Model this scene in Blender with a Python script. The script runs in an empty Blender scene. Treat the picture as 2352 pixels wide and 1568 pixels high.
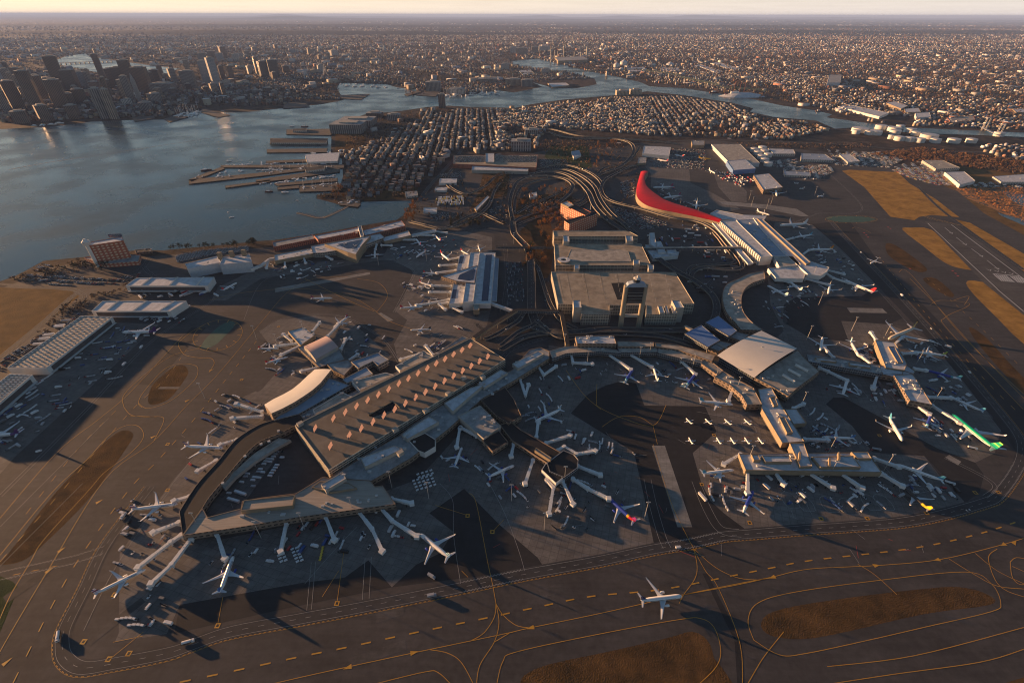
import bpy, math, random
import numpy as np
from math import sin, cos, pi, radians as R
S = bpy.context.scene
# ------------------------------------------------------------------ camera
# Aerial photograph from 440 m, ultra wide lens.  P(x, y, z) turns a point of the survey sheet
# (2352 x 1568 units, same framing as the camera) into a place in metres on the plane z.
SW, SH, SF, CAMH = 2352., 1568., 1105., 440.
PITCH = math.atan((SH / 2 - 34.5) / SF); ROLL = math.atan(6 / 2352)
cam = bpy.data.cameras.new('camera'); camo = bpy.data.objects.new('camera', cam); S.collection.objects.link(camo)
cam.sensor_width = 36; cam.lens = SF * 36 / SW; cam.clip_start = 1; cam.clip_end = 400000
camo.location = (0, 0, CAMH)
from mathutils import Matrix, Vector
camo.rotation_euler = (Matrix.Rotation(pi / 2 - PITCH, 3, 'X') @ Matrix.Rotation(ROLL, 3, 'Z')).to_euler()
S.camera = camo
# ------------------------------------------------------------------ light
SUN_EL, SUN_AZ = R(5.6), R(-68)          # azimuth from the view direction, left is negative
W = bpy.data.worlds.new("World"); S.world = W; W.use_nodes = True
nt = W.node_tree; bg = nt.nodes['Background']
sky = nt.nodes.new('ShaderNodeTexSky'); sky.sky_type = 'NISHITA'; sky.sun_disc = False
sky.sun_elevation = SUN_EL; sky.sun_rotation = SUN_AZ; sky.altitude = 400; sky.air_density = 1.0; sky.dust_density = 0.6; sky.ozone_density = 2.3
# the sky near the horizon is peach from dust far beyond the haze box, paler towards the right
_t = nt.nodes.new('ShaderNodeTexCoord'); _s = nt.nodes.new('ShaderNodeSeparateXYZ'); nt.links.new(_t.outputs['Generated'], _s.inputs[0])
_e = nt.nodes.new('ShaderNodeMapRange'); _e.inputs[1].default_value = 0.0; _e.inputs[2].default_value = 0.15; _e.inputs[3].default_value = 0.85; _e.inputs[4].default_value = 0.0; nt.links.new(_s.outputs[2], _e.inputs[0])
_x = nt.nodes.new('ShaderNodeMapRange'); _x.inputs[1].default_value = -.8; _x.inputs[2].default_value = .8; nt.links.new(_s.outputs[0], _x.inputs[0])
_r = nt.nodes.new('ShaderNodeValToRGB'); _r.color_ramp.elements[0].color = (9.5, 7.6, 5.7, 1); _r.color_ramp.elements[1].color = (7.2, 6.5, 6.2, 1); nt.links.new(_x.outputs[0], _r.inputs[0])
_c = nt.nodes.new('ShaderNodeTexNoise'); _cm = nt.nodes.new('ShaderNodeMapping'); _cm.inputs['Scale'].default_value = (2.5, 2.5, 60); nt.links.new(_t.outputs['Generated'], _cm.inputs[0]); nt.links.new(_cm.outputs[0], _c.inputs['Vector'])
_k = nt.nodes.new('ShaderNodeMapRange'); _k.inputs[1].default_value = .4; _k.inputs[2].default_value = .7; _k.inputs[3].default_value = 1.0; _k.inputs[4].default_value = .95; nt.links.new(_c.outputs[0], _k.inputs[0])
_v = nt.nodes.new('ShaderNodeVectorMath'); _v.operation = 'SCALE'; nt.links.new(_r.outputs[0], _v.inputs[0]); nt.links.new(_k.outputs[0], _v.inputs[3])
_m = nt.nodes.new('ShaderNodeMix'); _m.data_type = 'RGBA'; nt.links.new(_e.outputs[0], _m.inputs[0]); nt.links.new(sky.outputs[0], _m.inputs[6]); nt.links.new(_v.outputs[0], _m.inputs[7])
nt.links.new(_m.outputs[2], bg.inputs[0]); bg.inputs[1].default_value = 0.05
sl = bpy.data.lights.new('sun', 'SUN'); sl.energy = 5.0; sl.angle = R(0.5); sl.color = (1.0, 0.54, 0.25)
slo = bpy.data.objects.new('sun', sl); S.collection.objects.link(slo)
sd = Vector((sin(SUN_AZ) * cos(SUN_EL), cos(SUN_AZ) * cos(SUN_EL), sin(SUN_EL)))
slo.rotation_euler = sd.to_track_quat('Z', 'Y').to_euler(); slo.location = (-3000, 1500, 900)
S.view_settings.view_transform = 'Standard'; S.view_settings.look = 'None'
S.view_settings.exposure = 1.55; S.view_settings.gamma = 1
try:
    S.cycles.max_bounces = 3; S.cycles.diffuse_bounces = 2; S.cycles.glossy_bounces = 2; S.cycles.volume_bounces = 0
    S.cycles.transparent_max_bounces = 4; S.cycles.use_denoising = True; S.cycles.filter_width = 1.1
    S.cycles.caustics_reflective = False; S.cycles.caustics_refractive = False
except Exception: pass
# ------------------------------------------------------------------ survey helpers
_f = np.array([0, cos(PITCH), -sin(PITCH)]); _u = np.array([0, sin(PITCH), cos(PITCH)])
def P(x, y, z=0.0):
    a = x - SW / 2; b = y - SH / 2; c, s = cos(ROLL), sin(ROLL)
    a, b = a * c + b * s, -a * s + b * c
    d = (a, -b * _u[1] + SF * _f[1], -b * _u[2] + SF * _f[2])
    t = (z - CAMH) / d[2]
    return (d[0] * t, d[1] * t, z)
def PX(X, Y, Z=0):                        # world -> sheet (used for sorting and sizes only)
    d1 = Y * _f[1] + (Z - CAMH) * _f[2]; d2 = Y * _u[1] + (Z - CAMH) * _u[2]
    u, v = X / d1 * SF, -d2 / d1 * SF; c, s = cos(ROLL), sin(ROLL)
    return u * c - v * s + SW / 2, u * s + v * c + SH / 2
def hgt(x, yb, yt):                       # height of something standing at (x, yb) whose top shows at yt
    X, Y, _ = P(x, yb); lo, hi = 0, 430
    for _ in range(40):
        m = (lo + hi) / 2
        if PX(X, Y, m)[1] > yt: lo = m
        else: hi = m
    return lo
# ------------------------------------------------------------------ materials
MATS = {}
def _new(name):
    m = bpy.data.materials.new(name); m.use_nodes = True; MATS[name] = m
    return m, m.node_tree.nodes, m.node_tree.links, m.node_tree.nodes['Principled BSDF']
def mat(name, col, rough=0.8, var=0.15, scale=0.1, metal=0.0, spec=0.3, emit=None, detail=5.0, stretch=None):
    if name in MATS: return MATS[name]
    m, N, L, b = _new(name)
    b.inputs['Roughness'].default_value = rough; b.inputs['Metallic'].default_value = metal
    b.inputs['Specular IOR Level'].default_value = spec
    c = (*col, 1)
    if var > 0:
        tc = N.new('ShaderNodeTexCoord'); no = N.new('ShaderNodeTexNoise'); no.inputs['Scale'].default_value = scale; no.inputs['Detail'].default_value = detail
        no.inputs['Roughness'].default_value = 0.65
        if stretch:
            mp = N.new('ShaderNodeMapping'); mp.inputs['Scale'].default_value = stretch[:3]; mp.inputs['Rotation'].default_value = (0, 0, stretch[3])
            L.new(tc.outputs['Object'], mp.inputs[0]); L.new(mp.outputs[0], no.inputs['Vector'])
        else: L.new(tc.outputs['Object'], no.inputs['Vector'])
        r = N.new('ShaderNodeValToRGB'); r.color_ramp.elements[0].position = 0.3; r.color_ramp.elements[1].position = 0.7
        r.color_ramp.elements[0].color = (*[max(0, v * (1 - var)) for v in col], 1); r.color_ramp.elements[1].color = (*[min(1, v * (1 + var)) for v in col], 1)
        L.new(no.outputs[0], r.inputs[0]); L.new(r.outputs[0], b.inputs['Base Color'])
    else: b.inputs['Base Color'].default_value = c
    if emit: b.inputs['Emission Color'].default_value = (*emit[:3], 1); b.inputs['Emission Strength'].default_value = emit[3]
    return m
def math_node(N, L, op, a, b=None, c=None):
    n = N.new('ShaderNodeMath'); n.operation = op
    for i, v in enumerate((a, b, c)):
        if v is None: continue
        if isinstance(v, (int, float)): n.inputs[i].default_value = v
        else: L.new(v, n.inputs[i])
    return n.outputs[0]
def wallmat(name, wall, glass=(0.03, 0.035, 0.045), pu=3.5, pv=3.5, fu=0.55, fv=0.5, rough=0.7, grough=0.25, lit=0.0, var=0.12):
    """facade with rows of windows; UVs are metres along the wall and metres up"""
    if name in MATS: return MATS[name]
    m, N, L, b = _new(name)
    uv = N.new('ShaderNodeUVMap'); uv.uv_map = 'UV'; sp = N.new('ShaderNodeSeparateXYZ'); L.new(uv.outputs[0], sp.inputs[0])
    mk = []
    for o, p, f in ((sp.outputs[0], pu, fu), (sp.outputs[1], pv, fv)):
        q = math_node(N, L, 'FRACT', math_node(N, L, 'DIVIDE', o, p))
        mk.append(math_node(N, L, 'LESS_THAN', math_node(N, L, 'ABSOLUTE', math_node(N, L, 'SUBTRACT', q, 0.5)), f / 2))
    k = math_node(N, L, 'MULTIPLY', mk[0], mk[1])
    no = N.new('ShaderNodeTexNoise'); no.inputs['Scale'].default_value = 0.12; tc = N.new('ShaderNodeTexCoord'); L.new(tc.outputs['Object'], no.inputs[0])
    r = N.new('ShaderNodeValToRGB'); r.color_ramp.elements[0].position = .35; r.color_ramp.elements[1].position = .65
    r.color_ramp.elements[0].color = (*[v * (1 - var) for v in wall], 1); r.color_ramp.elements[1].color = (*[v * (1 + var) for v in wall], 1)
    L.new(no.outputs[0], r.inputs[0])
    mx = N.new('ShaderNodeMix'); mx.data_type = 'RGBA'; L.new(k, mx.inputs[0]); L.new(r.outputs[0], mx.inputs[6]); mx.inputs[7].default_value = (*glass, 1)
    L.new(mx.outputs[2], b.inputs['Base Color'])
    L.new(math_node(N, L, 'MULTIPLY_ADD', k, grough - rough, rough), b.inputs['Roughness'])
    return m
# ------------------------------------------------------------------ mesh helpers
COL = S.collection
def obj(name, verts, faces, m, parent=None, smooth=False, uvs=None, mi=None):
    me = bpy.data.meshes.new(name); me.from_pydata([tuple(v) for v in verts], [], faces)
    for x in (m if isinstance(m, (list, tuple)) else [m]): me.materials.append(x)
    if uvs is not None:
        l = me.uv_layers.new(name='UV'); l.data.foreach_set('uv', [c for f in uvs for q in f for c in q])
    if mi is not None: me.polygons.foreach_set('material_index', mi)
    if smooth: me.polygons.foreach_set('use_smooth', [True] * len(me.polygons))
    me.update()
    o = bpy.data.objects.new(name, me); COL.objects.link(o); o.parent = parent
    return o
def tag(o, label=None, cat=None, group=None, kind=None):
    if label: o['label'] = label
    if cat: o['category'] = cat
    if group: o['group'] = group
    if kind: o['kind'] = kind
    return o
def thing(name, label, cat, loc=(0, 0, 0), rz=0, group=None):
    o = bpy.data.objects.new(name, None); COL.objects.link(o); o.location = loc; o.rotation_euler = (0, 0, rz); o.empty_display_size = 1
    return tag(o, label, cat, group)
KIDS = {}
def dup(root, loc, rz, label=None, group=None, parts=True):
    r = root.copy(); COL.objects.link(r); r.location = loc; r.rotation_euler = (0, 0, rz)
    if label: r['label'] = label
    if group: r['group'] = group
    if parts:
        if root.name not in KIDS: KIDS[root.name] = [(c, list(c.children)) for c in root.children]
        for c0, gs in KIDS[root.name]:
            c = c0.copy(); COL.objects.link(c); c.parent = r
            for g0 in gs:
                g = g0.copy(); COL.objects.link(g); g.parent = c
    return r
class MB:
    """collects shapes, then build() links them as one mesh object"""
    def __init__(s): s.v = []; s.f = []; s.uv = []; s.m = []
    def add(s, vs, fs, uvs=None, mi=0):
        n = len(s.v); s.v += [tuple(v) for v in vs]
        for i, f in enumerate(fs):
            s.f.append([k + n for k in f]); s.uv.append(uvs[i] if uvs else [(0, 0)] * len(f)); s.m.append(mi)
        return s
    def box(s, c, d, rz=0, mi=0, bottom=True):
        hx, hy, hz = d[0] / 2, d[1] / 2, d[2] / 2; ca, sa = cos(rz), sin(rz)
        vs = [(c[0] + x * ca - y * sa, c[1] + x * sa + y * ca, c[2] + z) for z in (-hz, hz) for x, y in ((-hx, -hy), (hx, -hy), (hx, hy), (-hx, hy))]
        fs = [(4, 5, 6, 7), (0, 1, 5, 4), (1, 2, 6, 5), (2, 3, 7, 6), (3, 0, 4, 7)] + ([(3, 2, 1, 0)] if bottom else [])
        w, dd, h = d
        uv = [[(0, 0)] * 4] + [[(0, 0), (a, 0), (a, h), (0, h)] for a in (w, dd, w, dd)] + ([[(0, 0)] * 4] if bottom else [])
        return s.add(vs, fs, uv, mi)
    def prism(s, poly, z0, z1, mi=0, side=None, cap=True, bottom=False):
        poly = ccw(poly); n = len(poly); side = mi if side is None else side
        vs = [(p[0], p[1], z0) for p in poly] + [(p[0], p[1], z1) for p in poly]
        fs = []; uv = []; u = 0
        for i in range(n):
            j = (i + 1) % n; l = math.hypot(poly[j][0] - poly[i][0], poly[j][1] - poly[i][1])
            fs.append((i, j, n + j, n + i)); uv.append([(u, 0), (u + l, 0), (u + l, z1 - z0), (u, z1 - z0)]); u += l
        s.add(vs, fs, uv, side)
        if cap: s.add([(p[0], p[1], z1) for p in poly], [list(range(n))], None, mi)
        if bottom: s.add([(p[0], p[1], z0) for p in poly], [list(range(n))[::-1]], None, mi)
        return s
    def cyl(s, p0, p1, r0, r1=None, n=8, cap=True, mi=0):
        r1 = r0 if r1 is None else r1
        a = Vector(p0); b = Vector(p1); d = (b - a).normalized(); t = Vector((0, 0, 1)) if abs(d.z) < .9 else Vector((1, 0, 0))
        x = d.cross(t).normalized(); y = d.cross(x)
        vs = [a + (x * cos(2 * pi * i / n) + y * sin(2 * pi * i / n)) * r0 for i in range(n)] + [b + (x * cos(2 * pi * i / n) + y * sin(2 * pi * i / n)) * r1 for i in range(n)]
        fs = [(i, n + i, n + (i + 1) % n, (i + 1) % n) for i in range(n)]
        if cap: fs += [list(range(n)), list(range(n, 2 * n))[::-1]]
        return s.add(vs, fs, None, mi)
    def loft(s, rings, cap=True, mi=0, close=True):
        n = len(rings[0]); vs = [p for r in rings for p in r]; fs = []
        for k in range(len(rings) - 1):
            for i in range(n if close else n - 1):
                j = (i + 1) % n; fs.append((k * n + i, k * n + j, (k + 1) * n + j, (k + 1) * n + i))
        if cap: fs += [list(range(n))[::-1], [(len(rings) - 1) * n + i for i in range(n)]]
        return s.add(vs, fs, None, mi)
    def build(s, name, m, parent=None, smooth=False, uv=True):
        return obj(name, s.v, s.f, m, parent, smooth, s.uv if uv else None, s.m)
def ccw(p):
    a = sum(p[i][0] * p[(i + 1) % len(p)][1] - p[(i + 1) % len(p)][0] * p[i][1] for i in range(len(p)))
    return list(p) if a > 0 else list(p)[::-1]
def WP(pts, z=0): return [P(x, y, z)[:2] for x, y in pts]
def smooth_line(pts, n=8, closed=False):
    p = [np.array(q[:2], float) for q in pts]; out = []
    m = len(p)
    for i in range(m if closed else m - 1):
        if closed: a, b, c, d = p[i - 1], p[i], p[(i + 1) % m], p[(i + 2) % m]
        else: a, b, c, d = p[max(i - 1, 0)], p[i], p[i + 1], p[min(i + 2, m - 1)]
        # centripetal-ish: plain Catmull-Rom
        for k in range(n):
            t = k / n; out.append(.5 * (2 * b + (c - a) * t + (2 * a - 5 * b + 4 * c - d) * t * t + (3 * b - a - 3 * c + d) * t ** 3))
    if not closed: out.append(p[-1])
    return [tuple(q) for q in out]
def resample(pts, step):
    out = [tuple(pts[0])]; acc = 0
    for a, b in zip(pts, pts[1:]):
        l = math.hypot(b[0] - a[0], b[1] - a[1])
        while acc + l >= step and l > 1e-9:
            t = (step - acc) / l; a = (a[0] + (b[0] - a[0]) * t, a[1] + (b[1] - a[1]) * t); out.append(a); l = math.hypot(b[0] - a[0], b[1] - a[1]); acc = 0
        acc += l
    return out
def normals(pts):
    out = []
    for i in range(len(pts)):
        a = pts[max(i - 1, 0)]; b = pts[min(i + 1, len(pts) - 1)]; dx, dy = b[0] - a[0], b[1] - a[1]; l = math.hypot(dx, dy) or 1
        out.append((-dy / l, dx / l))
    return out
def ribbon(mb, pts, w, z, mi=0, off=0):
    nn = normals(pts); vs = []
    for p, n in zip(pts, nn): vs += [(p[0] + n[0] * (off + w / 2), p[1] + n[1] * (off + w / 2), z), (p[0] + n[0] * (off - w / 2), p[1] + n[1] * (off - w / 2), z)]
    return mb.add(vs, [(2 * i + 1, 2 * i + 3, 2 * i + 2, 2 * i) for i in range(len(pts) - 1)], None, mi)
def dashes(mb, pts, w, z, on, gap, off=0):
    r = resample(pts, 1.0); nn = normals(r); per = on + gap; i = 0
    while i + on < len(r):
        seg = [(r[k][0] + nn[k][0] * off, r[k][1] + nn[k][1] * off) for k in (i, i + int(on / 2), i + int(on))]
        ribbon(mb, seg, w, z); i += int(per)
def inpoly(x, y, poly):
    x = np.asarray(x); y = np.asarray(y); c = np.zeros(x.shape, bool); n = len(poly)
    for i in range(n):
        x1, y1 = poly[i][:2]; x2, y2 = poly[(i + 1) % n][:2]
        if y1 == y2: continue
        k = ((y1 > y) != (y2 > y)) & (x < (x2 - x1) * (y - y1) / (y2 - y1) + x1); c ^= k
    return c
# ------------------------------------------------------------------ the setting
def tri_sheet(name, polyw, z, m, holes=None):
    """one flat sheet from an outline that may be concave"""
    from mathutils.geometry import tessellate_polygon
    poly = ccw(polyw); vs = [Vector((p[0], p[1], z)) for p in poly]
    t = tessellate_polygon([vs]); fs = []
    for a, b, c in t:
        n = (vs[b] - vs[a]).cross(vs[c] - vs[a]).z; fs.append((a, b, c) if n > 0 else (a, c, b))
    return obj(name, vs, fs, m)
def ground_mat():
    m, N, L, b = _new('land'); b.inputs['Roughness'].default_value = 0.95; b.inputs['Specular IOR Level'].default_value = 0.1
    tc = N.new('ShaderNodeTexCoord')
    def noise(sc, det=6, rough=.6):
        n = N.new('ShaderNodeTexNoise'); n.inputs['Scale'].default_value = sc; n.inputs['Detail'].default_value = det; n.inputs['Roughness'].default_value = rough
        L.new(tc.outputs['Object'], n.inputs['Vector']); return n.outputs[0]
    def ramp(f, els):
        r = N.new('ShaderNodeValToRGB'); L.new(f, r.inputs[0]); e = r.color_ramp.elements
        while len(e) < len(els): e.new(0.5)
        for k, (p, c) in enumerate(els): e[k].position = p; e[k].color = (*c, 1)
        return r.outputs[0]
    a = ramp(noise(0.0011, 8), [(.38, (.05, .042, .036)), (.5, (.085, .06, .045)), (.62, (.06, .056, .05))])
    c = ramp(noise(0.018, 4, .7), [(.42, (.35, .35, .38)), (.6, (1, 1, 1)), (.72, (1.7, 1.6, 1.5))])
    mx = N.new('ShaderNodeMix'); mx.data_type = 'RGBA'; mx.blend_type = 'MULTIPLY'; mx.inputs[0].default_value = 1; L.new(a, mx.inputs[6]); L.new(c, mx.inputs[7])
    # scattered pale roofs and lots, seen as specks of the far suburbs
    vo = N.new('ShaderNodeTexVoronoi'); vo.inputs['Scale'].default_value = 1 / 55; L.new(tc.outputs['Object'], vo.inputs['Vector'])
    sp = N.new('ShaderNodeSeparateColor'); L.new(vo.outputs['Color'], sp.inputs[0])
    dens = ramp(noise(0.0006, 5), [(.45, (.02, .02, .02)), (.65, (.16, .16, .16))])
    dm = N.new('ShaderNodeSeparateColor'); L.new(dens, dm.inputs[0])
    k = math_node(N, L, 'MULTIPLY', math_node(N, L, 'LESS_THAN', sp.outputs[0], dm.outputs[0]), math_node(N, L, 'LESS_THAN', vo.outputs['Distance'], 0.22))
    m2 = N.new('ShaderNodeMix'); m2.data_type = 'RGBA'; L.new(k, m2.inputs[0]); L.new(mx.outputs[2], m2.inputs[6]); m2.inputs[7].default_value = (.42, .4, .38, 1)
    L.new(m2.outputs[2], b.inputs['Base Color'])
    return m
LAND = ground_mat()
GX = [-140000, -60000, -20000, -6000, 0, 6000, 20000, 60000, 140000]; GY = [-3000, 0, 3000, 8000, 20000, 60000, 150000]
gv = [(x, y, 0) for y in GY for x in GX]; gf = [(j * 9 + i, j * 9 + i + 1, j * 9 + i + 10, j * 9 + i + 9) for j in range(6) for i in range(8)]
tag(obj('ground', gv, gf, LAND), kind='structure')
# water
def water_mat(name, col, bump):
    m, N, L, b = _new(name); b.inputs['Base Color'].default_value = (*col, 1); b.inputs['Roughness'].default_value = 0.12; b.inputs['IOR'].default_value = 1.33
    b.inputs['Specular IOR Level'].default_value = 0.5
    tc = N.new('ShaderNodeTexCoord'); n1 = N.new('ShaderNodeTexNoise'); n1.inputs['Scale'].default_value = 0.09; n1.inputs['Detail'].default_value = 4
    mp = N.new('ShaderNodeMapping'); mp.inputs['Scale'].default_value = (1, 2.6, 1); mp.inputs['Rotation'].default_value = (0, 0, .5)
    L.new(tc.outputs['Object'], mp.inputs[0]); L.new(mp.outputs[0], n1.inputs['Vector'])
    n2 = N.new('ShaderNodeTexNoise'); n2.inputs['Scale'].default_value = 0.006; n2.inputs['Detail'].default_value = 5; L.new(tc.outputs['Object'], n2.inputs['Vector'])
    bm = N.new('ShaderNodeBump'); bm.inputs['Strength'].default_value = 1.0; bm.inputs['Distance'].default_value = bump
    L.new(n1.outputs[0], bm.inputs['Height']); L.new(bm.outputs[0], b.inputs['Normal'])
    r = N.new('ShaderNodeMapRange'); r.inputs[1].default_value = .35; r.inputs[2].default_value = .65; r.inputs[3].default_value = .16; r.inputs[4].default_value = .36
    L.new(n2.outputs[0], r.inputs[0]); L.new(r.outputs[0], b.inputs['Roughness'])
    return m
WATER = water_mat('harbour water', (.028, .055, .064), 0.3)
HARBOUR = [(-500, 700), (-200, 668), (0, 646), (30, 636), (62, 620), (100, 599), (195, 590), (310, 575), (375, 575), (525, 561), (588, 554), (625, 552), (723, 538), (821, 520), (911, 505),
  (926, 495), (946, 465), (946, 461), (831, 464), (823, 475), (778, 470), (761, 465), (727, 456), (728, 450), (761, 443), (780, 430), (788, 405), (785, 365), (760, 350), (762, 300), (781, 286), (801, 276), (838, 263), (922, 255),
  (983, 246), (1030, 243), (1083, 246), (1184, 248), (1218, 240), (1295, 229), (1413, 219), (1487, 210), (1571, 219), (1616, 226), (1680, 236), (1730, 249), (1723, 257), (1777, 269), (1874, 277), (1918, 296), (1965, 293),
  (2032, 300), (2116, 307), (2234, 310), (2400, 317), (2400, 307), (2234, 300), (2086, 293), (1992, 283), (1898, 270), (1911, 263), (1878, 255), (1797, 243), (1733, 229), (1666, 218), (1571, 203), (1493, 199),
  (1470, 189), (1419, 177), (1332, 159), (1278, 145), (1235, 135), (1174, 141), (1181, 151), (1245, 160), (1330, 172), (1366, 181), (1371, 194), (1325, 203), (1275, 203), (1222, 189), (1246, 200), (1180, 213), (1144, 208), (1063, 222),
  (1016, 218), (956, 220), (929, 217), (969, 206), (915, 202), (888, 194), (781, 191), (773, 202), (790, 230), (739, 240), (658, 248), (554, 259), (464, 259), (447, 256), (376, 275), (302, 276), (208, 280), (134, 290), (0, 297), (-700, 320)]
tag(tri_sheet('harbour_water', WP(HARBOUR), 0.05, WATER), kind='structure')
CHARLES = [(131, 138), (150, 130), (195, 123), (206, 130), (262, 139), (340, 150), (413, 158), (376, 171), (320, 165), (235, 169), (180, 158), (134, 149)]
tag(tri_sheet('river_water', WP(CHARLES), 0.3, WATER), kind='structure')
for pl in ([(742, 81), (760, 80), (786, 82), (778, 84), (748, 84)], [(1283, 118), (1310, 115), (1338, 118), (1336, 121), (1290, 121)]):
    tag(tri_sheet('lake_water', WP(pl), 0.3, WATER), kind='structure')
# far hills, real low ridges tens of kilometres off
def hills(name, y0, depth, x0, x1, peaks, base, seed, col):
    rnd = random.Random(seed); nx, ny = 160, 8; vs = []
    ph = [rnd.uniform(0, 6.28) for _ in range(6)]
    for j in range(ny + 1):
        e = sin(pi * j / ny) ** .8
        for i in range(nx + 1):
            t = i / nx; X = x0 + (x1 - x0) * t
            h = base * (0.7 + .12 * sin(t * 23 + ph[0]) + .1 * sin(t * 51 + ph[1] + j * .3) + .06 * sin(t * 111 + ph[2]))
            for px, ph_, pw in peaks: h += ph_ * math.exp(-((X - px) / pw) ** 2)
            vs.append((X, y0 + depth * j / ny, h * e - 3))
    fs = [(j * (nx + 1) + i, j * (nx + 1) + i + 1, (j + 1) * (nx + 1) + i + 1, (j + 1) * (nx + 1) + i) for j in range(ny) for i in range(nx)]
    tag(obj(name, vs, fs, mat('wooded hill', col, .95, .35, .0012, spec=.05), smooth=True), kind='structure')
WOOD = (.05, .04, .03)
hills('hills', 60000, 9000, -75000, 75000, [(-25000, 180, 3000), (-22500, 60, 8000)], 90, 1, WOOD)
hills('hills', 100000, 12000, -120000, 120000, [(-42000, 330, 3500), (2000, 150, 2600), (6000, 260, 2200), (20000, 240, 3200), (33000, 260, 2600), (38000, 200, 5000), (60000, 100, 9000)], 190, 2, WOOD)
hills('hills', 14500, 2500, -20000, 1500, [(-9000, 40, 3500), (-4500, 30, 2500)], 50, 3, WOOD)
hills('hills', 16500, 2500, 2000, 24000, [(9000, 35, 3500), (15000, 30, 2500)], 50, 4, WOOD)
hills('hills', 24000, 4000, -32000, 32000, [(-12000, 40, 5000), (12000, 30, 5000)], 60, 6, WOOD)
# haze
hm = bpy.data.materials.new('haze'); hm.use_nodes = True; hn = hm.node_tree; hn.nodes.clear()
vo = hn.nodes.new('ShaderNodeVolumePrincipled'); ou = hn.nodes.new('ShaderNodeOutputMaterial'); hn.links.new(vo.outputs[0], ou.inputs['Volume'])
vo.inputs['Color'].default_value = (.36, .54, 1.0, 1); vo.inputs['Density'].default_value = 2.0e-5; vo.inputs['Anisotropy'].default_value = 0.0
HZ = MB(); HZ.box((0, 73000, 260 - 6), (330000, 160000, 528)); hz = HZ.build('haze', hm, uv=False); tag(hz, kind='stuff')
# ------------------------------------------------------------------ airfield surfaces
def pave_mat(name, col, joint=0.0, size=7.5, rot=0.3, var=.22, tracks=0.0):
    """pavement with stains, rubber and (for concrete) slab joints"""
    m, N, L, b = _new(name); b.inputs['Roughness'].default_value = .85; b.inputs['Specular IOR Level'].default_value = .25
    tc = N.new('ShaderNodeTexCoord')
    def noise(sc, det=6, v=None, rough=.65):
        n = N.new('ShaderNodeTexNoise'); n.inputs['Scale'].default_value = sc; n.inputs['Detail'].default_value = det; n.inputs['Roughness'].default_value = rough
        L.new(v or tc.outputs['Object'], n.inputs['Vector']); return n.outputs[0]
    mp = N.new('ShaderNodeMapping'); mp.inputs['Rotation'].default_value = (0, 0, rot); mp.inputs['Scale'].default_value = (.25, 2.2, 1); L.new(tc.outputs['Object'], mp.inputs[0])
    def rng(f, lo, hi, a, c):
        r = N.new('ShaderNodeMapRange'); r.inputs[1].default_value = lo; r.inputs[2].default_value = hi; r.inputs[3].default_value = a; r.inputs[4].default_value = c; L.new(f, r.inputs[0]); return r.outputs[0]
    k = math_node(N, L, 'MULTIPLY', rng(noise(.012), .35, .65, 1 - var, 1 + var), rng(noise(.15, 5), .3, .7, 1 - var * .8, 1 + var * .8))
    k = math_node(N, L, 'MULTIPLY', k, rng(noise(.06, 4, mp.outputs[0]), .35, .7, 1 - var * .7, 1 + var * .6))
    if joint:
        m2 = N.new('ShaderNodeMapping'); m2.inputs['Rotation'].default_value = (0, 0, rot); L.new(tc.outputs['Object'], m2.inputs[0])
        bk = N.new('ShaderNodeTexBrick'); bk.offset = 0; bk.inputs['Scale'].default_value = 1 / size; bk.inputs['Brick Width'].default_value = 1; bk.inputs['Row Height'].default_value = 1
        bk.inputs['Mortar Size'].default_value = .035; bk.inputs['Color1'].default_value = (1, 1, 1, 1); bk.inputs['Color2'].default_value = (.86, .86, .86, 1); bk.inputs['Mortar'].default_value = (1 - joint,) * 3 + (1,)
        L.new(m2.outputs[0], bk.inputs['Vector']); sp = N.new('ShaderNodeSeparateColor'); L.new(bk.outputs[0], sp.inputs[0]); k = math_node(N, L, 'MULTIPLY', k, sp.outputs[0])
        st = rng(noise(.05, 7, None, .8), .60, .72, 1, .55); k = math_node(N, L, 'MULTIPLY', k, st)
    v = N.new('ShaderNodeVectorMath'); v.operation = 'SCALE'; v.inputs[0].default_value = col; L.new(k, v.inputs[3]); L.new(v.outputs[0], b.inputs['Base Color'])
    return m
ASPH = pave_mat('taxiway asphalt', (.060, .056, .055))
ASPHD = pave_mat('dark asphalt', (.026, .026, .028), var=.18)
ASPHR = pave_mat('road asphalt', (.045, .045, .047))
CONC = pave_mat('apron concrete', (.15, .14, .13), joint=.35)
CONCW = pave_mat('new concrete', (.24, .235, .22), joint=.2)
def grass_mat(name, c1, c2):
    m, N, L, b = _new(name); b.inputs['Roughness'].default_value = 1; b.inputs['Specular IOR Level'].default_value = .05
    tc = N.new('ShaderNodeTexCoord'); n = N.new('ShaderNodeTexNoise'); n.inputs['Scale'].default_value = .035; n.inputs['Detail'].default_value = 9; n.inputs['Roughness'].default_value = .7
    L.new(tc.outputs['Object'], n.inputs['Vector']); r = N.new('ShaderNodeValToRGB'); e = r.color_ramp.elements; e[0].position = .35; e[1].position = .65
    e[0].color = (*c1, 1); e[1].color = (*c2, 1); L.new(n.outputs[0], r.inputs[0]); L.new(r.outputs[0], b.inputs['Base Color'])
    n2 = N.new('ShaderNodeTexNoise'); n2.inputs['Scale'].default_value = .8; L.new(tc.outputs['Object'], n2.inputs['Vector'])
    bm = N.new('ShaderNodeBump'); bm.inputs['Distance'].default_value = .6; L.new(n2.outputs[0], bm.inputs['Height']); L.new(bm.outputs[0], b.inputs['Normal'])
    return m
GRASS = grass_mat('dry grass', (.22, .125, .035), (.44, .25, .065))
GRASSD = grass_mat('brown grass', (.045, .031, .016), (.13, .074, .030))
GRASSM = grass_mat('field grass', (.10, .065, .026), (.20, .12, .045))
GREENG = grass_mat('green grass', (.03, .045, .018), (.06, .075, .03))
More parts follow.
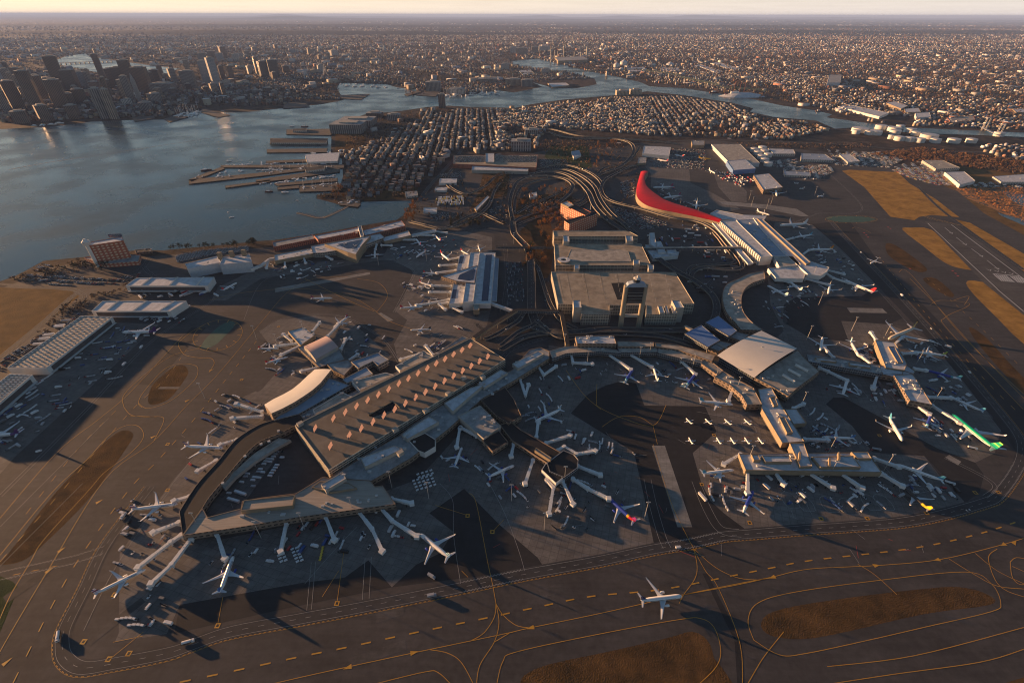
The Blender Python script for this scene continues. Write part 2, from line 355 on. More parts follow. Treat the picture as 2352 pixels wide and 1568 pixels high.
GREENP = mat('green painted asphalt', (.05, .11, .085), .8, .25, .08)
YEL = mat('yellow paint', (.50, .27, .03), .6, .2, .5); WHT = mat('white paint', (.30, .30, .29), .7, .3, .5); REDP = mat('red paint', (.5, .06, .04), .6, .1, .5); BLKP = mat('black paint', (.012, .012, .012), .7, .1, .5)
LV = [0.1]
def sheet(name, pts, m, kind='structure', smooth=0, label=None):
    LV[0] += .001
    q = smooth_line(pts, smooth, True) if smooth else pts
    return tag(tri_sheet(name, WP(q), LV[0], m), kind=kind)
sheet('airfield_pavement', [(-1100, 1000), (-420, 700), (0, 664), (60, 640), (110, 615), (200, 600), (590, 570), (720, 560), (930, 520), (950, 470), (1000, 430), (1040, 385), (1260, 345), (1440, 340), (1480, 330), (1640, 322), (1900, 350), (2050, 375), (2200, 395), (2352, 400), (2700, 420), (3600, 700), (4200, 2200), (2700, 1900), (1176, 1800), (-300, 1900), (-1900, 2200)], ASPH)
# darker neighbourhood streets under the town behind
G = 'grass_field'
sheet(G, [(-500, 700), (-150, 668), (0, 660), (60, 663), (120, 664), (165, 669), (183, 680), (160, 700), (100, 745), (40, 790), (-40, 850), (-250, 960), (-900, 1100)], GRASSM)
sheet(G, [(1934, 393), (1950, 390), (2062, 396), (2090, 422), (2150, 458), (2203, 499), (2140, 494), (2112, 498), (2100, 506), (2045, 498), (2022, 472), (1985, 430)], GRASS)
sheet(G, [(2073, 528), (2090, 523), (2140, 528), (2190, 575), (2245, 618), (2200, 615), (2165, 600), (2120, 565)], GRASS, smooth=3)
sheet(G, [(2190, 503), (2228, 512), (2352, 583), (2600, 720), (2700, 860), (2600, 810), (2366, 634), (2205, 514)], GRASS)
sheet(G, [(2219, 650), (2240, 645), (2300, 660), (2352, 695), (2600, 860), (2700, 1000), (2500, 900), (2352, 790), (2290, 730), (2240, 680)], GRASS, smooth=3)
sheet(G, [(2200, 380), (2352, 400), (2700, 440), (2900, 620), (2600, 600), (2352, 540), (2260, 490), (2200, 440), (2150, 420)], GRASSM)
sheet(G, [(2225, 752), (2265, 775), (2352, 868), (2500, 1000), (2490, 1020), (2352, 905), (2255, 800)], GRASSD, smooth=3)
sheet(G, [(2035, 560), (2060, 565), (2110, 600), (2130, 620), (2110, 625), (2075, 610), (2040, 585)], GRASSD, smooth=3)
sheet(G, [(2120, 640), (2150, 640), (2190, 675), (2180, 682), (2140, 660)], GRASSD, smooth=3)
sheet(G, [(340, 920), (350, 885), (395, 845), (420, 838), (432, 850), (428, 866), (395, 910), (370, 925), (350, 930)], GRASSD, smooth=3)
sheet('concrete_strip', [(368, 888), (414, 888), (408, 893), (362, 893)], CONC)
sheet(G, [(0, 1295), (20, 1270), (120, 1140), (215, 1040), (265, 996), (290, 988), (305, 995), (302, 1010), (265, 1065), (200, 1150), (100, 1250), (50, 1288)], GRASSD, smooth=4)
sheet(G, [(-200, 1300), (0, 1322), (30, 1335), (42, 1348), (28, 1385), (-20, 1500), (-300, 1700)], GREENG)
sheet(G, [(1748, 1434), (1776, 1404), (1901, 1379), (2126, 1351), (2216, 1349), (2276, 1369), (2271, 1389), (2126, 1409), (1926, 1454), (1841, 1467), (1771, 1459)], GRASSD, smooth=4)
sheet(G, [(1195, 1575), (1205, 1550), (1260, 1525), (1400, 1495), (1530, 1465), (1590, 1450), (1625, 1470), (1640, 1510), (1655, 1600), (1195, 1650)], GRASSD, smooth=3)
sheet(G, [(2290, 1600), (2300, 1570), (2400, 1540), (2600, 1540), (2600, 1700), (2300, 1700)], GRASSD)
sheet('runway', [(2124, 509), (2192, 513), (2360, 634), (2800, 960), (2700, 1010), (2352, 724), (2262, 652)], pave_mat('runway asphalt', (.085, .078, .072)))
# concrete aprons
A = 'apron'
sheet(A, [(365, 745), (300, 742), (255, 740), (120, 858), (70, 870), (-80, 975), (-300, 1150), (-300, 1300), (-60, 1160), (35, 1048)], CONC)
sheet(A, [(486, 690), (500, 660), (600, 612), (690, 605), (880, 590), (890, 570), (960, 528), (1040, 525), (1130, 545), (1130, 700), (1115, 760), (1090, 775), (1000, 820), (920, 850), (905, 790), (935, 735), (905, 712), (925, 690), (950, 622), (905, 599), (880, 597), (600, 640), (520, 690)], CONC)
sheet(A, [(595, 760), (640, 735), (720, 725), (800, 732), (900, 820), (840, 870), (690, 950), (560, 950), (540, 930), (600, 895), (640, 850), (625, 800)], CONC)
sheet(A, [(498, 940), (588, 898), (640, 930), (700, 960), (500, 1240), (690, 1200), (960, 1100), (1180, 860), (1240, 790), (1310, 800), (1700, 835), (1760, 930), (1846, 1010), (2020, 1040), (2044, 1044), (2122, 1046), (2165, 1100), (2217, 1154), (2130, 1180), (2046, 1192), (1856, 1207), (1719, 1219), (1503, 1253), (1370, 1283), (1250, 1304), (900, 1348), (846, 1286), (791, 1326), (698, 1337), (413, 1388), (383, 1455), (264, 1474), (273, 1453), (275, 1270), (398, 1102), (468, 1023), (508, 963)], CONC)
sheet(A, [(1700, 860), (1800, 760), (1770, 700), (1760, 600), (1780, 510), (1864, 515), (1935, 575), (2009, 650), (2005, 668), (1979, 680), (1850, 682), (1800, 700), (1798, 740), (1850, 770), (1910, 780), (1950, 785), (1932, 737), (2040, 745), (2134, 780), (2200, 860), (2299, 988), (2285, 1040), (2240, 1062), (2154, 1030), (1939, 913), (1897, 928), (1957, 978), (2004, 1038), (1846, 1012), (1780, 920), (1740, 880)], CONC)
sheet(A, [(1495, 400), (1495, 430), (1560, 460), (1660, 490), (1700, 480), (1640, 445), (1586, 420), (1580, 360), (1500, 350), (1480, 380)], CONC)
sheet(A, [(1640, 400), (1680, 400), (1715, 440), (1715, 465), (1680, 463), (1650, 430)], CONC)
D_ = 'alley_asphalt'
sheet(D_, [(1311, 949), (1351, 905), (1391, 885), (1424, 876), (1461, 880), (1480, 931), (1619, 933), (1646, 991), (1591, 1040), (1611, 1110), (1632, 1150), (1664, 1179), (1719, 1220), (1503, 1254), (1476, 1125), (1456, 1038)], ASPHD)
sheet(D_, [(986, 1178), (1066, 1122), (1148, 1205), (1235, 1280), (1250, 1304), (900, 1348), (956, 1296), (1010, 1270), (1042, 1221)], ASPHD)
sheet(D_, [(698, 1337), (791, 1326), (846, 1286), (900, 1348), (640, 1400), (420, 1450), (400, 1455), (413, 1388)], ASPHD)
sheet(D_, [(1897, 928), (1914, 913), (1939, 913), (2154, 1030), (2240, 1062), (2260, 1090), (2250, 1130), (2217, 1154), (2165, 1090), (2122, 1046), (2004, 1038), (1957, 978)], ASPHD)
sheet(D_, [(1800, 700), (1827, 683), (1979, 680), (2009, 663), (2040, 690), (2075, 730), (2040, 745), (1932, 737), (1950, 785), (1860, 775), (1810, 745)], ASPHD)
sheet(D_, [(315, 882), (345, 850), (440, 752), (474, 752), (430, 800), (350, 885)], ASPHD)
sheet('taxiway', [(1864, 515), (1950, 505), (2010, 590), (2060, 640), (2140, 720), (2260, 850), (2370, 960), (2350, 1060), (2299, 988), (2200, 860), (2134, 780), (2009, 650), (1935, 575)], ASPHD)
sheet('taxiway', [(1135, 540), (1160, 545), (1260, 640), (1260, 800), (1170, 800), (1140, 720)], ASPHR)
for q in ([(631, 662), (850, 625), (850, 630), (632, 672)], [(868, 720), (875, 718), (904, 735), (891, 739)], [(1945, 707), (2026, 708), (2038, 719), (1953, 718)], [(1497, 1023), (1527, 1023), (1590, 1210), (1556, 1210)], [(2171, 1050), (2180, 1044), (2208, 1060), (2200, 1068)], [(1650, 462), (1760, 470), (1830, 480), (1858, 497), (1840, 497), (1760, 480), (1660, 470)]):
    sheet('concrete_patch', q, CONCW)
for q in ([(462, 795), (475, 775), (505, 748), (530, 738), (540, 745), (528, 760), (500, 788), (480, 799), (464, 800)], [(1899, 499), (1930, 496), (1990, 499), (2010, 505), (1980, 510), (1930, 510), (1905, 506)]):
    sheet('green_island', q, GREENP, smooth=3)
sheet('asphalt_joint', [(1613, 1316), (1624, 1316), (1702, 1470), (1712, 1600), (1695, 1600), (1687, 1470)], ASPHD)
PAT = [pave_mat('repair asphalt dark', (.053, .05, .049), var=.3), pave_mat('repair asphalt light', (.068, .064, .062), var=.3)]; rp_ = random.Random(6)
for i in range(20):
    x, y = rp_.uniform(60, 2300), rp_.uniform(960, 1540)
    if inpoly(np.array([x]), np.array([y]), [(264, 1474), (398, 1102), (600, 900), (1176, 800), (1760, 760), (2134, 780), (2299, 988), (2217, 1154), (1719, 1230), (900, 1370)])[0]: continue
    if any(inpoly(np.array([x]), np.array([y]), g_)[0] for g_ in ([(0, 1330), (0, 1200), (310, 960), (330, 1010), (60, 1320)], [(1700, 1480), (1720, 1380), (2000, 1330), (2330, 1330), (2300, 1430), (1900, 1500)], [(1150, 1570), (1200, 1500), (1660, 1420), (1700, 1570)])): continue
    X, Y, _ = P(x, y); a = .32 if x > 500 else 1.0; L_, W_ = rp_.uniform(15, 50), rp_.uniform(4, 12); LV[0] += .0006
    m = MB(); ribbon(m, [(X - L_ / 2 * cos(a), Y - L_ / 2 * sin(a)), (X + L_ / 2 * cos(a), Y + L_ / 2 * sin(a))], W_, LV[0]); tag(m.build('pavement_patch', PAT[i % 2], uv=False), kind='structure')
# ------------------------------------------------------------------ painted lines
PZ = 0.21
yl = MB(); yw = MB(); wl = MB(); wz = MB(); rl = MB(); bl = MB()
def line(mb, pts, w=.5, sm=6, z=PZ, off=0):
    q = WP(smooth_line(pts, sm)) if sm else WP(pts); ribbon(mb, q, w, z, off=off); return q
YW = .5
for pts in (
    [(0, 1495), (-60, 1560)],
    [(0, 1501), (10, 1478), (108, 1208 + 105), (240, 1102), (352, 1014), (430, 930), (500, 860), (600, 740), (660, 672), (720, 640), (800, 636)],
    [(0, 1420), (25, 1365), (70, 1290), (100, 1240), (200, 1130), (240, 1085), (300, 1040), (329, 1005), (320, 980), (290, 977), (250, 1000), (200, 1055), (120, 1130), (0, 1275)],
    [(0, 1190), (130, 1040), (230, 960), (300, 900), (420, 770)],
    [(285, 935), (286, 905), (345, 850), (400, 815), (460, 800)],
    [(285, 935), (300, 952), (330, 957), (370, 957), (375, 970), (352, 1015)],
    [(300, 955), (360, 957)],
    [(326, 935), (318, 925), (330, 900), (375, 850), (410, 836), (445, 838), (455, 850), (445, 875), (400, 915), (365, 932), (335, 937), (318, 925)],
    [(411, 797), (412, 785), (440, 762), (470, 745)], [(411, 797), (425, 815), (460, 822), (485, 823), (492, 835), (480, 855)],
    [(560, 1585), (680, 1557), (793, 1532), (947, 1499), (1081, 1471), (1167, 1453), (1218, 1441), (1378, 1408), (1560, 1367), (1689, 1341), (1771, 1325), (1860, 1306), (2015, 1298), (2160, 1284), (2310, 1248), (2380, 1225)],
    [(1078, 1132), (1094, 1156), (1120, 1290), (1131, 1340), (1139, 1385), (1146, 1429), (1135, 1474), (1102, 1527), (1094, 1575)],
    [(1139, 1385), (1135, 1417), (1111, 1453), (1081, 1471)], [(1139, 1385), (1155, 1411), (1185, 1435), (1215, 1441)], [(1170, 1453), (1135, 1474)],
    [(986, 1491), (1028, 1499), (1060, 1521), (1090, 1575)], [(864, 1569), (977, 1542), (1007, 1544), (1040, 1575)],
    [(1140, 1575), (1155, 1518), (1187, 1496), (1378, 1455), (1560, 1422), (1610, 1420), (1640, 1440), (1655, 1490), (1645, 1530), (1600, 1575)],
    [(1500, 1020), (1540, 1150), (1580, 1235), (1592, 1258), (1601, 1300), (1595, 1330), (1570, 1365), (1560, 1385)],
    [(1592, 1258), (1620, 1310), (1650, 1350), (1700, 1480), (1705, 1600)],
    [(1592, 1258), (1640, 1300), (1690, 1325), (1740, 1331), (1775, 1325)],
    [(1570, 1365), (1680, 1345), (1760, 1328)],
    [(1731, 1469), (1718, 1424), (1741, 1384), (1826, 1359), (2020, 1332), (2216, 1313), (2276, 1339), (2298, 1384), (2276, 1404), (2126, 1439), (1996, 1469), (1850, 1500), (1790, 1503), (1731, 1469)],
    [(2180, 1283), (2240, 1320), (2290, 1345), (2352, 1352)], [(2290, 1260), (2270, 1280), (2285, 1330), (2310, 1355), (2352, 1370)], [(2240, 1270), (2290, 1310), (2352, 1340)],
    [(1970, 1295), (2010, 1320), (2060, 1365)],
    [(1900, 1530), (2100, 1505), (2352, 1440)], [(1840, 1580), (2050, 1548), (2250, 1520), (2352, 1490)], [(1700, 1600), (1740, 1530), (1760, 1500), (1800, 1450)],
    [(1371, 882), (1370, 920), (1376, 935), (1430, 960), (1500, 977), (1530, 930)], [(1300, 850), (1340, 905), (1380, 940)], [(1500, 977), (1510, 1020)],
    [(1383, 980), (1410, 962), (1435, 955), (1470, 958), (1500, 977)],
    [(820, 640), (870, 650), (890, 680), (865, 717)], [(700, 640), (800, 690), (860, 715)], [(480, 690), (560, 672), (690, 663), (800, 680), (866, 716)],
    [(865, 717), (900, 740), (960, 760)],
    [(2065, 625), (2078, 620), (2110, 650), (2200, 760), (2290, 850), (2352, 905)], [(2090, 640), (2150, 700), (2240, 800), (2352, 915)],
    [(2136, 700), (2160, 690), (2220, 695), (2220, 705), (2170, 730), (2180, 760), (2350, 940)], [(2190, 690), (2225, 680), (2215, 700)],
    [(1957, 525), (1965, 522), (1985, 528), (2000, 535)], [(2320, 1290), (2335, 1280), (2365, 1290), (2370, 1330), (2345, 1342), (2325, 1325), (2320, 1290)],
    [(2352, 1270), (2365, 1300)], [(2325, 1300), (2370, 1320)]):
    line(yl, pts, YW if pts[0][1] > 900 else .6)
# lead-in lines with stand marks
for a, b in (((328, 1460), (260, 1474)), ((250, 1515), (330, 1450)), ((740, 1370), (778, 1310)), ((774, 1385), (790, 1265)), ((1000, 1160), (1074, 1183)), ((1132, 1220), (1157, 1193)), ((1060, 1310), (1075, 1325)), ((500, 1434), (512, 1370))):
    line(yl, [a, b], .4, 0)
for x, y in ((192, 1473), (250, 1513), (296, 1500), (263, 1365), (500, 1436), (774, 1385), (1074, 1184), (1131, 1221), (1640, 999), (1612, 1112), (1722, 1200), (2293, 1130), (2240, 1131), (2020, 1000), (1992, 1190), (2128, 1178), (1886, 1191), (555, 872), (640, 750), (385, 1020), (385, 1125)):
    X, Y, _ = P(x, y); a = .785; yw.add([(X + 3 * cos(a + k * pi / 2), Y + 3 * sin(a + k * pi / 2), PZ) for k in range(4)], [(0, 1, 2, 3)])
    bl.add([(X + 1.6 * cos(a + k * pi / 2), Y + 1.6 * sin(a + k * pi / 2), PZ + .004) for k in range(4)], [(0, 1, 2, 3)])
for x, y, a in ((112, 1310, 60), (140, 1263, 60), (227, 1152, 52), (15, 1520, 62), (800, 1532, 200), (950, 1498, 15), (1220, 1441, 195), (1775, 1325, 195), (2012, 1298, 5), (2153, 1285, 187), (2305, 1250, 200), (2330, 1246, 30), (352, 1003, 45), (430, 920, 48), (485, 850, 50)):
    X, Y, _ = P(x, y); a = R(a); s = 3.2; yw.add([(X + s * 1.3 * cos(a), Y + s * 1.3 * sin(a), PZ + .004)] + [(X + s * cos(a + t), Y + s * sin(a + t), PZ + .004) for t in (2.5, -2.5)], [(0, 1, 2)])
# dashed taxi centre lines
for pts, w, on, gp in (([(413, 1566), (560, 1535), (686, 1508), (796, 1486), (935, 1456), (1105, 1421), (1232, 1394), (1357, 1369), (1520, 1353), (1690, 1320), (1780, 1302), (1866, 1286), (2100, 1258), (2250, 1225), (2352, 1192)], 1.2, 8, 12),
    ([(30, 1568), (120, 1390), (190, 1270), (300, 1120), (360, 1060), (440, 970), (520, 870), (600, 770)], .8, 8, 12), ([(0, 1290), (140, 1130), (300, 945), (380, 870), (430, 800)], .6, 8, 14), ([(60, 1180), (180, 1030), (290, 920)], .5, 8, 14), ([(2020, 590), (2100, 690), (2260, 870), (2352, 960)], .7, 8, 14), ([(2130, 640), (2260, 760), (2352, 850)], .6, 8, 14), ([(30, 1320), (150, 1295)], .6, 6, 9)):
    dashes(yl, WP(smooth_line(pts, 8)), w, PZ, on, gp)
# service road round the aprons: white edges, dashed middle, dotted yellow outer edge
SR = [(345, 1117), (244, 1250), (195, 1350), (150, 1440), (143, 1480), (152, 1512), (190, 1533), (267, 1522), (386, 1499), (446, 1478), (530, 1450), (680, 1422), (820, 1396), (947, 1371), (1070, 1346), (1200, 1319), (1378, 1287), (1499, 1261), (1586, 1247), (1660, 1231), (1719, 1226), (1856, 1215), (1960, 1208), (2067, 1199), (2160, 1182), (2257, 1155), (2289, 1140), (2320, 1102), (2341, 1066), (2348, 1036), (2341, 1005), (2305, 955), (2200, 830), (2120, 738), (2040, 650), (1950, 555), (1905, 505)]
SRW = WP(smooth_line(SR, 8)); SRM = resample(SRW, 4)
LV[0] += .002; mb = MB(); ribbon(mb, SRM, 13, LV[0]); tag(mb.build('service_road', ASPHR, uv=False), kind='structure')
ribbon(wl, SRM, .28, PZ, off=4.6); ribbon(wl, SRM, .28, PZ, off=-4.6); dashes(wl, SRM, .3, PZ, 5, 8); dashes(yl, SRM, .45, PZ, 2, 2, off=-6.4); ribbon(yl, SRM, .2, PZ, off=-7)
def zig(mb, pts, off, w=.6):
    r = resample(pts, 1.6); nn = normals(r); ribbon(mb, [(p[0] + n[0] * (off + (.9 if i % 2 else -.9)), p[1] + n[1] * (off + (.9 if i % 2 else -.9))) for i, (p, n) in enumerate(zip(r, nn))], w, PZ + .004)
for pts in ([(1064, 1347), (1130, 1333), (1200, 1319)], [(1532, 1256), (1586, 1247), (1660, 1231)], [(2289, 1140), (2320, 1102), (2341, 1066)]):
    q = WP(smooth_line(pts, 8)); zig(wl, q, 4.6, .4); zig(wl, q, -4.6, .4)
q = WP([(-60, 1335), (20, 1318), (100, 1300), (170, 1285), (240, 1262)]); zig(wl, q, 4.6, .5); zig(wl, q, -4.6, .5)
for pts in ([(1480, 930), (1560, 1000), (1480, 1120), (1500, 1230)],):
    pass
for pts, offs in (([(1487, 1100), (1500, 1160), (1520, 1230), (1532, 1258)], (4, -4)), ([(1598, 1105), (1625, 1170), (1655, 1215), (1700, 1224)], (4.5, -4.5)),
    ([(190, 1110), (60, 1240), (0, 1300)], (0,)), ([(0, 1140), (180, 960), (330, 800), (420, 735), (490, 690)], (2, -2)), ([(560, 735), (600, 650), (680, 620)], (0,)), ([(0, 1210), (120, 1090), (250, 960)], (0,)),
    ([(383, 1125), (300, 1235), (240, 1330), (180, 1450)], (4,)), ([(500, 985), (420, 1080), (330, 1200)], (0,)), ([(905, 718), (935, 660), (950, 622), (905, 600)], (2, -2)), ([(600, 765), (640, 735), (730, 722), (800, 732), (880, 780), (920, 840)], (1.5, -1.5)),
    ([(1010, 1110), (1040, 1150), (1042, 1230), (1058, 1340)], (0,)), ([(1120, 1102), (1160, 1180), (1190, 1260), (1205, 1310)], (0,)), ([(846, 1280), (840, 1375)], (3, -3)), ([(720, 1290), (710, 1400)], (2, -2)), ([(1600, 945), (1680, 958), (1720, 945)], (0,)), ([(700, 1340), (780, 1250), (820, 1210)], (0,)),
    ([(2030, 1070), (2090, 1130), (2160, 1120)], (0,)), ([(1660, 1052), (1610, 1060)], (0,)), ([(1665, 1150), (1760, 1140)], (0,)), ([(1864, 1180), (1830, 1120), (1800, 1100)], (0,)), ([(2170, 1050), (2260, 1095), (2285, 1120), (2262, 1140)], (2, -2)), ([(2010, 1075), (2100, 1120)], (0,)),
    ([(1930, 575), (2000, 650), (2110, 770), (2280, 960)], (0,)), ([(1970, 800), (2060, 760)], (0,)), ([(1800, 520), (1860, 498), (1885, 490), (1960, 490), (1980, 478), (1960, 450), (1900, 395)], (1.5, -1.5))):
    q = WP(smooth_line(pts, 6))
    for o_ in offs: ribbon(wl, q, .35, PZ, off=o_)
for x, y, w, h in ((2352, 0, 0, 0),): pass
for x, y in ((1905, 1160), (1950, 1165), (2000, 1155), (2030, 1155), (1815, 1150), (1850, 1157), (2090, 1140), (1975, 905), (2035, 910), (1845, 945), (1720, 982)):
    X, Y, _ = P(x, y); a = R(20); pts = [(X + 9 * cos(t) * (1 if abs(cos(t)) < .8 else .9), Y + 12 * max(sin(t), -.75)) for t in [k * 2 * pi / 24 for k in range(25)]]; ribbon(wl, pts, .4, PZ)
# apron joints and oil stained guide lines
rr = random.Random(3)
for _ in range(60):
    x = rr.uniform(300, 2200); y = rr.uniform(1000, 1300); X, Y, _z = P(x, y); a = rr.uniform(0, pi); l = rr.uniform(4, 16)
    ribbon(wl if rr.random() < .6 else rl, [(X, Y), (X + l * cos(a), Y + l * sin(a))], .3, PZ)
_wl = wl; wl = MB()
# runway markings
RA, RB = P(2133, 516), P(2288, 680); rd = np.array(P(2352, 694)[:2]) - np.array(P(2133, 528)[:2])
line(wl, [(2131, 513), (2291, 664)], 1.2, 0); line(wl, [(2290, 664), (2352, 716)], 1.2, 0); line(wl, [(2185, 516), (2345, 636), (2400, 677)], 1.2, 0)
for a, b in (((2170, 523), (2187, 537)), ((2196, 545), (2219, 563)), ((2231, 571), (2257, 590)), ((2267, 598), (2294, 619))):
    line(wl, [a, b], .9, 0); (X, Y, _), (X0, Y0, _) = P(*b), P(*a); t = math.atan2(Y - Y0, X - X0)
    for s in (.45, -.45): ribbon(wl, [(X, Y), (X - 9 * cos(t + s), Y - 9 * sin(t + s))], .9, PZ)
for k in range(4):
    X, Y, _ = P(2275 + k * 17, 622 + k * 2.6); t0 = t
    for s in (.5, -.5): ribbon(wl, [(X, Y), (X - 8 * cos(t + s), Y - 8 * sin(t + s))], .9, PZ)
line(wl, [(2280, 629), (2342, 634)], 2.2, 0)
for k in range(14):
    f = k / 13; a = (2283 + 60 * f, 631 + 5 * f); 
    if k == 7: continue
    X, Y, _ = P(*a); ribbon(wl, [(X, Y), (X + 30 * cos(t), Y + 30 * sin(t))], 1.9, PZ)
tag(wl.build('runway_markings', mat('runway paint', (.62, .62, .6), .6, .15, .5), uv=False), kind='structure'); wl = _wl
for k in range(7): line(yl, [(2140 + k * 13, 505 + k * 2.6), (2112 + k * 14, 492 + k * 3.8)], .8, 0)
# closed taxiway tick marks round the green islands
for cx, cy, rx, ry, n in ((500, 770, 55, 36, 14), (1955, 504, 60, 9, 16)):
    pts = [(cx + rx * cos(t) * (1 if cx > 1000 else 1) + (14 * sin(-t) if cx < 1000 else 0) * -1 * -1, cy + ry * sin(t)) for t in [k * 2 * pi / 28 for k in range(29)]]
    line(yl, pts, .6, 2)
    for k in range(0, 28, 2):
        x, y = pts[k]; line(yl, [(x, y), (x + (cx - x) * .18, y + (cy - y) * .18)], 1.0, 0)
for x, y in ((1985, 535), (1990, 540), (1994, 545), (2040, 522), (2045, 525), (2188, 622), (2195, 628), (2200, 634), (2090, 617), (342, 1435)):
    X, Y, _ = P(x, y); ribbon(rl, [(X - 2, Y), (X + 2, Y)], 3.4, PZ)
tag(yl.build('taxi_line_markings', YEL, uv=False), kind='structure'); tag(yw.build('stand_box_markings', YEL, uv=False), kind='structure')
tag(wl.build('white_road_markings', WHT, uv=False), kind='structure'); tag(rl.build('red_hold_markings', REDP, uv=False), kind='structure'); tag(bl.build('black_stand_markings', BLKP, uv=False), kind='structure')
# ------------------------------------------------------------------ buildings
def bmat():
    mat('white roof', (.50, .52, .54), .7, .28, .12, detail=9); mat('grey roof', (.28, .29, .29), .85, .42, .09, detail=9); mat('tan roof', (.36, .33, .28), .85, .4, .08, detail=9)
    mat('black roof', (.018, .018, .02), .8, .3, .05); mat('blue grey roof', (.26, .32, .40), .6, .15, .06); mat('blue metal roof', (.13, .22, .42), .45, .1, .05)
    mat('red roof', (.42, .004, .007), .55, .3, .12, stretch=(.25, 3, 1, -.9)); mat('pale metal roof', (.62, .6, .55), .5, .06, .03); mat('solar glass', (.02, .03, .07), .25, .1, .3)
    mat('concrete wall', (.34, .32, .28), .85, .15, .1); mat('white wall', (.58, .57, .54), .7, .1, .1); mat('dark glass', (.02, .025, .03), .15, 0); mat('steel', (.35, .36, .38), .5, .1, .3, metal=.4)
    mat('parking deck', (.32, .27, .20), .9, .35, .06, detail=9); mat('orange light', (.5, .3, .1), .5, 0); mat('corrugated wall', (.45, .47, .5), .6, .12, .3); mat('brick', (.20, .07, .045), .9, .2, .1)
    mat('roof unit metal', (.45, .45, .44), .6, .15, .4); mat('dark opening', (.012, .012, .014), .9, 0); mat('tan wall', (.25, .20, .135), .85, .15, .1)
    wallmat('garage wall', (.42, .38, .31), (.02, .02, .02), 7, 3.2, .93, .5, .85, .9); wallmat('garage front wall', (.42, .38, .31), (.03, .03, .03), 4.2, 3.0, .8, .5, .85, .9)
    wallmat('terminal wall', (.27, .25, .22), (.03, .04, .05), 5, 5, .8, .4); wallmat('glass wall', (.25, .26, .27), (.03, .04, .05), 3, 4, .88, .75); wallmat('brown wall', (.20, .15, .11), (.03, .03, .03), 6, 5, .6, .35)
    wallmat('hangar wall', (.5, .5, .5), (.14, .14, .15), 9, 6, .7, .55, .7, .8); wallmat('brick wall', (.30, .09, .05), (.5, .40, .28), 8, 5.6, .5, .5, .7, .6); wallmat('red brick wall', (.30, .10, .06), (.04, .03, .03), 4.5, 3.6, .45, .5)
    wallmat('warehouse wall', (.42, .4, .36), (.1, .1, .1), 8, 5, .5, .5, .8, .8)
bmat()
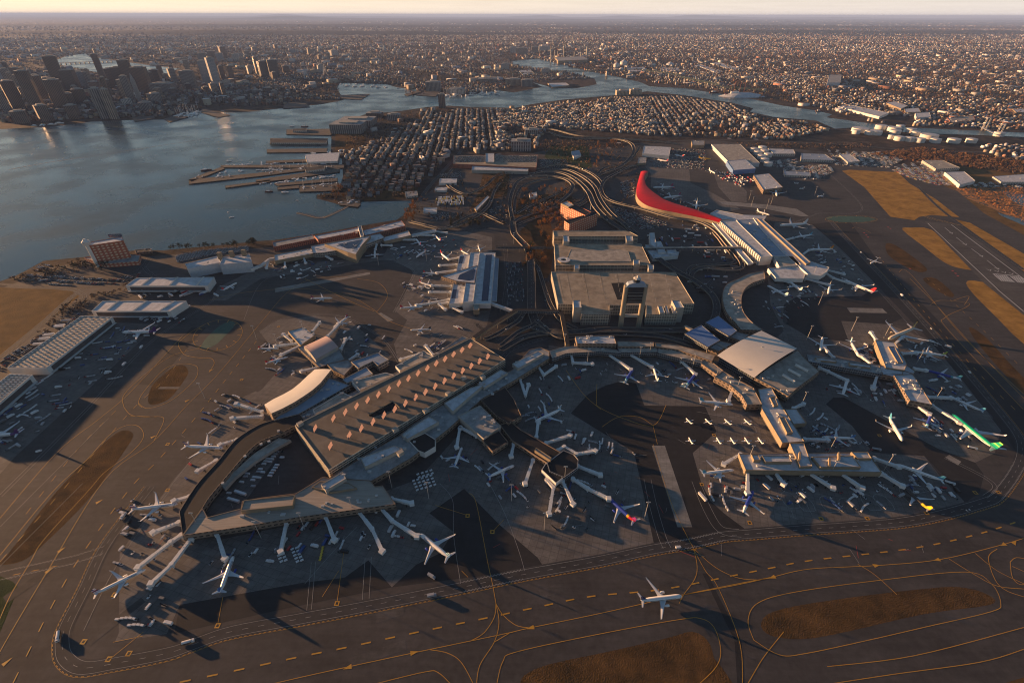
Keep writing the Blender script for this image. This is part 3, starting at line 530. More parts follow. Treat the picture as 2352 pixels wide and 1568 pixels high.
class Bld:
    def __init__(s, name, label, cat, at, group=None):
        X, Y, _ = P(*at) if len(at) == 2 else at; s.o = (X, Y); s.r = thing(name, label, cat, (X, Y, 0), group=group)
    def loc(s, pts): return [(p[0] - s.o[0], p[1] - s.o[1]) for p in pts]
    def mb(s, mb, name, m, parent=None, smooth=False):
        mb.v = [(v[0] - s.o[0], v[1] - s.o[1], v[2]) for v in mb.v]; return mb.build(name, m, parent or s.r, smooth)
    def vol(s, pts, z, wall='terminal wall', roof='grey roof', z0=0, lip=.9, wname='wall', rname='roof', world=False, inset=.6):
        w = s.loc(pts if world else WP(pts, z)); w = ccw(w)
        if z0 == 0 and z <= 16 and s.r.get('category') == 'terminal':      # open undercroft: set back ground floor
            z0 = 4.8; u = MB(); n = len(w); q = []
            for i in range(n):
                p0, p1, p2 = w[i - 1], w[i], w[(i + 1) % n]; n1 = np.array([p1[1] - p0[1], p0[0] - p1[0]]); n2 = np.array([p2[1] - p1[1], p1[0] - p2[0]]); n1 = n1 / (np.linalg.norm(n1) + 1e-9); n2 = n2 / (np.linalg.norm(n2) + 1e-9)
                m_ = n1 + n2; q.append(tuple(np.array(p1) - m_ / max(.5, (1 + n1 @ n2)) * 2.2))
            u.prism(q, 0, 4.8, cap=False); obj('ground_floor', u.v, u.f, mat('ground floor wall', (.06, .055, .05), .8, .5, .4), s.r)
            u = MB(); u.add([(p[0], p[1], 4.8) for p in w], [list(range(n))[::-1]]); obj('soffit', u.v, u.f, MATS['concrete wall'], s.r)
        a = MB(); a.prism(w, z0, z, cap=False)
        # parapet: a lip of wall round the roof
        c = np.mean(np.array(w), 0); n = len(w); inn = []
        for i in range(n):
            p0, p1, p2 = w[i - 1], w[i], w[(i + 1) % n]
            n1 = np.array([p1[1] - p0[1], p0[0] - p1[0]]); n2 = np.array([p2[1] - p1[1], p1[0] - p2[0]]); n1 = n1 / (np.linalg.norm(n1) + 1e-9); n2 = n2 / (np.linalg.norm(n2) + 1e-9)
            m_ = n1 + n2; k = max(.5, (1 + n1 @ n2)); inn.append(tuple(np.array(p1) - m_ / k * inset))
        if lip:
            zz = z + lip * .0
            for i in range(n):
                j = (i + 1) % n; a.add([(*w[i], z), (*w[j], z), (*inn[j], z), (*inn[i], z)], [(0, 1, 2, 3)])
                a.add([(*inn[j], z), (*inn[i], z), (*inn[i], z - lip), (*inn[j], z - lip)], [(0, 1, 2, 3)])
        wo = obj(wname, a.v, a.f, MATS[wall], s.r, False, a.uv)
        rp = inn if lip else w; zz = z - lip
        from mathutils.geometry import tessellate_polygon
        vs = [Vector((p[0], p[1], zz)) for p in rp]; t = tessellate_polygon([vs]); fs = []
        for q in t:
            nz = (vs[q[1]] - vs[q[0]]).cross(vs[q[2]] - vs[q[0]]).z; fs.append(q if nz > 0 else (q[0], q[2], q[1]))
        ro = obj(rname, vs, fs, MATS[roof], s.r); ro['_z'] = zz; del ro['_z']
        return ro
    def units(s, pts, z, n, seed, size=(2, 5), name='roof_unit', m='roof unit metal', h=(1, 2.5), ang=0.0, z_=None):
        rnd = random.Random(seed); w = WP(pts, z); xs = [p[0] for p in w]; ys = [p[1] for p in w]; k = 0; t = 0
        while k < n and t < 900:
            t += 1; x = rnd.uniform(min(xs), max(xs)); y = rnd.uniform(min(ys), max(ys))
            if not inpoly(np.array([x]), np.array([y]), w)[0]: continue
            b = MB(); hh = rnd.uniform(*h); b.box((x, y, z - .9 + hh / 2), (rnd.uniform(*size), rnd.uniform(*size) * .7, hh), ang); s.mb(b, name, MATS[m]); k += 1
def qlerp(q, u, v):                       # point in a sheet quad
    a, b, c, d = [np.array(p, float) for p in q]; t = a + (b - a) * u; l = d + (c - d) * u; r = t + (l - t) * v; return (r[0], r[1])
def angw(a, b, z=0):
    p, q = P(*a, z), P(*b, z); return math.atan2(q[1] - p[1], q[0] - p[0])
# --- west garage with sun canopies
g = Bld('parking_garage', 'long brown parking garage topped by rows of tilted solar canopies', 'parking garage', (900, 950))
GQ = [(677, 976), (755, 1079), (1161, 825), (1081, 776)]
mat('brown parking deck', (.17, .145, .115), .9, .3, .05); g.vol(GQ, 20, 'garage wall', 'brown parking deck'); ga = angw((755, 1079), (1161, 825), 20)
nb = MB(); nb.prism(WP([(846, 954), (902, 922), (917, 936), (858, 957)], 19.3), 19.12, 19.25); g.mb(nb, 'ramp_opening', MATS['dark opening'])
for a, b in (((846, 954), (902, 922)), ((902, 922), (918, 937))):
    w = MB(); ribbon(w, WP([a, b], 19.3), 1.2, 20.6); p = WP([a, b], 19.3); w.box(((p[0][0] + p[1][0]) / 2, (p[0][1] + p[1][1]) / 2, 19.9), (math.dist(*p), 1, 1.6), math.atan2(p[1][1] - p[0][1], p[1][0] - p[0][0])); g.mb(w, 'ramp_wall', MATS['tan wall'])
m, N, L, b = _new('canopy panel'); uv = N.new('ShaderNodeUVMap'); uv.uv_map = 'UV'; sp = N.new('ShaderNodeSeparateXYZ'); L.new(uv.outputs[0], sp.inputs[0])
k = math_node(N, L, 'GREATER_THAN', math_node(N, L, 'FRACT', math_node(N, L, 'MULTIPLY', sp.outputs[0], .62)), .45); mx = N.new('ShaderNodeMix'); mx.data_type = 'RGBA'; L.new(k, mx.inputs[0]); mx.inputs[6].default_value = (.14, .08, .075, 1); mx.inputs[7].default_value = (.34, .25, .24, 1); L.new(mx.outputs[2], b.inputs['Base Color']); b.inputs['Roughness'].default_value = 1; b.inputs['Specular IOR Level'].default_value = 0
CAN = [(545, 997), (713, 907), (822, 850), (925, 795), (1027, 740), (1125, 689), (1220, 640), (1313, 588), (1402, 541), (1489, 494), (1574, 448), (1656, 404), (1737, 362), (1815, 320), (1893, 280), (1967, 240),
       (685, 1160), (858, 1062), (968, 999), (1075, 940), (1175, 879), (1275, 823), (1372, 769), (1466, 714), (1557, 665), (1645, 614), (1730, 564), (1815, 518), (1897, 470), (1975, 427), (2052, 383), (2127, 340)]
for i, (x, y) in enumerate(CAN):
    X, Y, _ = P(588 + x * .2502, 735 + y * .2502, 23)
    row = 'garage edge beside the low decks' if i < 16 else 'garage edge beside the long terminal'
    n_ = i if i < 16 else i - 16
    if i == 0: c0 = thing('solar_canopy', '', 'solar canopy', (X, Y, 19.1), 0)
    if i == 0:
        pm = MB(); hw, hd = 3.7, 4.1; fa = R(-122); fx = Vector((sin(fa), cos(fa), 0)); sx = Vector((cos(fa), -sin(fa), 0)); up = Vector((0, 0, 1))
        c_ = Vector((0, 0, 5.2)); d1 = (fx * -cos(R(50)) + up * sin(R(50))) * hd; d2 = sx * hw; nn_ = (up * cos(R(50)) + fx * sin(R(50))) * .12
        q = [c_ - d2 - d1, c_ + d2 - d1, c_ + d2 + d1, c_ - d2 + d1]
        vs = [v + nn_ for v in q] + [v - nn_ for v in q]
        pm.add(vs, [(0, 1, 2, 3), (7, 6, 5, 4), (0, 4, 5, 1), (1, 5, 6, 2), (2, 6, 7, 3), (3, 7, 4, 0)], [[(0, 0), (10, 0), (10, 10), (0, 10)]] * 6); pm.build('panel', MATS['canopy panel'], c0)
        mm = MB(); mm.cyl((0, 0, 0), (0, 0, 5.1), .35); mm.build('post', MATS['steel'], c0); mm = MB(); mm.box((0, 0, 4.3), (.3, 6, .3), fa); mm.build('frame', MATS['steel'], c0)
        cc = c0
    else: cc = dup(c0, (X, Y, 19.1), 0)
    od = ['nearest', 'second', 'third', 'fourth', 'fifth', 'sixth', 'seventh', 'eighth', 'ninth', 'tenth', 'eleventh', 'twelfth', 'thirteenth', 'fourteenth', 'fifteenth', 'farthest'][n_]
    cc['label'] = 'pink striped tilted solar canopy, %s of sixteen in the %s row on the garage roof' % (od, 'left' if i < 16 else 'right'); cc['group'] = 'solar canopies on the garage roof'
for x, y in ((690, 975), (908, 988), (978, 945), (1065, 870), (1030, 905), (1109, 868), (920, 1042)):
    w = MB(); X, Y, _ = P(x, y, 20); w.box((X, Y, 21), (7, 5, 5), ga); g.mb(w, 'stair_tower', MATS['concrete wall'])
# --- terminal B west group
b = Bld('airport_terminal', 'low terminal cluster with curved glowing pale roof beside the brown solar garage', 'terminal', (760, 930))
b.vol([(684, 949), (703, 967), (1075, 776), (1062, 771), (1000, 812), (905, 857), (800, 905)], 11, 'terminal wall', 'grey roof')
b.vol([(628, 965), (676, 925), (718, 897), (752, 866), (803, 884), (686, 950)], 14, 'terminal wall', 'blue grey roof')
# curved, sun-facing roof lofted between its two edges
top = [(607, 929), (628, 916), (651, 905), (672, 893), (688, 880), (706, 863), (723, 848)]; bot = [(623, 949), (650, 937), (676, 923), (698, 909), (718, 895), (736, 879), (761, 848)]
rm = MB(); rings = []
for p, q in zip(bot, top):
    A_, B_ = P(*p, 22), P(*q, 15.5); rings.append([(A_[0] + (B_[0] - A_[0]) * t, A_[1] + (B_[1] - A_[1]) * t, 22 - 6.5 * (t ** 1.3)) for t in (0, .25, .5, .75, 1)])
rm.loft(rings, cap=False, close=False); b.mb(rm, 'curved_roof', MATS['pale metal roof'], smooth=True)
wm = MB(); e = [r[0] for r in rings]; e2 = [r[-1] for r in rings]
for ln in (e, e2):
    for p, q in zip(ln, ln[1:]): l = math.dist(p[:2], q[:2]); wm.add([(p[0], p[1], 0), (q[0], q[1], 0), (q[0], q[1], q[2] - .2), (p[0], p[1], p[2] - .2)], [(0, 1, 2, 3)], [[(0, 0), (l, 0), (l, q[2]), (0, p[2])]])
for r_ in (rings[0], rings[-1]): wm.add([(r_[0][0], r_[0][1], 0), (r_[-1][0], r_[-1][1], 0)] + [(x, y, z - .2) for x, y, z in r_[::-1]], [(0, 1, 2, 3, 4, 5, 6)])
b.mb(wm, 'wall', MATS['brown wall'])
b.vol([(806, 830), (868, 809), (893, 825), (868, 839), (856, 829), (823, 845)], 15, 'terminal wall', 'blue grey roof')
b.vol([(786, 871), (841, 842), (857, 858), (796, 879)], 15, 'terminal wall', 'blue grey roof')
for q in ([(908, 840), (973, 805), (997, 818), (918, 850)], [(807, 875), (885, 855), (904, 860), (826, 895)], [(718, 940), (786, 900), (808, 910), (724, 949)]):
    b.vol(q, 17, 'white wall', 'tan roof', z0=9, wname='penthouse_wall', rname='penthouse_roof'); b.units(q, 17, 3, q[0][0])
b.vol([(750, 835), (800, 825), (812, 838), (790, 862), (765, 850)], 12, 'brown wall', 'grey roof')
b.units([(684, 949), (703, 967), (1075, 776), (1000, 812), (905, 857), (800, 905)], 11, 14, 5)
b.units([(628, 965), (676, 925), (752, 866), (803, 884), (686, 950)], 14, 6, 6)
# --- satellite
b = Bld('satellite_terminal', 'small satellite terminal with pinkish barrel vault roof, ringed by boarding bridges', 'terminal', (735, 815))
b.vol([(684, 798), (697, 791), (776, 794), (792, 825), (733, 843)], 10, 'brown wall', 'grey roof')
b.vol([(661, 760), (698, 750), (724, 769), (690, 793)], 12, 'tan wall', 'white roof'); b.units([(661, 760), (698, 750), (724, 769), (690, 793)], 12, 5, 9)
q = [P(697, 793, 17), P(724, 823, 17), P(776, 794, 17), P(748, 769, 17)]; rings = []
for t in [k / 10 for k in range(11)]:
    A_ = [q[1][i] + (q[0][i] - q[1][i]) * t for i in (0, 1)]; B_ = [q[2][i] + (q[3][i] - q[2][i]) * t for i in (0, 1)]; z = 15 + 3.5 * sin(pi * t)
    rings.append([(A_[0], A_[1], z), (B_[0], B_[1], z)])
w = MB(); w.loft(rings, cap=False, close=False); b.mb(w, 'vaulted_roof', mat('pink metal roof', (.50, .36, .32), .5, .08, .05), smooth=True)
w = MB()
for k in (0, 1): w.add([(rings[0][k][0], rings[0][k][1], 8), (rings[-1][k][0], rings[-1][k][1], 8)] + [(r[k][0], r[k][1], r[k][2] - .3) for r in rings[::-1]], [list(range(13))])
for r_ in (rings[0], rings[-1]): w.add([(*r_[0][:2], 8), (*r_[1][:2], 8), (*r_[1][:2], 14.8), (*r_[0][:2], 14.8)], [(0, 1, 2, 3)])
b.mb(w, 'gable_wall', MATS['concrete wall'])
# --- black curved terminal wing
outer = smooth_line([(411, 1174), (432, 1140), (457, 1105), (500, 1058), (540, 1010), (588, 978), (625, 964), (660, 952), (688, 948)], 5)
inner = smooth_line([(700, 967), (668, 982), (640, 996), (600, 1012), (570, 1036), (530, 1082), (498, 1120), (478, 1145), (465, 1166)], 5)
b = Bld('curved_terminal_wing', 'black roofed crescent terminal wing curling round a vehicle yard', 'terminal', (540, 1060))
b.vol([(419, 1228)] + outer + inner, 13, 'brown wall', 'black roof', lip=.6)
b.vol([(505, 1112), (560, 1062), (585, 1040), (640, 1005), (668, 1010), (640, 1025), (590, 1056), (540, 1095), (516, 1122)], 9, 'concrete wall', 'tan roof', rname='lower_roof')
for x, y in ((563, 1048), (600, 1020), (618, 1014), (512, 1110), (640, 990)):
    w = MB(); X, Y, _ = P(x, y, 13); w.box((X, Y, 13.4), (3, 2.5, 2), .5); b.mb(w, 'roof_unit', MATS['roof unit metal'])
# --- terminal B pier at the near corner
PR = mat('ribbed tan roof', (.34, .30, .25), .6, .2, .25, stretch=(.15, 2.5, 1, .35))
b = Bld('pier_terminal', 'ribbed tan roofed pier terminal ending in a sharp point above the near gates', 'terminal', (640, 1180))
b.vol([(419, 1229), (465, 1167), (477, 1187), (553, 1167), (556, 1150), (600, 1142), (680, 1132), (740, 1095), (849, 1102), (861, 1116), (879, 1114), (909, 1157), (680, 1188), (550, 1210)], 13, 'brown wall', 'ribbed tan roof')
b.vol([(553, 1172), (560, 1148), (677, 1136), (672, 1160)], 17.5, 'tan wall', 'ribbed tan roof', z0=11, rname='upper_roof', wname='upper_wall')
b.vol([(716, 1118), (735, 1104), (800, 1108), (820, 1120), (760, 1130)], 15, 'tan wall', 'ribbed tan roof', z0=11, rname='upper_roof', wname='upper_wall')
b.units([(480, 1195), (553, 1180), (680, 1165), (860, 1130), (880, 1150), (680, 1180)], 13, 10, 11)
w = MB(); w.prism(WP([(738, 1120), (758, 1108), (842, 1070), (795, 1086)][::1], 16), 9, 16); 
# --- terminal B east strip
b = Bld('long_terminal', 'long grey roofed terminal strip running between the solar garage and the gates', 'terminal', (960, 1020))
b.vol([(745, 1104), (846, 1039), (918, 998), (948, 973), (1013, 930), (1042, 923), (1096, 890), (1176, 849), (1215, 803), (1240, 797), (1262, 806), (1262, 822), (1180, 874), (1108, 915), (1026, 988), (943, 1052), (853, 1104)], 12, 'brown wall', 'grey roof')
for q, zz in (([(737, 1112), (787, 1083), (795, 1098), (748, 1126)], 19), ([(828, 1051), (905, 1022), (925, 1030), (838, 1072)], 17), ([(922, 997), (985, 955), (1008, 968), (935, 1008)], 17), ([(1020, 925), (1080, 890), (1115, 880), (1085, 905), (1040, 945)], 17), ([(1096, 882), (1150, 848), (1166, 855), (1112, 890)], 16), ([(1176, 835), (1236, 806), (1250, 812), (1190, 846)], 16)):
    b.vol(q, zz, 'concrete wall', 'white roof', z0=10, wname='upper_wall', rname='upper_roof'); b.units(q, zz, 2, q[0][0])
b.vol([(1051, 955), (1103, 930), (1151, 978), (1111, 1007)], 14, 'concrete wall', 'grey roof'); b.units([(1075, 945), (1110, 935), (1140, 975), (1110, 995)], 14, 8, 3)
b.vol([(1104, 918), (1160, 888), (1180, 915), (1198, 955), (1168, 972), (1140, 955)], 13, 'brown wall', 'black roof')
b.vol([(1106, 1009), (1146, 988), (1167, 1014), (1131, 1036)], 12, 'brown wall', 'black roof')
b.vol([(938, 1010), (976, 993), (1000, 1008), (1000, 1025), (975, 1040), (960, 1034)], 13, 'white wall', 'black roof')
b.units([(819, 1052), (1176, 838), (1180, 874), (1026, 985), (853, 1100)], 12, 24, 8)
# --- octagon pier
b = Bld('octagonal_pier', 'black roofed pier with octagonal end room and white walls among radiating bridges', 'terminal', (1240, 1050))
b.vol([(1148, 975), (1172, 966), (1196, 986), (1292, 1040), (1258, 1063), (1176, 1011)], 11, 'brown wall', 'black roof')
b.vol([(1256, 1062), (1294, 1033), (1318, 1042), (1329, 1055), (1326, 1074), (1296, 1096), (1262, 1082)], 12, 'glass wall', 'black roof', inset=.7)
b.vol([(1244, 1078), (1254, 1062), (1296, 1094), (1277, 1109)], 10.9, 'white wall', 'black roof', inset=.6)
b.vol([(1231, 1027), (1267, 1050), (1264, 1056), (1228, 1033)], 15, 'tan wall', 'tan roof', z0=10, wname='penthouse_wall', rname='penthouse_roof')
# --- horseshoe terminal
b = Bld('horseshoe_terminal', 'narrow horseshoe shaped terminal curving around the dark central apron', 'terminal', (1450, 800))
b.vol([(1262, 806), (1296, 796), (1326, 794), (1416, 803), (1427, 811), (1376, 807), (1301, 811), (1268, 823)], 12, 'glass wall', 'tan roof')
b.vol([(1419, 795), (1509, 797), (1511, 808), (1422, 809)], 12, 'glass wall', 'tan roof'); b.vol([(1512, 797), (1614, 820), (1611, 834), (1511, 810)], 12, 'glass wall', 'tan roof')
b.vol([(1321, 772), (1410, 770), (1416, 789), (1326, 789)], 19, 'brown wall', 'white roof'); b.units([(1325, 772), (1408, 771), (1412, 786), (1330, 786)], 19, 8, 4)
b.vol([(1417, 783), (1501, 784), (1502, 795), (1419, 795)], 15, 'brown wall', 'tan roof'); b.vol([(1504, 786), (1554, 791), (1643, 815), (1636, 829), (1556, 802), (1506, 795)], 15, 'brown wall', 'tan roof')
b.vol([(1614, 820), (1640, 834), (1662, 851), (1650, 862), (1611, 834)], 12, 'brown wall', 'tan roof')
b.vol([(1660, 851), (1694, 871), (1731, 890), (1751, 928), (1716, 929), (1704, 908), (1676, 883), (1641, 865)], 14, 'brown wall', 'tan roof')
b.units([(1300, 800), (1420, 806), (1610, 828), (1600, 822), (1420, 800)], 12, 6, 5); b.units([(1660, 855), (1725, 890), (1745, 920), (1716, 920), (1676, 880)], 14, 7, 6)
# --- big pale sail roof
b = Bld('main_terminal', 'broad pale square sail roof terminal at the end of the horseshoe', 'terminal', (1765, 850))
q = [P(1648, 813, 20), P(1749, 759, 24), P(1831, 800, 24), P(1733, 864, 20)]; rings = []
for i in range(9):
    t = i / 8; row = []
    for j in range(9):
        s_ = j / 8; A_ = [q[0][k] + (q[3][k] - q[0][k]) * s_ for k in range(3)]; B_ = [q[1][k] + (q[2][k] - q[1][k]) * s_ for k in range(3)]
        row.append((A_[0] + (B_[0] - A_[0]) * t, A_[1] + (B_[1] - A_[1]) * t, A_[2] + (B_[2] - A_[2]) * t + 2.5 * sin(pi * t) - (2.6 * (1 - t) ** 6)))
    rings.append(row)
w = MB(); w.loft(rings, cap=False, close=False); b.mb(w, 'sail_roof', MATS['pale metal roof'], smooth=True)
w = MB(); ins = [P(1655, 813, 18), P(1749, 764, 18), P(1824, 800, 18), P(1733, 858, 18)]; w.prism([p[:2] for p in ins], 0, 18); b.mb(w, 'wall', MATS['glass wall'])
b.vol([(1733, 867), (1764, 845), (1833, 803), (1853, 826), (1883, 852), (1831, 891), (1811, 910), (1770, 886)], 14, 'brown wall', 'tan roof')
for x0, y0, x1, y1 in ((1827, 838, 1855, 852), (1811, 849, 1838, 863), (1798, 861, 1825, 877)):
    w = MB(); p, r_ = P(x0, y0, 15), P(x1, y1, 15); w.cyl(p, r_, 2.2, n=10); b.mb(w, 'roof_skylight', MATS['pale metal roof'])
b.units([(1740, 866), (1790, 850), (1820, 890), (1808, 903), (1775, 884)], 14, 6, 8)
for nm, lb, q in (('canopy_building', 'blue ribbed metal canopy roof nearest the pale sail roof', [(1573, 765), (1611, 746), (1654, 781), (1626, 797)]), ('canopy_building', 'second blue ribbed metal canopy roof nearer the large garage', [(1620, 740), (1650, 725), (1693, 759), (1676, 772)])):
    c_ = Bld(nm, lb, 'canopy', q[0], 'blue canopy roofs over the terminal road'); c_.vol(q, 15, 'glass wall', 'blue metal roof', z0=9, lip=.3)
    for p in WP(q, 15): w = MB(); w.cyl((*p, 0), (*p, 9), .5); c_.mb(w, 'column', MATS['concrete wall'])
b.vol([(1654, 782), (1684, 789), (1651, 806), (1628, 797)], 12, 'brown wall', 'grey roof'); b.vol([(1692, 761), (1722, 768), (1703, 783), (1676, 773)], 12, 'brown wall', 'grey roof')
# --- piers right
b = Bld('gate_pier', 'grey roofed T shaped gate pier at the right, edges lit gold', 'terminal', (1800, 980))
b.vol([(1742, 893), (1772, 889), (1800, 938), (1848, 1013), (1797, 1017), (1750, 938)], 13, 'tan wall', 'white roof'); b.vol([(1802, 939), (1830, 938), (1853, 971), (1823, 974)], 11, 'tan wall', 'white roof')
b.vol([(1814, 1017), (1847, 1017), (1866, 1070), (1838, 1071)], 15, 'tan wall', 'white roof'); b.vol([(1697, 1041), (1994, 1038), (2026, 1084), (1713, 1079)], 12, 'tan wall', 'white roof')
for q in ([(1750, 1045), (1812, 1045), (1820, 1060), (1758, 1060)], [(1726, 1043), (1742, 1043), (1748, 1056), (1732, 1056)], [(1865, 1048), (1960, 1046), (1978, 1072), (1885, 1072)], [(1955, 1037), (1993, 1037), (2003, 1052), (1970, 1052)]):
    b.vol(q, 15.5, 'tan wall', 'white roof', z0=11, wname='upper_wall', rname='upper_roof')
b.vol([(1790, 958), (1802, 956), (1822, 992), (1808, 994)], 16, 'tan wall', 'tan roof', z0=12, wname='penthouse_wall', rname='penthouse_roof'); b.vol([(1768, 912), (1780, 910), (1788, 930), (1778, 932)], 15, 'tan wall', 'tan roof', z0=12, wname='penthouse_wall', rname='penthouse_roof')
b.units([(1765, 900), (1790, 940), (1830, 1005), (1800, 1005), (1760, 940)], 13, 12, 2); b.units([(1700, 1043), (1994, 1040), (2015, 1075), (1715, 1070)], 12, 14, 3)
for k in range(3):
    w = MB(); X, Y, _ = P((1835, 1925, 1903)[k], (1050, 1051, 1064)[k], 15); w.box((X, Y, 16.5), (2, 12, 5), -.5); b.mb(w, 'vent_wall', MATS['tan wall'])
b = Bld('island_pier', 'pale roofed double gate pier reached by a long covered link, far right apron', 'terminal', (2070, 870))
b.vol([(1853, 813), (2019, 838), (2075, 848), (2075, 858), (2030, 860), (1857, 830)], 12, 'glass wall', 'grey roof'); b.vol([(2010, 780), (2055, 785), (2084, 834), (2078, 850), (2035, 844)], 14, 'tan wall', 'white roof')
b.vol([(2019, 838), (2060, 846), (2097, 857), (2090, 866), (2050, 864), (2028, 860)], 12.4, 'brown wall', 'white roof'); b.vol([(2053, 861), (2097, 858), (2142, 929), (2090, 919)], 14, 'brown wall', 'white roof'); b.vol([(2074, 846), (2084, 838), (2103, 852), (2097, 860), (2072, 860)], 12, 'tan wall', 'white roof')
b.vol([(1872, 820), (1920, 826), (1922, 831), (1876, 826)], 14, 'tan wall', 'white roof', z0=10, wname='upper_wall', rname='upper_roof'); b.vol([(1950, 831), (2000, 838), (2000, 844), (1952, 838)], 14, 'tan wall', 'white roof', z0=10, wname='upper_wall', rname='upper_roof')
b.vol([(2040, 795), (2055, 795), (2075, 832), (2062, 832)], 15.5, 'tan wall', 'blue grey roof', z0=12, wname='upper_wall', rname='upper_roof')
b.units([(1860, 820), (2019, 842), (2025, 856), (1860, 828)], 12, 14, 5); b.units([(2065, 868), (2100, 868), (2112, 895), (2080, 900)], 14, 10, 6, size=(3, 7)); b.units([(2015, 785), (2040, 788), (2060, 835), (2040, 838)], 14, 4, 7)
# curved north-east ring
ro = smooth_line([(1755, 622), (1722, 628), (1695, 640), (1670, 652), (1660, 672), (1662, 700), (1672, 722), (1690, 742), (1702, 757)], 5); ri = smooth_line([(1755, 758), (1726, 738), (1708, 715), (1703, 690), (1710, 665), (1728, 650), (1758, 640)], 5)
b = Bld('ring_terminal', 'pale quarter ring terminal curving between the long white hall and the sail roof', 'terminal', (1690, 700))
b.vol(ro + ri, 13, 'brown wall', 'tan roof'); b.units([(1700, 650), (1670, 680), (1690, 730), (1705, 720), (1700, 670)], 13, 12, 8)
# international terminal
b = Bld('international_terminal', 'long white roofed hall with lit column arcade and white gate spine', 'terminal', (1745, 560))
b.vol([(1654, 508), (1690, 505), (1775, 588), (1747, 590)], 20, 'white wall', 'white roof')
w = MB()
p0, p1 = P(1654, 508, 20), P(1747, 590, 20)
for i in range(22):
    t = (i + .5) / 22; cw = MB(); cw.box((p0[0] + (p1[0] - p0[0]) * t - 1.5, p0[1] + (p1[1] - p0[1]) * t - 1, 10), (1.6, 1.6, 20)); b.mb(cw, 'column', MATS['pale metal roof'])
b.vol([(1636, 511), (1645, 510), (1731, 603), (1718, 606)], 11, 'white wall', 'white roof', z0=7, rname='canopy_roof'); b.vol([(1691, 505), (1741, 503), (1823, 588), (1776, 588)], 14, 'white wall', 'blue grey roof')
b.vol([(1730, 500), (1758, 511), (1812, 556), (1863, 600), (1905, 614), (1899, 624), (1884, 633), (1855, 629), (1800, 580), (1748, 525)], 15, 'white wall', 'white roof')
b.vol([(1777, 588), (1823, 588), (1840, 608), (1790, 612)], 15, 'white wall', 'tan roof'); b.vol([(1764, 616), (1846, 612), (1852, 626), (1846, 640), (1782, 638)], 13, 'white wall', 'white roof')
b.vol([(1740, 502), (1752, 503), (1862, 602), (1852, 606)], 18, 'tan wall', 'white roof', z0=12, wname='spine_wall', rname='spine_roof')
b.vol([(1631, 490), (1646, 482), (1706, 493), (1761, 495), (1755, 504), (1700, 506), (1655, 503)], 11, 'white wall', 'white roof')
b.units([(1700, 508), (1740, 507), (1815, 585), (1780, 585)], 14, 22, 9, size=(3, 7)); b.units([(1660, 509), (1688, 507), (1770, 585), (1750, 587)], 20, 12, 10, size=(1, 1.5), h=(.4, .8))
# red roof
rl_ = smooth_line([(1472, 394), (1466, 415), (1462, 432), (1462, 448), (1470, 461), (1489, 473), (1520, 482), (1551, 488), (1590, 496), (1626, 504), (1652, 511)], 5)
rr_ = smooth_line([(1489, 394), (1482, 405), (1482, 418), (1486, 428), (1499, 440), (1512, 449), (1526, 458), (1550, 467), (1576, 475), (1605, 484), (1658, 503)], 5)
b = Bld('red_roof_terminal', 'terminal wing with sweeping bright red curved roof', 'terminal', (1500, 450))
w = MB(); rings = []
for p, q in zip(rl_, rr_):
    A_, B_ = P(*p, 15), P(*q, 19); rings.append([(A_[0] + (B_[0] - A_[0]) * t, A_[1] + (B_[1] - A_[1]) * t, 15 + 4 * t + 2.2 * sin(pi * t)) for t in (0, .25, .5, .75, 1)])
w.loft(rings, cap=False, close=False); b.mb(w, 'curved_roof', MATS['red roof'], smooth=True)
w = MB()
for k in (0, -1):
    e = [r[k] for r in rings]
    for p, q in zip(e, e[1:]): l = math.dist(p[:2], q[:2]); w.add([(p[0], p[1], 0), (q[0], q[1], 0), (q[0], q[1], q[2] - .2), (p[0], p[1], p[2] - .2)], [(0, 1, 2, 3)], [[(0, 0), (l, 0), (l, q[2]), (0, p[2])]])
for r_ in (rings[0], rings[-1]): w.add([(r_[0][0], r_[0][1], 0), (r_[-1][0], r_[-1][1], 0)] + [(x, y, z - .2) for x, y, z in r_[::-1]], [(0, 1, 2, 3, 4, 5, 6)])
b.mb(w, 'wall', MATS['tan wall'])
# north-west terminal A and its triangular roof
b = Bld('solar_roof_terminal', 'white terminal with dark solar arrays and a pointed triangular wing', 'terminal', (1090, 640))
b.vol([(1102, 580), (1138, 580), (1127, 697), (1087, 697)], 15, 'white wall', 'white roof'); b.vol([(1080, 580), (1102, 579), (1087, 692), (1063, 694)], 19, 'white wall', 'white roof'); b.vol([(1056, 585), (1080, 584), (1063, 695), (1031, 698)], 13, 'white wall', 'white roof')
b.vol([(1130, 590), (1146, 593), (1141, 691), (1126, 691)], 8, 'white wall', 'blue grey roof', z0=6); b.vol([(1013, 634), (1097, 609), (1090, 650), (1048, 645)], 20, 'brown wall', 'white roof', z0=12)
for q, zz in (([(1116, 584), (1130, 584), (1121, 690), (1106, 690)], 15), ([(1058, 588), (1066, 588), (1061, 604), (1053, 604)], 13), ([(1041, 664), (1049, 664), (1046, 684), (1037, 684)], 13), ([(1051, 640), (1056, 630), (1088, 616), (1092, 620), (1087, 641), (1075, 643)], 20)):
    w = MB(); w.prism(WP(q, zz), zz - .8, zz - .45); b.mb(w, 'solar_array', MATS['solar glass'])
b.vol([(1087, 694), (1101, 694), (1101, 712), (1087, 712)], 14, 'tan wall', 'tan roof'); b.units([(1060, 600), (1075, 600), (1058, 690), (1045, 690)], 13, 10, 6, size=(1.5, 4))
b = Bld('shoreline_terminal', 'long low white terminal with pointed triangular roof near the water', 'terminal', (760, 580))
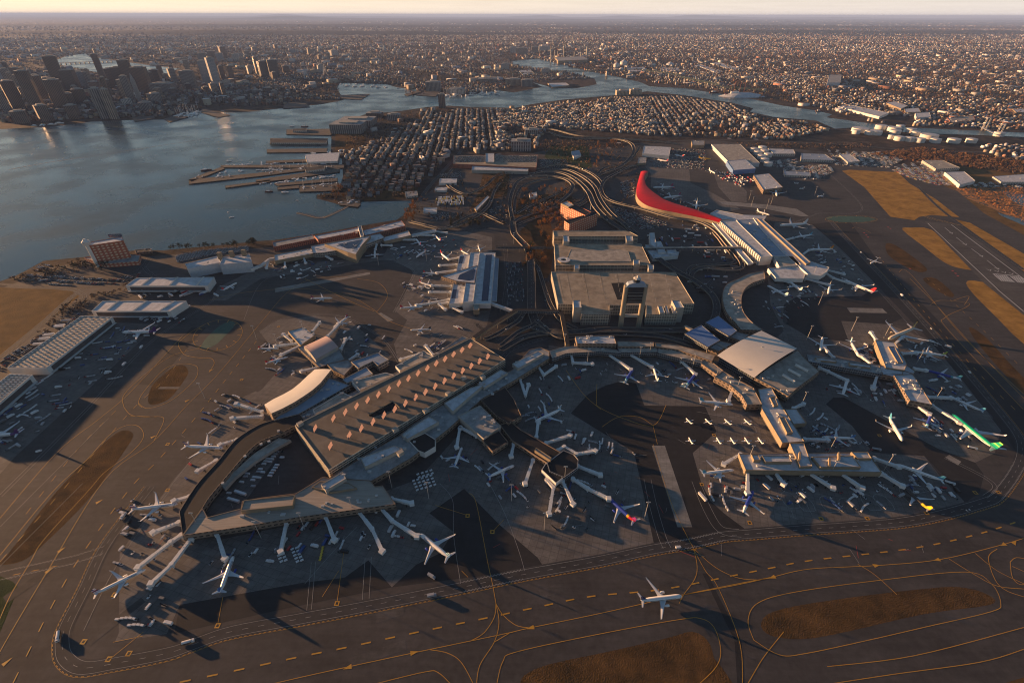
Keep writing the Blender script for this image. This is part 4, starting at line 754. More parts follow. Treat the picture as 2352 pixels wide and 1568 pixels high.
b.vol([(629, 585), (713, 570), (722, 581), (631, 599)], 13, 'tan wall', 'white roof'); b.vol([(714, 565), (750, 558), (848, 541), (873, 536), (883, 545), (820, 568), (740, 580), (718, 581)], 15, 'terminal wall', 'white roof')
b.vol([(745, 560), (851, 541), (832, 562), (817, 584), (798, 579)], 21, 'tan wall', 'white roof'); b.vol([(876, 546), (938, 529), (944, 540), (883, 554)], 13, 'tan wall', 'white roof')
for q in ([(775, 560), (832, 549), (818, 570), (795, 570)],): w = MB(); w.prism(WP(q, 21), 20.2, 20.5); b.mb(w, 'solar_array', MATS['solar glass'])
b.vol([(945, 538), (1001, 526), (1002, 530), (946, 542)], 9, 'white wall', 'white roof', z0=5, rname='walkway_roof'); b.units([(635, 588), (870, 542), (870, 548), (720, 578), (640, 595)], 14, 16, 8); b.units([(760, 562), (835, 552), (815, 578)], 21, 8, 3)
b = Bld('brick_office_building', 'long red brick building with white roof along the harbour edge', 'building', (780, 560))
b.vol([(625, 556), (718, 538), (723, 548), (628, 567)], 11, 'red brick wall', 'grey roof'); b.vol([(721, 541), (813, 524), (823, 521), (832, 530), (730, 550)], 16, 'red brick wall', 'white roof'); b.vol([(832, 529), (922, 506), (931, 518), (838, 541)], 16, 'red brick wall', 'white roof')
b.vol([(822, 520), (830, 518), (836, 540), (828, 542)], 22, 'white wall', 'grey roof', wname='stair_wall', rname='stair_roof'); b.units([(725, 545), (815, 527), (925, 508), (925, 516), (830, 540), (735, 548)], 16, 16, 2)
# --- tank hall, hangars
b = Bld('plant_building', 'windowless grey building carrying three brown exhaust stacks', 'plant building', (510, 620))
b.vol([(425, 606), (498, 588), (508, 602), (432, 617)], 21, 'corrugated wall', 'white roof'); b.vol([(504, 607), (512, 590), (573, 583), (578, 601)], 23, 'corrugated wall', 'white roof')
for x, y in ((507, 592), (534, 589), (562, 586)):
    w = MB(); X, Y, _ = P(x, y, 23); w.box((X, Y, 28), (8, 6, 14)); b.mb(w, 'exhaust_stack', MATS['tan wall'])
b.units([(430, 606), (570, 588), (575, 598), (505, 604), (435, 612)], 22, 6, 2)
HG = [([(288, 656), (313, 638), (492, 636), (477, 656)], 'white roofed hangar nearest the water with trucks parked along its side'), ([(210, 714), (235, 691), (428, 691), (391, 714)], 'white roofed hangar with studded roof, second from the water'),
      ([(16, 844), (186, 725), (258, 727), (106, 844)], 'long studded roof hangar running diagonally beside the cargo apron'), ([(-130, 975), (22, 858), (74, 860), (-55, 970)], 'studded roof hangar cut by the left frame edge')]
for hi, (q, lb) in enumerate(HG):
    b = Bld('cargo_hangar', lb, 'hangar', ((q[0][0] + q[2][0]) / 2, (q[0][1] + q[2][1]) / 2 + 8), 'cargo hangars along the left apron')
    b.vol(q, 13.5, 'white wall', 'tan roof' if hi > 1 else 'white roof')
    p, r_ = P(*q[0], 13.5), P(*q[3], 13.5); L_ = math.dist(p[:2], r_[:2]); n = int(L_ / 11)
    if hi > 1: p, r_ = P(*q[3], 13.5), P(*q[2], 13.5); L_ = math.dist(p[:2], r_[:2])
    a = math.atan2(r_[1] - p[1], r_[0] - p[0]); nx, ny = sin(a), -cos(a)
    w = MB(); cx, cy = (p[0] + r_[0]) / 2 + nx * .3, (p[1] + r_[1]) / 2 + ny * .3; w.box((cx, cy, 6), (L_ - 14, .5, 9), a); b.mb(w, 'hangar_door', mat('dark hangar door', (.06, .06, .065), .7, .2, .3))
    w = MB(); w.box((cx + nx * 2, cy + ny * 2, 3.2), (L_ - 6, 5, .5), a); b.mb(w, 'loading_canopy', MATS['white wall'])
    sk = MB(); rows = 3 if hi < 2 else 5; cols = 22 if hi != 1 else 24
    w = ccw([x_[:2] for x_ in WP(q, 13.5)])
    for i in range(cols):
        for j in range(rows):
            x, y = qlerp(q, (i + .5) / cols, (j + .6) / rows) if hi < 2 else qlerp([q[0], q[1], q[2], q[3]], (i + .5) / cols, (j + .5) / rows)
            X, Y, _ = P(x, y, 12.6)
            w_ = .9; sk.add([(X - 1.6, Y - 1, 12.61), (X + 1.6, Y - 1, 12.61), (X + 1.6, Y + 1, 12.61), (X - 1.6, Y + 1, 12.61), (X - 1.6, Y, 13.9), (X + 1.6, Y, 13.9)], [(0, 1, 5, 4), (2, 3, 4, 5), (1, 2, 5), (3, 0, 4)])
    so = b.mb(sk, 'skylights', MATS['pale metal roof']); so['kind'] = 'stuff'
# --- central garages and tower
b = Bld('central_garage', 'huge flat topped concrete parking garage behind the twin leg control tower', 'parking garage', (1430, 680))
b.vol([(1266, 624), (1551, 625), (1595, 697), (1556, 698), (1556, 722), (1484, 722), (1484, 700), (1400, 700), (1400, 722), (1335, 722), (1334, 698), (1282, 698)], 21, 'garage front wall', 'parking deck')
for x in range(7):
    for y in range(6):
        X, Y, _ = P(1300 + x * 38 + y * 3, 636 + y * 11, 21); w = MB(); w.cyl((X, Y, 20.1), (X, Y, 27), .18, n=4); w.box((X, Y, 27), (3, .3, .3)); b.mb(w, 'lamp', MATS['steel'])
for q, zz in (([(1316, 689), (1333, 689), (1336, 706), (1318, 706)], 30), ([(1543, 689), (1562, 690), (1572, 706), (1552, 707)], 30), ([(1511, 702), (1522, 702), (1528, 718), (1516, 718)], 24), ([(1526, 702), (1533, 702), (1538, 718), (1531, 718)], 24), ([(1540, 702), (1550, 702), (1556, 718), (1545, 718)], 24)):
    b.vol(q, zz, 'concrete wall', 'white roof', wname='stair_wall', rname='stair_roof')
w = MB(); w.prism(WP([(1404, 650), (1432, 649), (1440, 688), (1418, 688)], 20.2), 20.13, 20.2); b.mb(w, 'ramp_opening', MATS['dark opening'])
for x in [1345 + 38 * k for k in range(5)]:
    w = MB(); ribbon(w, WP([(x - 42, 627), (x - 30, 693)], 20.1), 1.0, 20.16); b.mb(w, 'expansion_joint', MATS['tan wall'])
w = MB(); ribbon(w, WP([(1283, 632), (1560, 633), (1587, 690), (1296, 690), (1283, 632)], 20.1), 1.0, 20.17); b.mb(w, 'expansion_joint', MATS['tan wall'])
b2 = Bld('rear_garage', 'stepped concrete parking garage with white spiral ramp drum, behind the large garage', 'parking garage', (1370, 600))
b2.vol([(1270, 530), (1426, 529), (1447, 532), (1466, 542), (1273, 543)], 29, 'garage wall', 'parking deck'); b2.vol([(1273, 560), (1473, 560), (1496, 609), (1276, 609)], 22, 'garage wall', 'parking deck')
b2.vol([(1311, 573), (1425, 573), (1443, 577), (1450, 600), (1300, 600)], 22.4, 'concrete wall', 'tan roof', z0=21, lip=.2, wname='deck_kerb', rname='deck_patch')
for q, zz in (([(1293, 541), (1307, 541), (1308, 555), (1294, 555)], 30), ([(1437, 541), (1453, 541), (1455, 553), (1439, 553)], 30), ([(1319, 607), (1331, 607), (1331, 617), (1319, 617)], 26), ([(1488, 607), (1502, 608), (1502, 618), (1490, 618)], 26), ([(1455, 596), (1470, 596), (1470, 606), (1456, 606)], 26)):
    b2.vol(q, zz, 'concrete wall', 'white roof', wname='stair_wall', rname='stair_roof')
X, Y, _ = P(1295, 596, 25); w = MB(); w.cyl((X, Y, 0), (X, Y, 24), 12.4, n=32, cap=False); b2.mb(w, 'spiral_ramp_drum', MATS['tan wall'], smooth=True)
w = MB(); n = 32; w.add([(X + r_ * cos(2 * pi * i / n), Y + r_ * sin(2 * pi * i / n), z_) for r_, z_ in ((12.8, 24), (13, 25), (6, 25), (6, 22)) for i in range(n)], [(k * n + i, k * n + (i + 1) % n, (k + 1) * n + (i + 1) % n, (k + 1) * n + i) for k in range(3) for i in range(n)]); b2.mb(w, 'ramp_ring', MATS['white roof'])
w = MB(); w.cyl((X, Y, 20), (X, Y, 22.4), 6, n=24); b2.mb(w, 'ramp_core', MATS['dark opening'])
# control tower
XA, YA, _ = P(1425, 750); XB, YB, _ = P(1466, 750); mx_, my_ = (XA + XB) / 2, YA
t = Bld('control_tower', 'concrete control tower on twin oval legs with dark stepped cab', 'control tower', (mx_, my_, 0)); dxt = (XB - XA) / 2
for s_ in (-1, 1):
    w = MB(); n = 20; w.loft([[(mx_ + s_ * dxt + 4.4 * cos(2 * pi * i / n), my_ + 3.6 * sin(2 * pi * i / n), z) for i in range(n)] for z in (0, 80)]); t.mb(w, 'leg', mat('tower concrete', (.31, .26, .19), .8, .1, .1), smooth=False)
w = MB(); w.box((mx_, my_, 63), (2 * dxt - 6, 8.5, 30)); t.mb(w, 'office_block', wallmat('tower glass', (.05, .05, .055), (.015, .018, .022), 30, 4, 1, .7, .3, .12))
for z in (50, 56, 62, 68): w = MB(); w.box((mx_, my_ - 4.5, z), (2 * dxt - 7, .6, .5)); t.mb(w, 'floor_band', MATS['concrete wall'])
w = MB(); w.loft([[(mx_ + a_ * rx, my_ + b_ * ry, z) for a_, b_ in ((-1, -1), (1, -1), (1, 1), (-1, 1))] for rx, ry, z in ((dxt + 2, 5, 78), (dxt - 2, 5, 83), (6, 5, 85.5))]); t.mb(w, 'shoulder', MATS['blue grey roof'])
w = MB(); n = 8; w.loft([[(mx_ + r_ * cos(2 * pi * (i + .5) / n), my_ + r_ * sin(2 * pi * (i + .5) / n), z) for i in range(n)] for r_, z in ((4.6, 84), (5.0, 86), (5.9, 91))]); t.mb(w, 'cab_glass', MATS['dark glass'])
w = MB(); w.loft([[(mx_ + r_ * cos(2 * pi * (i + .5) / n), my_ + r_ * sin(2 * pi * (i + .5) / n), z) for i in range(n)] for r_, z in ((6.2, 91), (6.2, 92), (4, 93))]); w.cyl((mx_ + 1, my_, 93), (mx_ + 1, my_, 96.5), 2.4, 1.6, n=12); t.mb(w, 'cab_roof', MATS['roof unit metal'])
w = MB(); w.cyl((mx_ - 2, my_, 93), (mx_ - 2, my_, 99), .15, n=4); t.mb(w, 'antenna', MATS['steel'])
w = MB(); w.box((mx_, my_ + 1, 22), (2 * dxt - 8, 6, 4)); t.mb(w, 'low_link', MATS['concrete wall'])
# hotels
b = Bld('harbour_hotel', 'brick slab hotel with white round corner tower beside the water', 'hotel', (240, 600))
z = 47; q = [(205, 562), (209, 557), (277, 543), (283, 546), (281, 552)]; b.vol([(203, 564), (208, 556), (279, 543), (284, 552)], z, 'brick wall', 'white roof')
X, Y, _ = P(197, 556, 54); w = MB(); w.cyl((X, Y, 0), (X, Y, 48), 4, n=16); b.mb(w, 'corner_tower', MATS['white wall']); w = MB(); w.cyl((X, Y, 48), (X, Y, 55), 6, 8, n=20); w.cyl((X, Y, 55), (X, Y, 57), 7.5, 6, n=20); w.cyl((X, Y, 57), (X, Y, 61), 4.5, 2, n=12); b.mb(w, 'tower_lantern', MATS['white wall'])
b.vol([(192, 592), (215, 588), (290, 583), (322, 585), (318, 600), (240, 606)], 9, 'brick wall', 'grey roof', rname='podium_roof')
w = MB(); X, Y, _ = P(265, 542, 50); w.box((X, Y, 51), (26, .6, 7), .15); b.mb(w, 'sign_board', mat('sign blue', (.06, .09, .14), .5, 0))
def text(name, s, loc, rot, size, m, parent=None, ext=.05):
    cu = bpy.data.curves.new(name, 'FONT'); cu.body = s; cu.size = size; cu.extrude = ext; cu.align_x = 'CENTER'; cu.align_y = 'CENTER'; o_ = bpy.data.objects.new(name, cu); COL.objects.link(o_)
    dg = bpy.context.evaluated_depsgraph_get(); me = bpy.data.meshes.new_from_object(o_.evaluated_get(dg)); bpy.data.objects.remove(o_); o = bpy.data.objects.new(name, me); COL.objects.link(o); me.materials.clear(); me.materials.append(m); o.location = loc; o.rotation_euler = rot; o.parent = parent; return o
text('sign_lettering', 'HYATT', (X - b.o[0] + .1, Y - b.o[1] - .6, 51), (pi / 2, 0, .15), 6, MATS['white paint'], b.r)
b = Bld('airport_hotel', 'orange lit brick hotel with two angled wings among the ramps', 'hotel', (1320, 510))
b.vol([(1288, 467), (1303, 461), (1358, 487), (1344, 494)], 34, 'brick wall', 'black roof'); b.vol([(1296, 507), (1341, 494), (1368, 484), (1373, 490), (1308, 515)], 32, 'brick wall', 'black roof'); b.vol([(1289, 467), (1301, 462), (1318, 470), (1306, 475)], 37, 'tan wall', 'white roof', z0=32, wname='penthouse_wall', rname='penthouse_roof')
w = MB(); X, Y, _ = P(1356, 480, 34); w.cyl((X, Y, 32), (X, Y, 48), .8, .1, n=6); b.mb(w, 'roof_spire', MATS['white wall'])
# white construction / office cluster
b = Bld('office_cluster', 'white stepped office cluster with long ribbed wing inside the terminal loop', 'building', (1530, 560))
for q, zz in (([(1492, 535), (1503, 534), (1509, 570), (1493, 560)], 14), ([(1507, 554), (1518, 554), (1530, 580), (1512, 580)], 12), ([(1482, 562), (1500, 562), (1512, 578), (1490, 578)], 9), ([(1489, 578), (1560, 578), (1558, 586), (1500, 592)], 9), ([(1531, 567), (1548, 567), (1557, 582), (1534, 583)], 10)): b.vol(q, zz, 'white wall', 'white roof')
b.units([(1490, 565), (1550, 570), (1555, 585), (1500, 588)], 10, 10, 2)
# ------------------------------------------------------------------ aircraft
def lm(n, c, rough=.35): return mat('paint ' + n, c, rough, .04, .5, spec=.5)
LW = lm('white', (.74, .74, .73)); LB = lm('deep blue', (.02, .045, .30)); LR = lm('red', (.50, .02, .03)); LT = lm('teal', (.05, .32, .36)); LG = lm('green', (.0, .30, .17)); LN = lm('navy', (.012, .03, .13)); LP = lm('purple', (.07, .02, .13))
LK = lm('black', (.012, .012, .014)); LY = lm('yellow', (.75, .50, .02)); LO = lm('orange', (.75, .25, .03)); LS = lm('beige', (.55, .47, .36)); LGY = lm('wing grey', (.56, .58, .60)); LSK = lm('sky blue', (.10, .30, .55)); LLG = lm('light green', (.25, .6, .1)); LDY = lm('amber', (.7, .40, .02))
TYP = dict(n=(38., 35.8, 1.95, 2), l=(44.5, 35.8, 1.95, 2), w=(63.7, 60.3, 2.8, 2), x=(55., 50., 2.5, 2), e=(36., 28.7, 1.5, 2), q=(63.7, 60.3, 2.8, 4), c=(11., 12.6, .75, 0), b=(17., 16.5, 1.05, 0), t=(27., 27., 1.35, 0))
PROTO = {}
def ring(x, r, z, n=12, sq=1.0): return [(x, r * cos(2 * pi * i / n), z + r * sq * sin(2 * pi * i / n)) for i in range(n)]
def wingm(mb, x0, c0, x1, c1, y0, y1, z0, z1, t0, t1):
    def sec(x, y, z, c, t): return [(x, y, z), (x - c * .3, y, z + t), (x - c, y, z), (x - c * .3, y, z - t * .6)]
    mb.loft([sec(x0, y0, z0, c0, t0), sec(x1, y1, z1, c1, t1)])
def plane_proto(ty, fus, tail, eng, rear=None, txt=None, belly=None, mid=None):
    L, sp, r, ne = TYP[ty]; h = L / 2; cz = r * 1.9 + .6
    root = thing('airliner' if L > 25 else 'propeller_aircraft', 'x', 'airplane')
    xs = [(-h, .12, .55), (-h * .93, .35, .42), (-h * .78, .68, .22), (-h * .58, .94, .05), (-h * .45, 1, 0), (-h * .1, 1, 0), (h * .3, 1, 0), (h * .72, 1, 0), (h * .85, .92, -.05), (h * .93, .72, -.14), (h * .98, .42, -.22), (h, .12, -.26)]
    f = MB(); f.loft([ring(x, r * k, cz + r * dz) for x, k, dz in xs])
    mi = []
    mats = [fus, rear or fus, mid or fus]
    nseg = 12
    for k in range(len(xs) - 1): mi += [1 if k < 3 else (2 if k == 3 and fus is not LG else 0)] * nseg
    if fus is LG: mi = [2 if (j % nseg) in (6, 7, 8, 9, 10, 11) and j // nseg > 1 else v for j, v in enumerate(mi)]
    mi += [1, 0]; f.m = mi; f.build('fuselage', mats, root, True, uv=False)
    sh = sp / 2
    for s in (1, -1):
        w = MB(); cr = L * .17 if ty not in 'cbt' else L * .12
        if ty in 'cbt':
            zz = cz + (r if ty == 't' else -r * .5); wingm(w, h * .12, cr, h * .06, cr * .6, 0, s * sh, zz, zz + .3, .14, .08)
        else:
            wingm(w, h * .24, cr, h * .24 - sh * .22, cr * .55, s * r * .6, s * sh * .36, cz - r * .55, cz - r * .3, .5, .3)
            wingm(w, h * .24 - sh * .22, cr * .55, h * .24 - sh * .60, cr * .2, s * sh * .36, s * sh, cz - r * .3, cz + r * .55, .3, .08)
            wl_ = MB(); wingm(w, h * .24 - sh * .60, cr * .2, h * .24 - sh * .60 - 1.6, cr * .1, s * sh, s * (sh + .5), cz + r * .55, cz + r * .55 + 2.2, .08, .05)
        w.build('wing', LGY if ty not in 'cbt' else LW, root, uv=False)
        hs = MB(); tz = cz + r * .45 if ty not in 'bt' else cz + r * 3.3
        tx = -h * .80 if ty not in 'bt' else -h * .86
        wingm(hs, tx, L * .085, tx - sh * .2, L * .035, s * r * .2, s * sh * .36, tz, tz + .4, .15, .05); hs.build('tailplane', LGY if ty not in 'cbt' else LW, root, uv=False)
        k_ = 1 if ne == 2 else (2 if ne == 4 else 0)
        for e_ in range(k_):
            yy = s * sh * (.33 if e_ == 0 else .6); ex = h * .24 - abs(yy) * .42 + 1.0; er = r * (.58 if ne == 2 else .42); ez = cz - r * .95
            m_ = MB(); m_.loft([[(ex + a, yy + er * q * cos(2 * pi * i / 10), ez + er * q * sin(2 * pi * i / 10)) for i in range(10)] for a, q in ((2.2, .9), (1.9, 1), (.5, 1.02), (-1.2, .8), (-2.2, .5))]); en = m_.build('engine', eng, root, True, uv=False)
            m_ = MB(); m_.cyl((ex + 2.22, yy, ez), (ex + 2.26, yy, ez), er * .72, n=10); m_.build('intake', MATS['dark opening'], en, uv=False)
        if ty in 'ct':
            yy = s * sh * .33; m_ = MB(); m_.loft([[(ex, yy + q * cos(2 * pi * i / 8), cz + (r if ty == 't' else -.4) * .9 + q * sin(2 * pi * i / 8)) for i in range(8)] for ex, q in ((h * .3, .15), (h * .27, .45), (h * .02, .4), (-h * .15, .1))]); m_.build('engine', LW, root, True, uv=False)
        if ty == 'b':
            yy = s * (r + .7); m_ = MB(); m_.loft([[(ex, yy + q * cos(2 * pi * i / 8), cz + .5 + q * sin(2 * pi * i / 8)) for i in range(8)] for ex, q in ((-h * .3, .3), (-h * .35, .5), (-h * .6, .45), (-h * .68, .25))]); m_.build('engine', LW, root, True, uv=False)
    fz = cz + r * .55; fh = sp * .165 if ty not in 'cbt' else r * 2.9; fx = -h * .68; fc = L * .15
    w = MB(); w.loft([[(fx, 0, fz), (fx - fc * .4, .22, fz), (fx - fc, 0, fz), (fx - fc * .4, -.22, fz)], [(fx - fh * .78, 0, fz + fh), (fx - fh * .78 - fc * .2, .1, fz + fh), (fx - fh * .78 - fc * .42, 0, fz + fh), (fx - fh * .78 - fc * .2, -.1, fz + fh)]])
    tm = tail if isinstance(tail, tuple) else (tail,)
    if len(tm) > 1:                            # striped or two colour fin: stack of slices
        w = MB(); nS = 6
        for k in range(nS):
            a0, a1 = k / nS, (k + 1) / nS; secs = []
            for a in (a0, a1): X0 = fx - fh * .78 * a; c_ = fc * (1 - .58 * a); secs.append([(X0, 0, fz + fh * a), (X0 - c_ * .4, .22 - .12 * a, fz + fh * a), (X0 - c_, 0, fz + fh * a), (X0 - c_ * .4, -.22 + .12 * a, fz + fh * a)])
            w.loft(secs, mi=k % len(tm))
    w.build('tail_fin', list(tm), root, uv=False)
    if ty not in 'cbt':
        for s in (1, -1):
            w = MB(); w.loft([[(x, s * (r * .985 + .03), cz + r * .14), (x, s * (r * .95 + .03), cz + r * .32)] for x in (-h * .55, -h * .2, h * .2, h * .66)], cap=False, close=False); w.build('window_row', MATS['dark glass'], root, uv=False)
        w = MB()
        for s in (1, -1): w.add([(h * .955, s * r * .32, cz + r * .30), (h * .90, s * r * .72, cz + r * .34), (h * .88, s * r * .6, cz + r * .62), (h * .93, s * r * .25, cz + r * .5)], [(0, 1, 2, 3)])
        w.build('windscreen', MATS['dark glass'], root, uv=False)
    g = MB()
    for x, y in ((h * .78, 0), (-h * .02, r * 1.2), (-h * .02, -r * 1.2)): g.cyl((x, y, cz - r * .6), (x, y, .5), .18, n=5); g.cyl((x, y - .35, .55), (x, y + .35, .55), .55, n=8)
    g.build('landing_gear', MATS['dark opening'], root, uv=False)
    if txt:
        for s in (1, -1):
            t = text('airline_lettering', txt[0], (h * .48, s * (r * .80), cz + r * .66), (pi / 2 - R(40) if s < 0 else pi / 2 - R(40), 0, 0 if s < 0 else pi), r * 1.0, txt[1], root, .02)
            t.location = (h * .48, s * (r * .80 + .12), cz + r * .78)
    return root
LIV = dict(white=(LW, LW, LW), aa=(LW, (LR, LW, LN), LW, None, ('American', LN)), ua=(LW, (LB, LSK), LB, None, ('UNITED', LN)), dl=(LW, (LR, LN), LW), dlr=(LW, LR, LW), as_=(LW, (LT, LSK, LW), LB, LW, ('Alaska', LN)), sw=(LB, (LR, LB), LB, LR, None, None, LDY), jb=(LW, (LSK, LT), LW, None, ('jetBlue', LN)), jbb=(LB, (LSK, LT), LB, LW, None, None, LT), whale=(LB, LW, LB, LW, None, None, LW),
           fx=(LW, LP, LW, LP, ('FedEx', LP)), ei=(LG, (LG, LG, LLG), LW, LG, None, None, LW), sp_=(LK, LY, LK, LY, None, None, LY), mint=(LW, (LT, LW), LW), tap=(LW, (LR, LLG), LW), ey=(LS, (LS, LDY), LS), ib=(LW, (LR, LDY), LW), lx=(LW, LR, LW), blk=(LW, LK, LW), teal=(LW, (LT, LSK), LW), dhl=(LDY, LDY, LDY, LDY), navy=(LW, LN, LW), red=(LW, LR, LW), ek=(LW, LW, LW))
GRP = 'airliners around the terminals'
PL = [  # nose, tail, type, livery, label
 ((334, 1306), (216, 1364), 'l', 'aa', 'narrow white airliner with red and blue striped tail, parked nearest the lower left corner'),
 ((408, 1157), (303, 1170), 'l', 'aa', 'white airliner with striped tail left of the crescent wing, nose to a short bridge'),
 ((536, 1276), (505, 1362), 'n', 'ua', 'white airliner with blue tail parked alone below the pointed pier, tail to the camera'),
 ((962, 1224), (1036, 1284), 'n', 'as_', 'white airliner with blue green tail at the longest bridge below the pier'),
 ((513, 1029), (425, 1025), 'l', 'aa', 'white airliner with reddish tail left of the black crescent roof top'),
 ((281, 763), (361, 762), 'x', 'fx', 'white freighter with purple tail, whole, beside the long cargo hangar'),
 ((-45, 1000), (42, 995), 'x', 'fx', 'white freighter with purple tail cut by the left frame edge'),
 ((640, 800), (594, 800), 'e', 'red', 'small airliner with red tail left of the satellite, upper of the pair'),
 ((661, 819), (610, 834), 'e', 'red', 'small airliner with pink tail left of the satellite, lower of the pair'),
 ((766, 752), (799, 728), 'n', 'dl', 'white airliner parked at the far end of the satellite'),
 ((943, 758), (990, 756), 'e', 'blk', 'small airliner with black tail taxiing in the sunlit alley behind the solar garage'),
 ((1061, 1026), (1043, 1073), 'n', 'ua', 'white airliner with blue tail at the V shaped bridges under the square grey roof'),
 ((1181, 1068), (1121, 1095), 'n', 'ua', 'white airliner with blue tail and lettering left of the octagonal pier'),
 ((1227, 970), (1290, 940), 'n', 'as_', 'white airliner with blue green tail above the octagonal pier'),
 ((1454, 848), (1433, 881), 'n', 'jbb', 'deep blue airliner with white tail, leftmost in the horseshoe'),
 ((1501, 843), (1511, 876), 'n', 'mint', 'white airliner with pale green tail between two blue airliners in the horseshoe'),
 ((1599, 858), (1572, 893), 'n', 'jbb', 'deep blue airliner with teal dotted tail, right in the horseshoe'),
 ((1684, 929), (1606, 921), 'l', 'jb', 'white airliner with blue tail broadside above the row of small propeller aircraft'),
 ((1686, 1078), (1612, 1087), 'l', 'jb', 'white airliner with blue tail at the left end of the T shaped pier'),
 ((1730, 1126), (1706, 1178), 'n', 'whale', 'blue airliner with white tail below the T shaped pier'),
 ((1395, 1141), (1459, 1200), 'n', 'sw', 'dark blue airliner with yellow and red tail at the octagonal pier'),
 ((1566, 1368), (1471, 1379), 'n', 'navy', 'white airliner alone on the lower taxiway'),
 ((2059, 1066), (2166, 1104), 'l', 'teal', 'long white airliner with teal tail at the right end of the T shaped pier'),
 ((2075, 1118), (2134, 1170), 'n', 'sp_', 'black airliner with bright yellow tail'),
 ((1888, 1003), (1962, 1006), 'l', 'ua', 'white airliner with blue tail right of the T shaped pier neck'),
 ((2073, 1014), (2040, 958), 'n', 'teal', 'sunlit white airliner rolling free on the dark alley, teal tail'),
 ((2186, 951), (2289, 1034), 'w', 'ei', 'large green and white airliner, the only green one'),
 ((2138, 953), (2127, 983), 'n', 'jbb', 'short blue airliner with white tail just left of the green airliner'),
 ((2182, 911), (2258, 944), 'l', 'teal', 'white airliner with checked teal tail above the green airliner'),
 ((2124, 849), (2206, 871), 'l', 'jbb', 'long blue airliner with checked tail at the right side gates'),
 ((2096, 808), (2172, 817), 'l', 'tap', 'white airliner with red and green tail at the island pier'),
 ((2039, 780), (2100, 754), 'w', 'ey', 'large beige widebody airliner at the top of the island pier'),
 ((1975, 823), (1950, 780), 'n', 'as_', 'white airliner with blue tail above the covered link, right of the pair'),
 ((1884, 808), (1889, 773), 'n', 'blk', 'white airliner with dark tail above the covered link, left of the pair'),
 ((1945, 875), (1935, 908), 'n', 'white', 'all white airliner below the covered link'),
 ((1939, 643), (2007, 672), 'q', 'lx', 'big white airliner with red tail at the tip of the long white terminal'),
 ((1902, 676), (1906, 653), 'n', 'white', 'white airliner seen head on left of the big red tailed one'),
 ((1811, 645), (1841, 670), 'n', 'mint', 'white airliner with pale green tail just below the white terminal'),
 ((1762, 656), (1808, 681), 'l', 'mint', 'longer white airliner with pale green tail inside the quarter ring'),
 ((1861, 573), (1909, 572), 'w', 'ib', 'white airliner with red and yellow tail beside the gate spine'),
 ((1824, 546), (1866, 540), 'l', 'jb', 'white airliner with blue tail on the gate spine near its middle'),
 ((1791, 518), (1852, 515), 'w', 'ek', 'large pale widebody at the top of the gate spine'),
 ((1768, 494), (1738, 485), 'n', 'white', 'white airliner near the corner where the curved wing meets the spine'),
 ((1786, 457), (1779, 430), 'x', 'white', 'white airliner parked pointing down beside the grey maintenance hangar'),
 ((1994, 608), (2019, 595), 't', 'white', 'white high wing propeller airliner taxiing on the dark taxiway'),
 ((1499, 431), (1546, 430), 'x', 'dl', 'white airliner with dark red tail at the red roofed terminal, upper'),
 ((1524, 455), (1562, 450), 'x', 'dl', 'white airliner with dark red tail at the red roofed terminal, lower'),
 ((1598, 481), (1601, 462), 'x', 'white', 'white airliner with wide wings at the low end of the red roof'),
 ((1647, 401), (1624, 389), 'n', 'white', 'white airliner parked beside the small blue fronted hangar'),
 ((1704, 423), (1698, 412), 'e', 'white', 'small white aircraft on the far right apron'),
 ((1634, 366), (1603, 363), 'n', 'dhl', 'bright yellow cargo airliner near the large grey hangar'),
 ((1508, 366), (1536, 372), 'n', 'dlr', 'white airliner just below the white hangar roof'),
 ((1545, 354), (1574, 362), 'n', 'dlr', 'white airliner to the right of the white hangar roof'),
 ((998, 540), (1012, 554), 'n', 'dlr', 'white airliner with red tail at the far end of the shoreline terminal'),
 ((955, 549), (967, 565), 'n', 'dl', 'white airliner with dark tail at the shoreline terminal, second from its far end'),
 ((956, 591), (978, 576), 'n', 'dl', 'white airliner with dark tail taxiing between the two white terminals'),
 ((1032, 598), (1012, 582), 'n', 'dlr', 'white airliner with red tail at the upper left of the solar roof terminal'),
 ((1077, 585), (1060, 576), 'n', 'dlr', 'white airliner with red tail at the top left corner of the solar roof terminal'),
 ((1103, 577), (1098, 564), 'n', 'white', 'white airliner at the top end of the solar roof terminal'),
 ((861, 575), (861, 595), 'n', 'white', 'white airliner seen head on beside the triangular roof'),
 ((1008, 629), (973, 626), 'n', 'dlr', 'white airliner with red tail left of the pointed white wing'),
 ((995, 658), (964, 648), 'n', 'dl', 'white airliner with red tail below the pointed white wing'),
 ((971, 704), (919, 707), 'l', 'dlr', 'white airliner with red tail at the lowest bridge of the solar roof terminal'),
 ((761, 684), (717, 685), 'l', 'dl', 'white airliner with dark tail taxiing on the shaded taxiway'),
 ((544, 649), (511, 667), 'n', 'dlr', 'white airliner with red tail beside the windowless plant building'),
]
for (n_, t_, ty, lv, lab) in PL:
    L, sp, r, ne = TYP[ty]; cz = r * 1.9 + .6; a = P(*n_, cz); c = P(*t_, cz); key = (ty, lv)
    d = math.hypot(a[0] - c[0], a[1] - c[1]); k = min(1.12, max(.86, d / L)); X, Y = (a[0] + c[0]) / 2, (a[1] + c[1]) / 2; rz = math.atan2(a[1] - c[1], a[0] - c[0])
    if key not in PROTO: o = PROTO[key] = plane_proto(ty, *LIV[lv]); o.location = (X, Y, .2); o.rotation_euler = (0, 0, rz); o['label'] = lab; o['group'] = GRP
    else: o = dup(PROTO[key], (X, Y, .2), rz, lab, GRP)
    o.scale = (k, k, k)
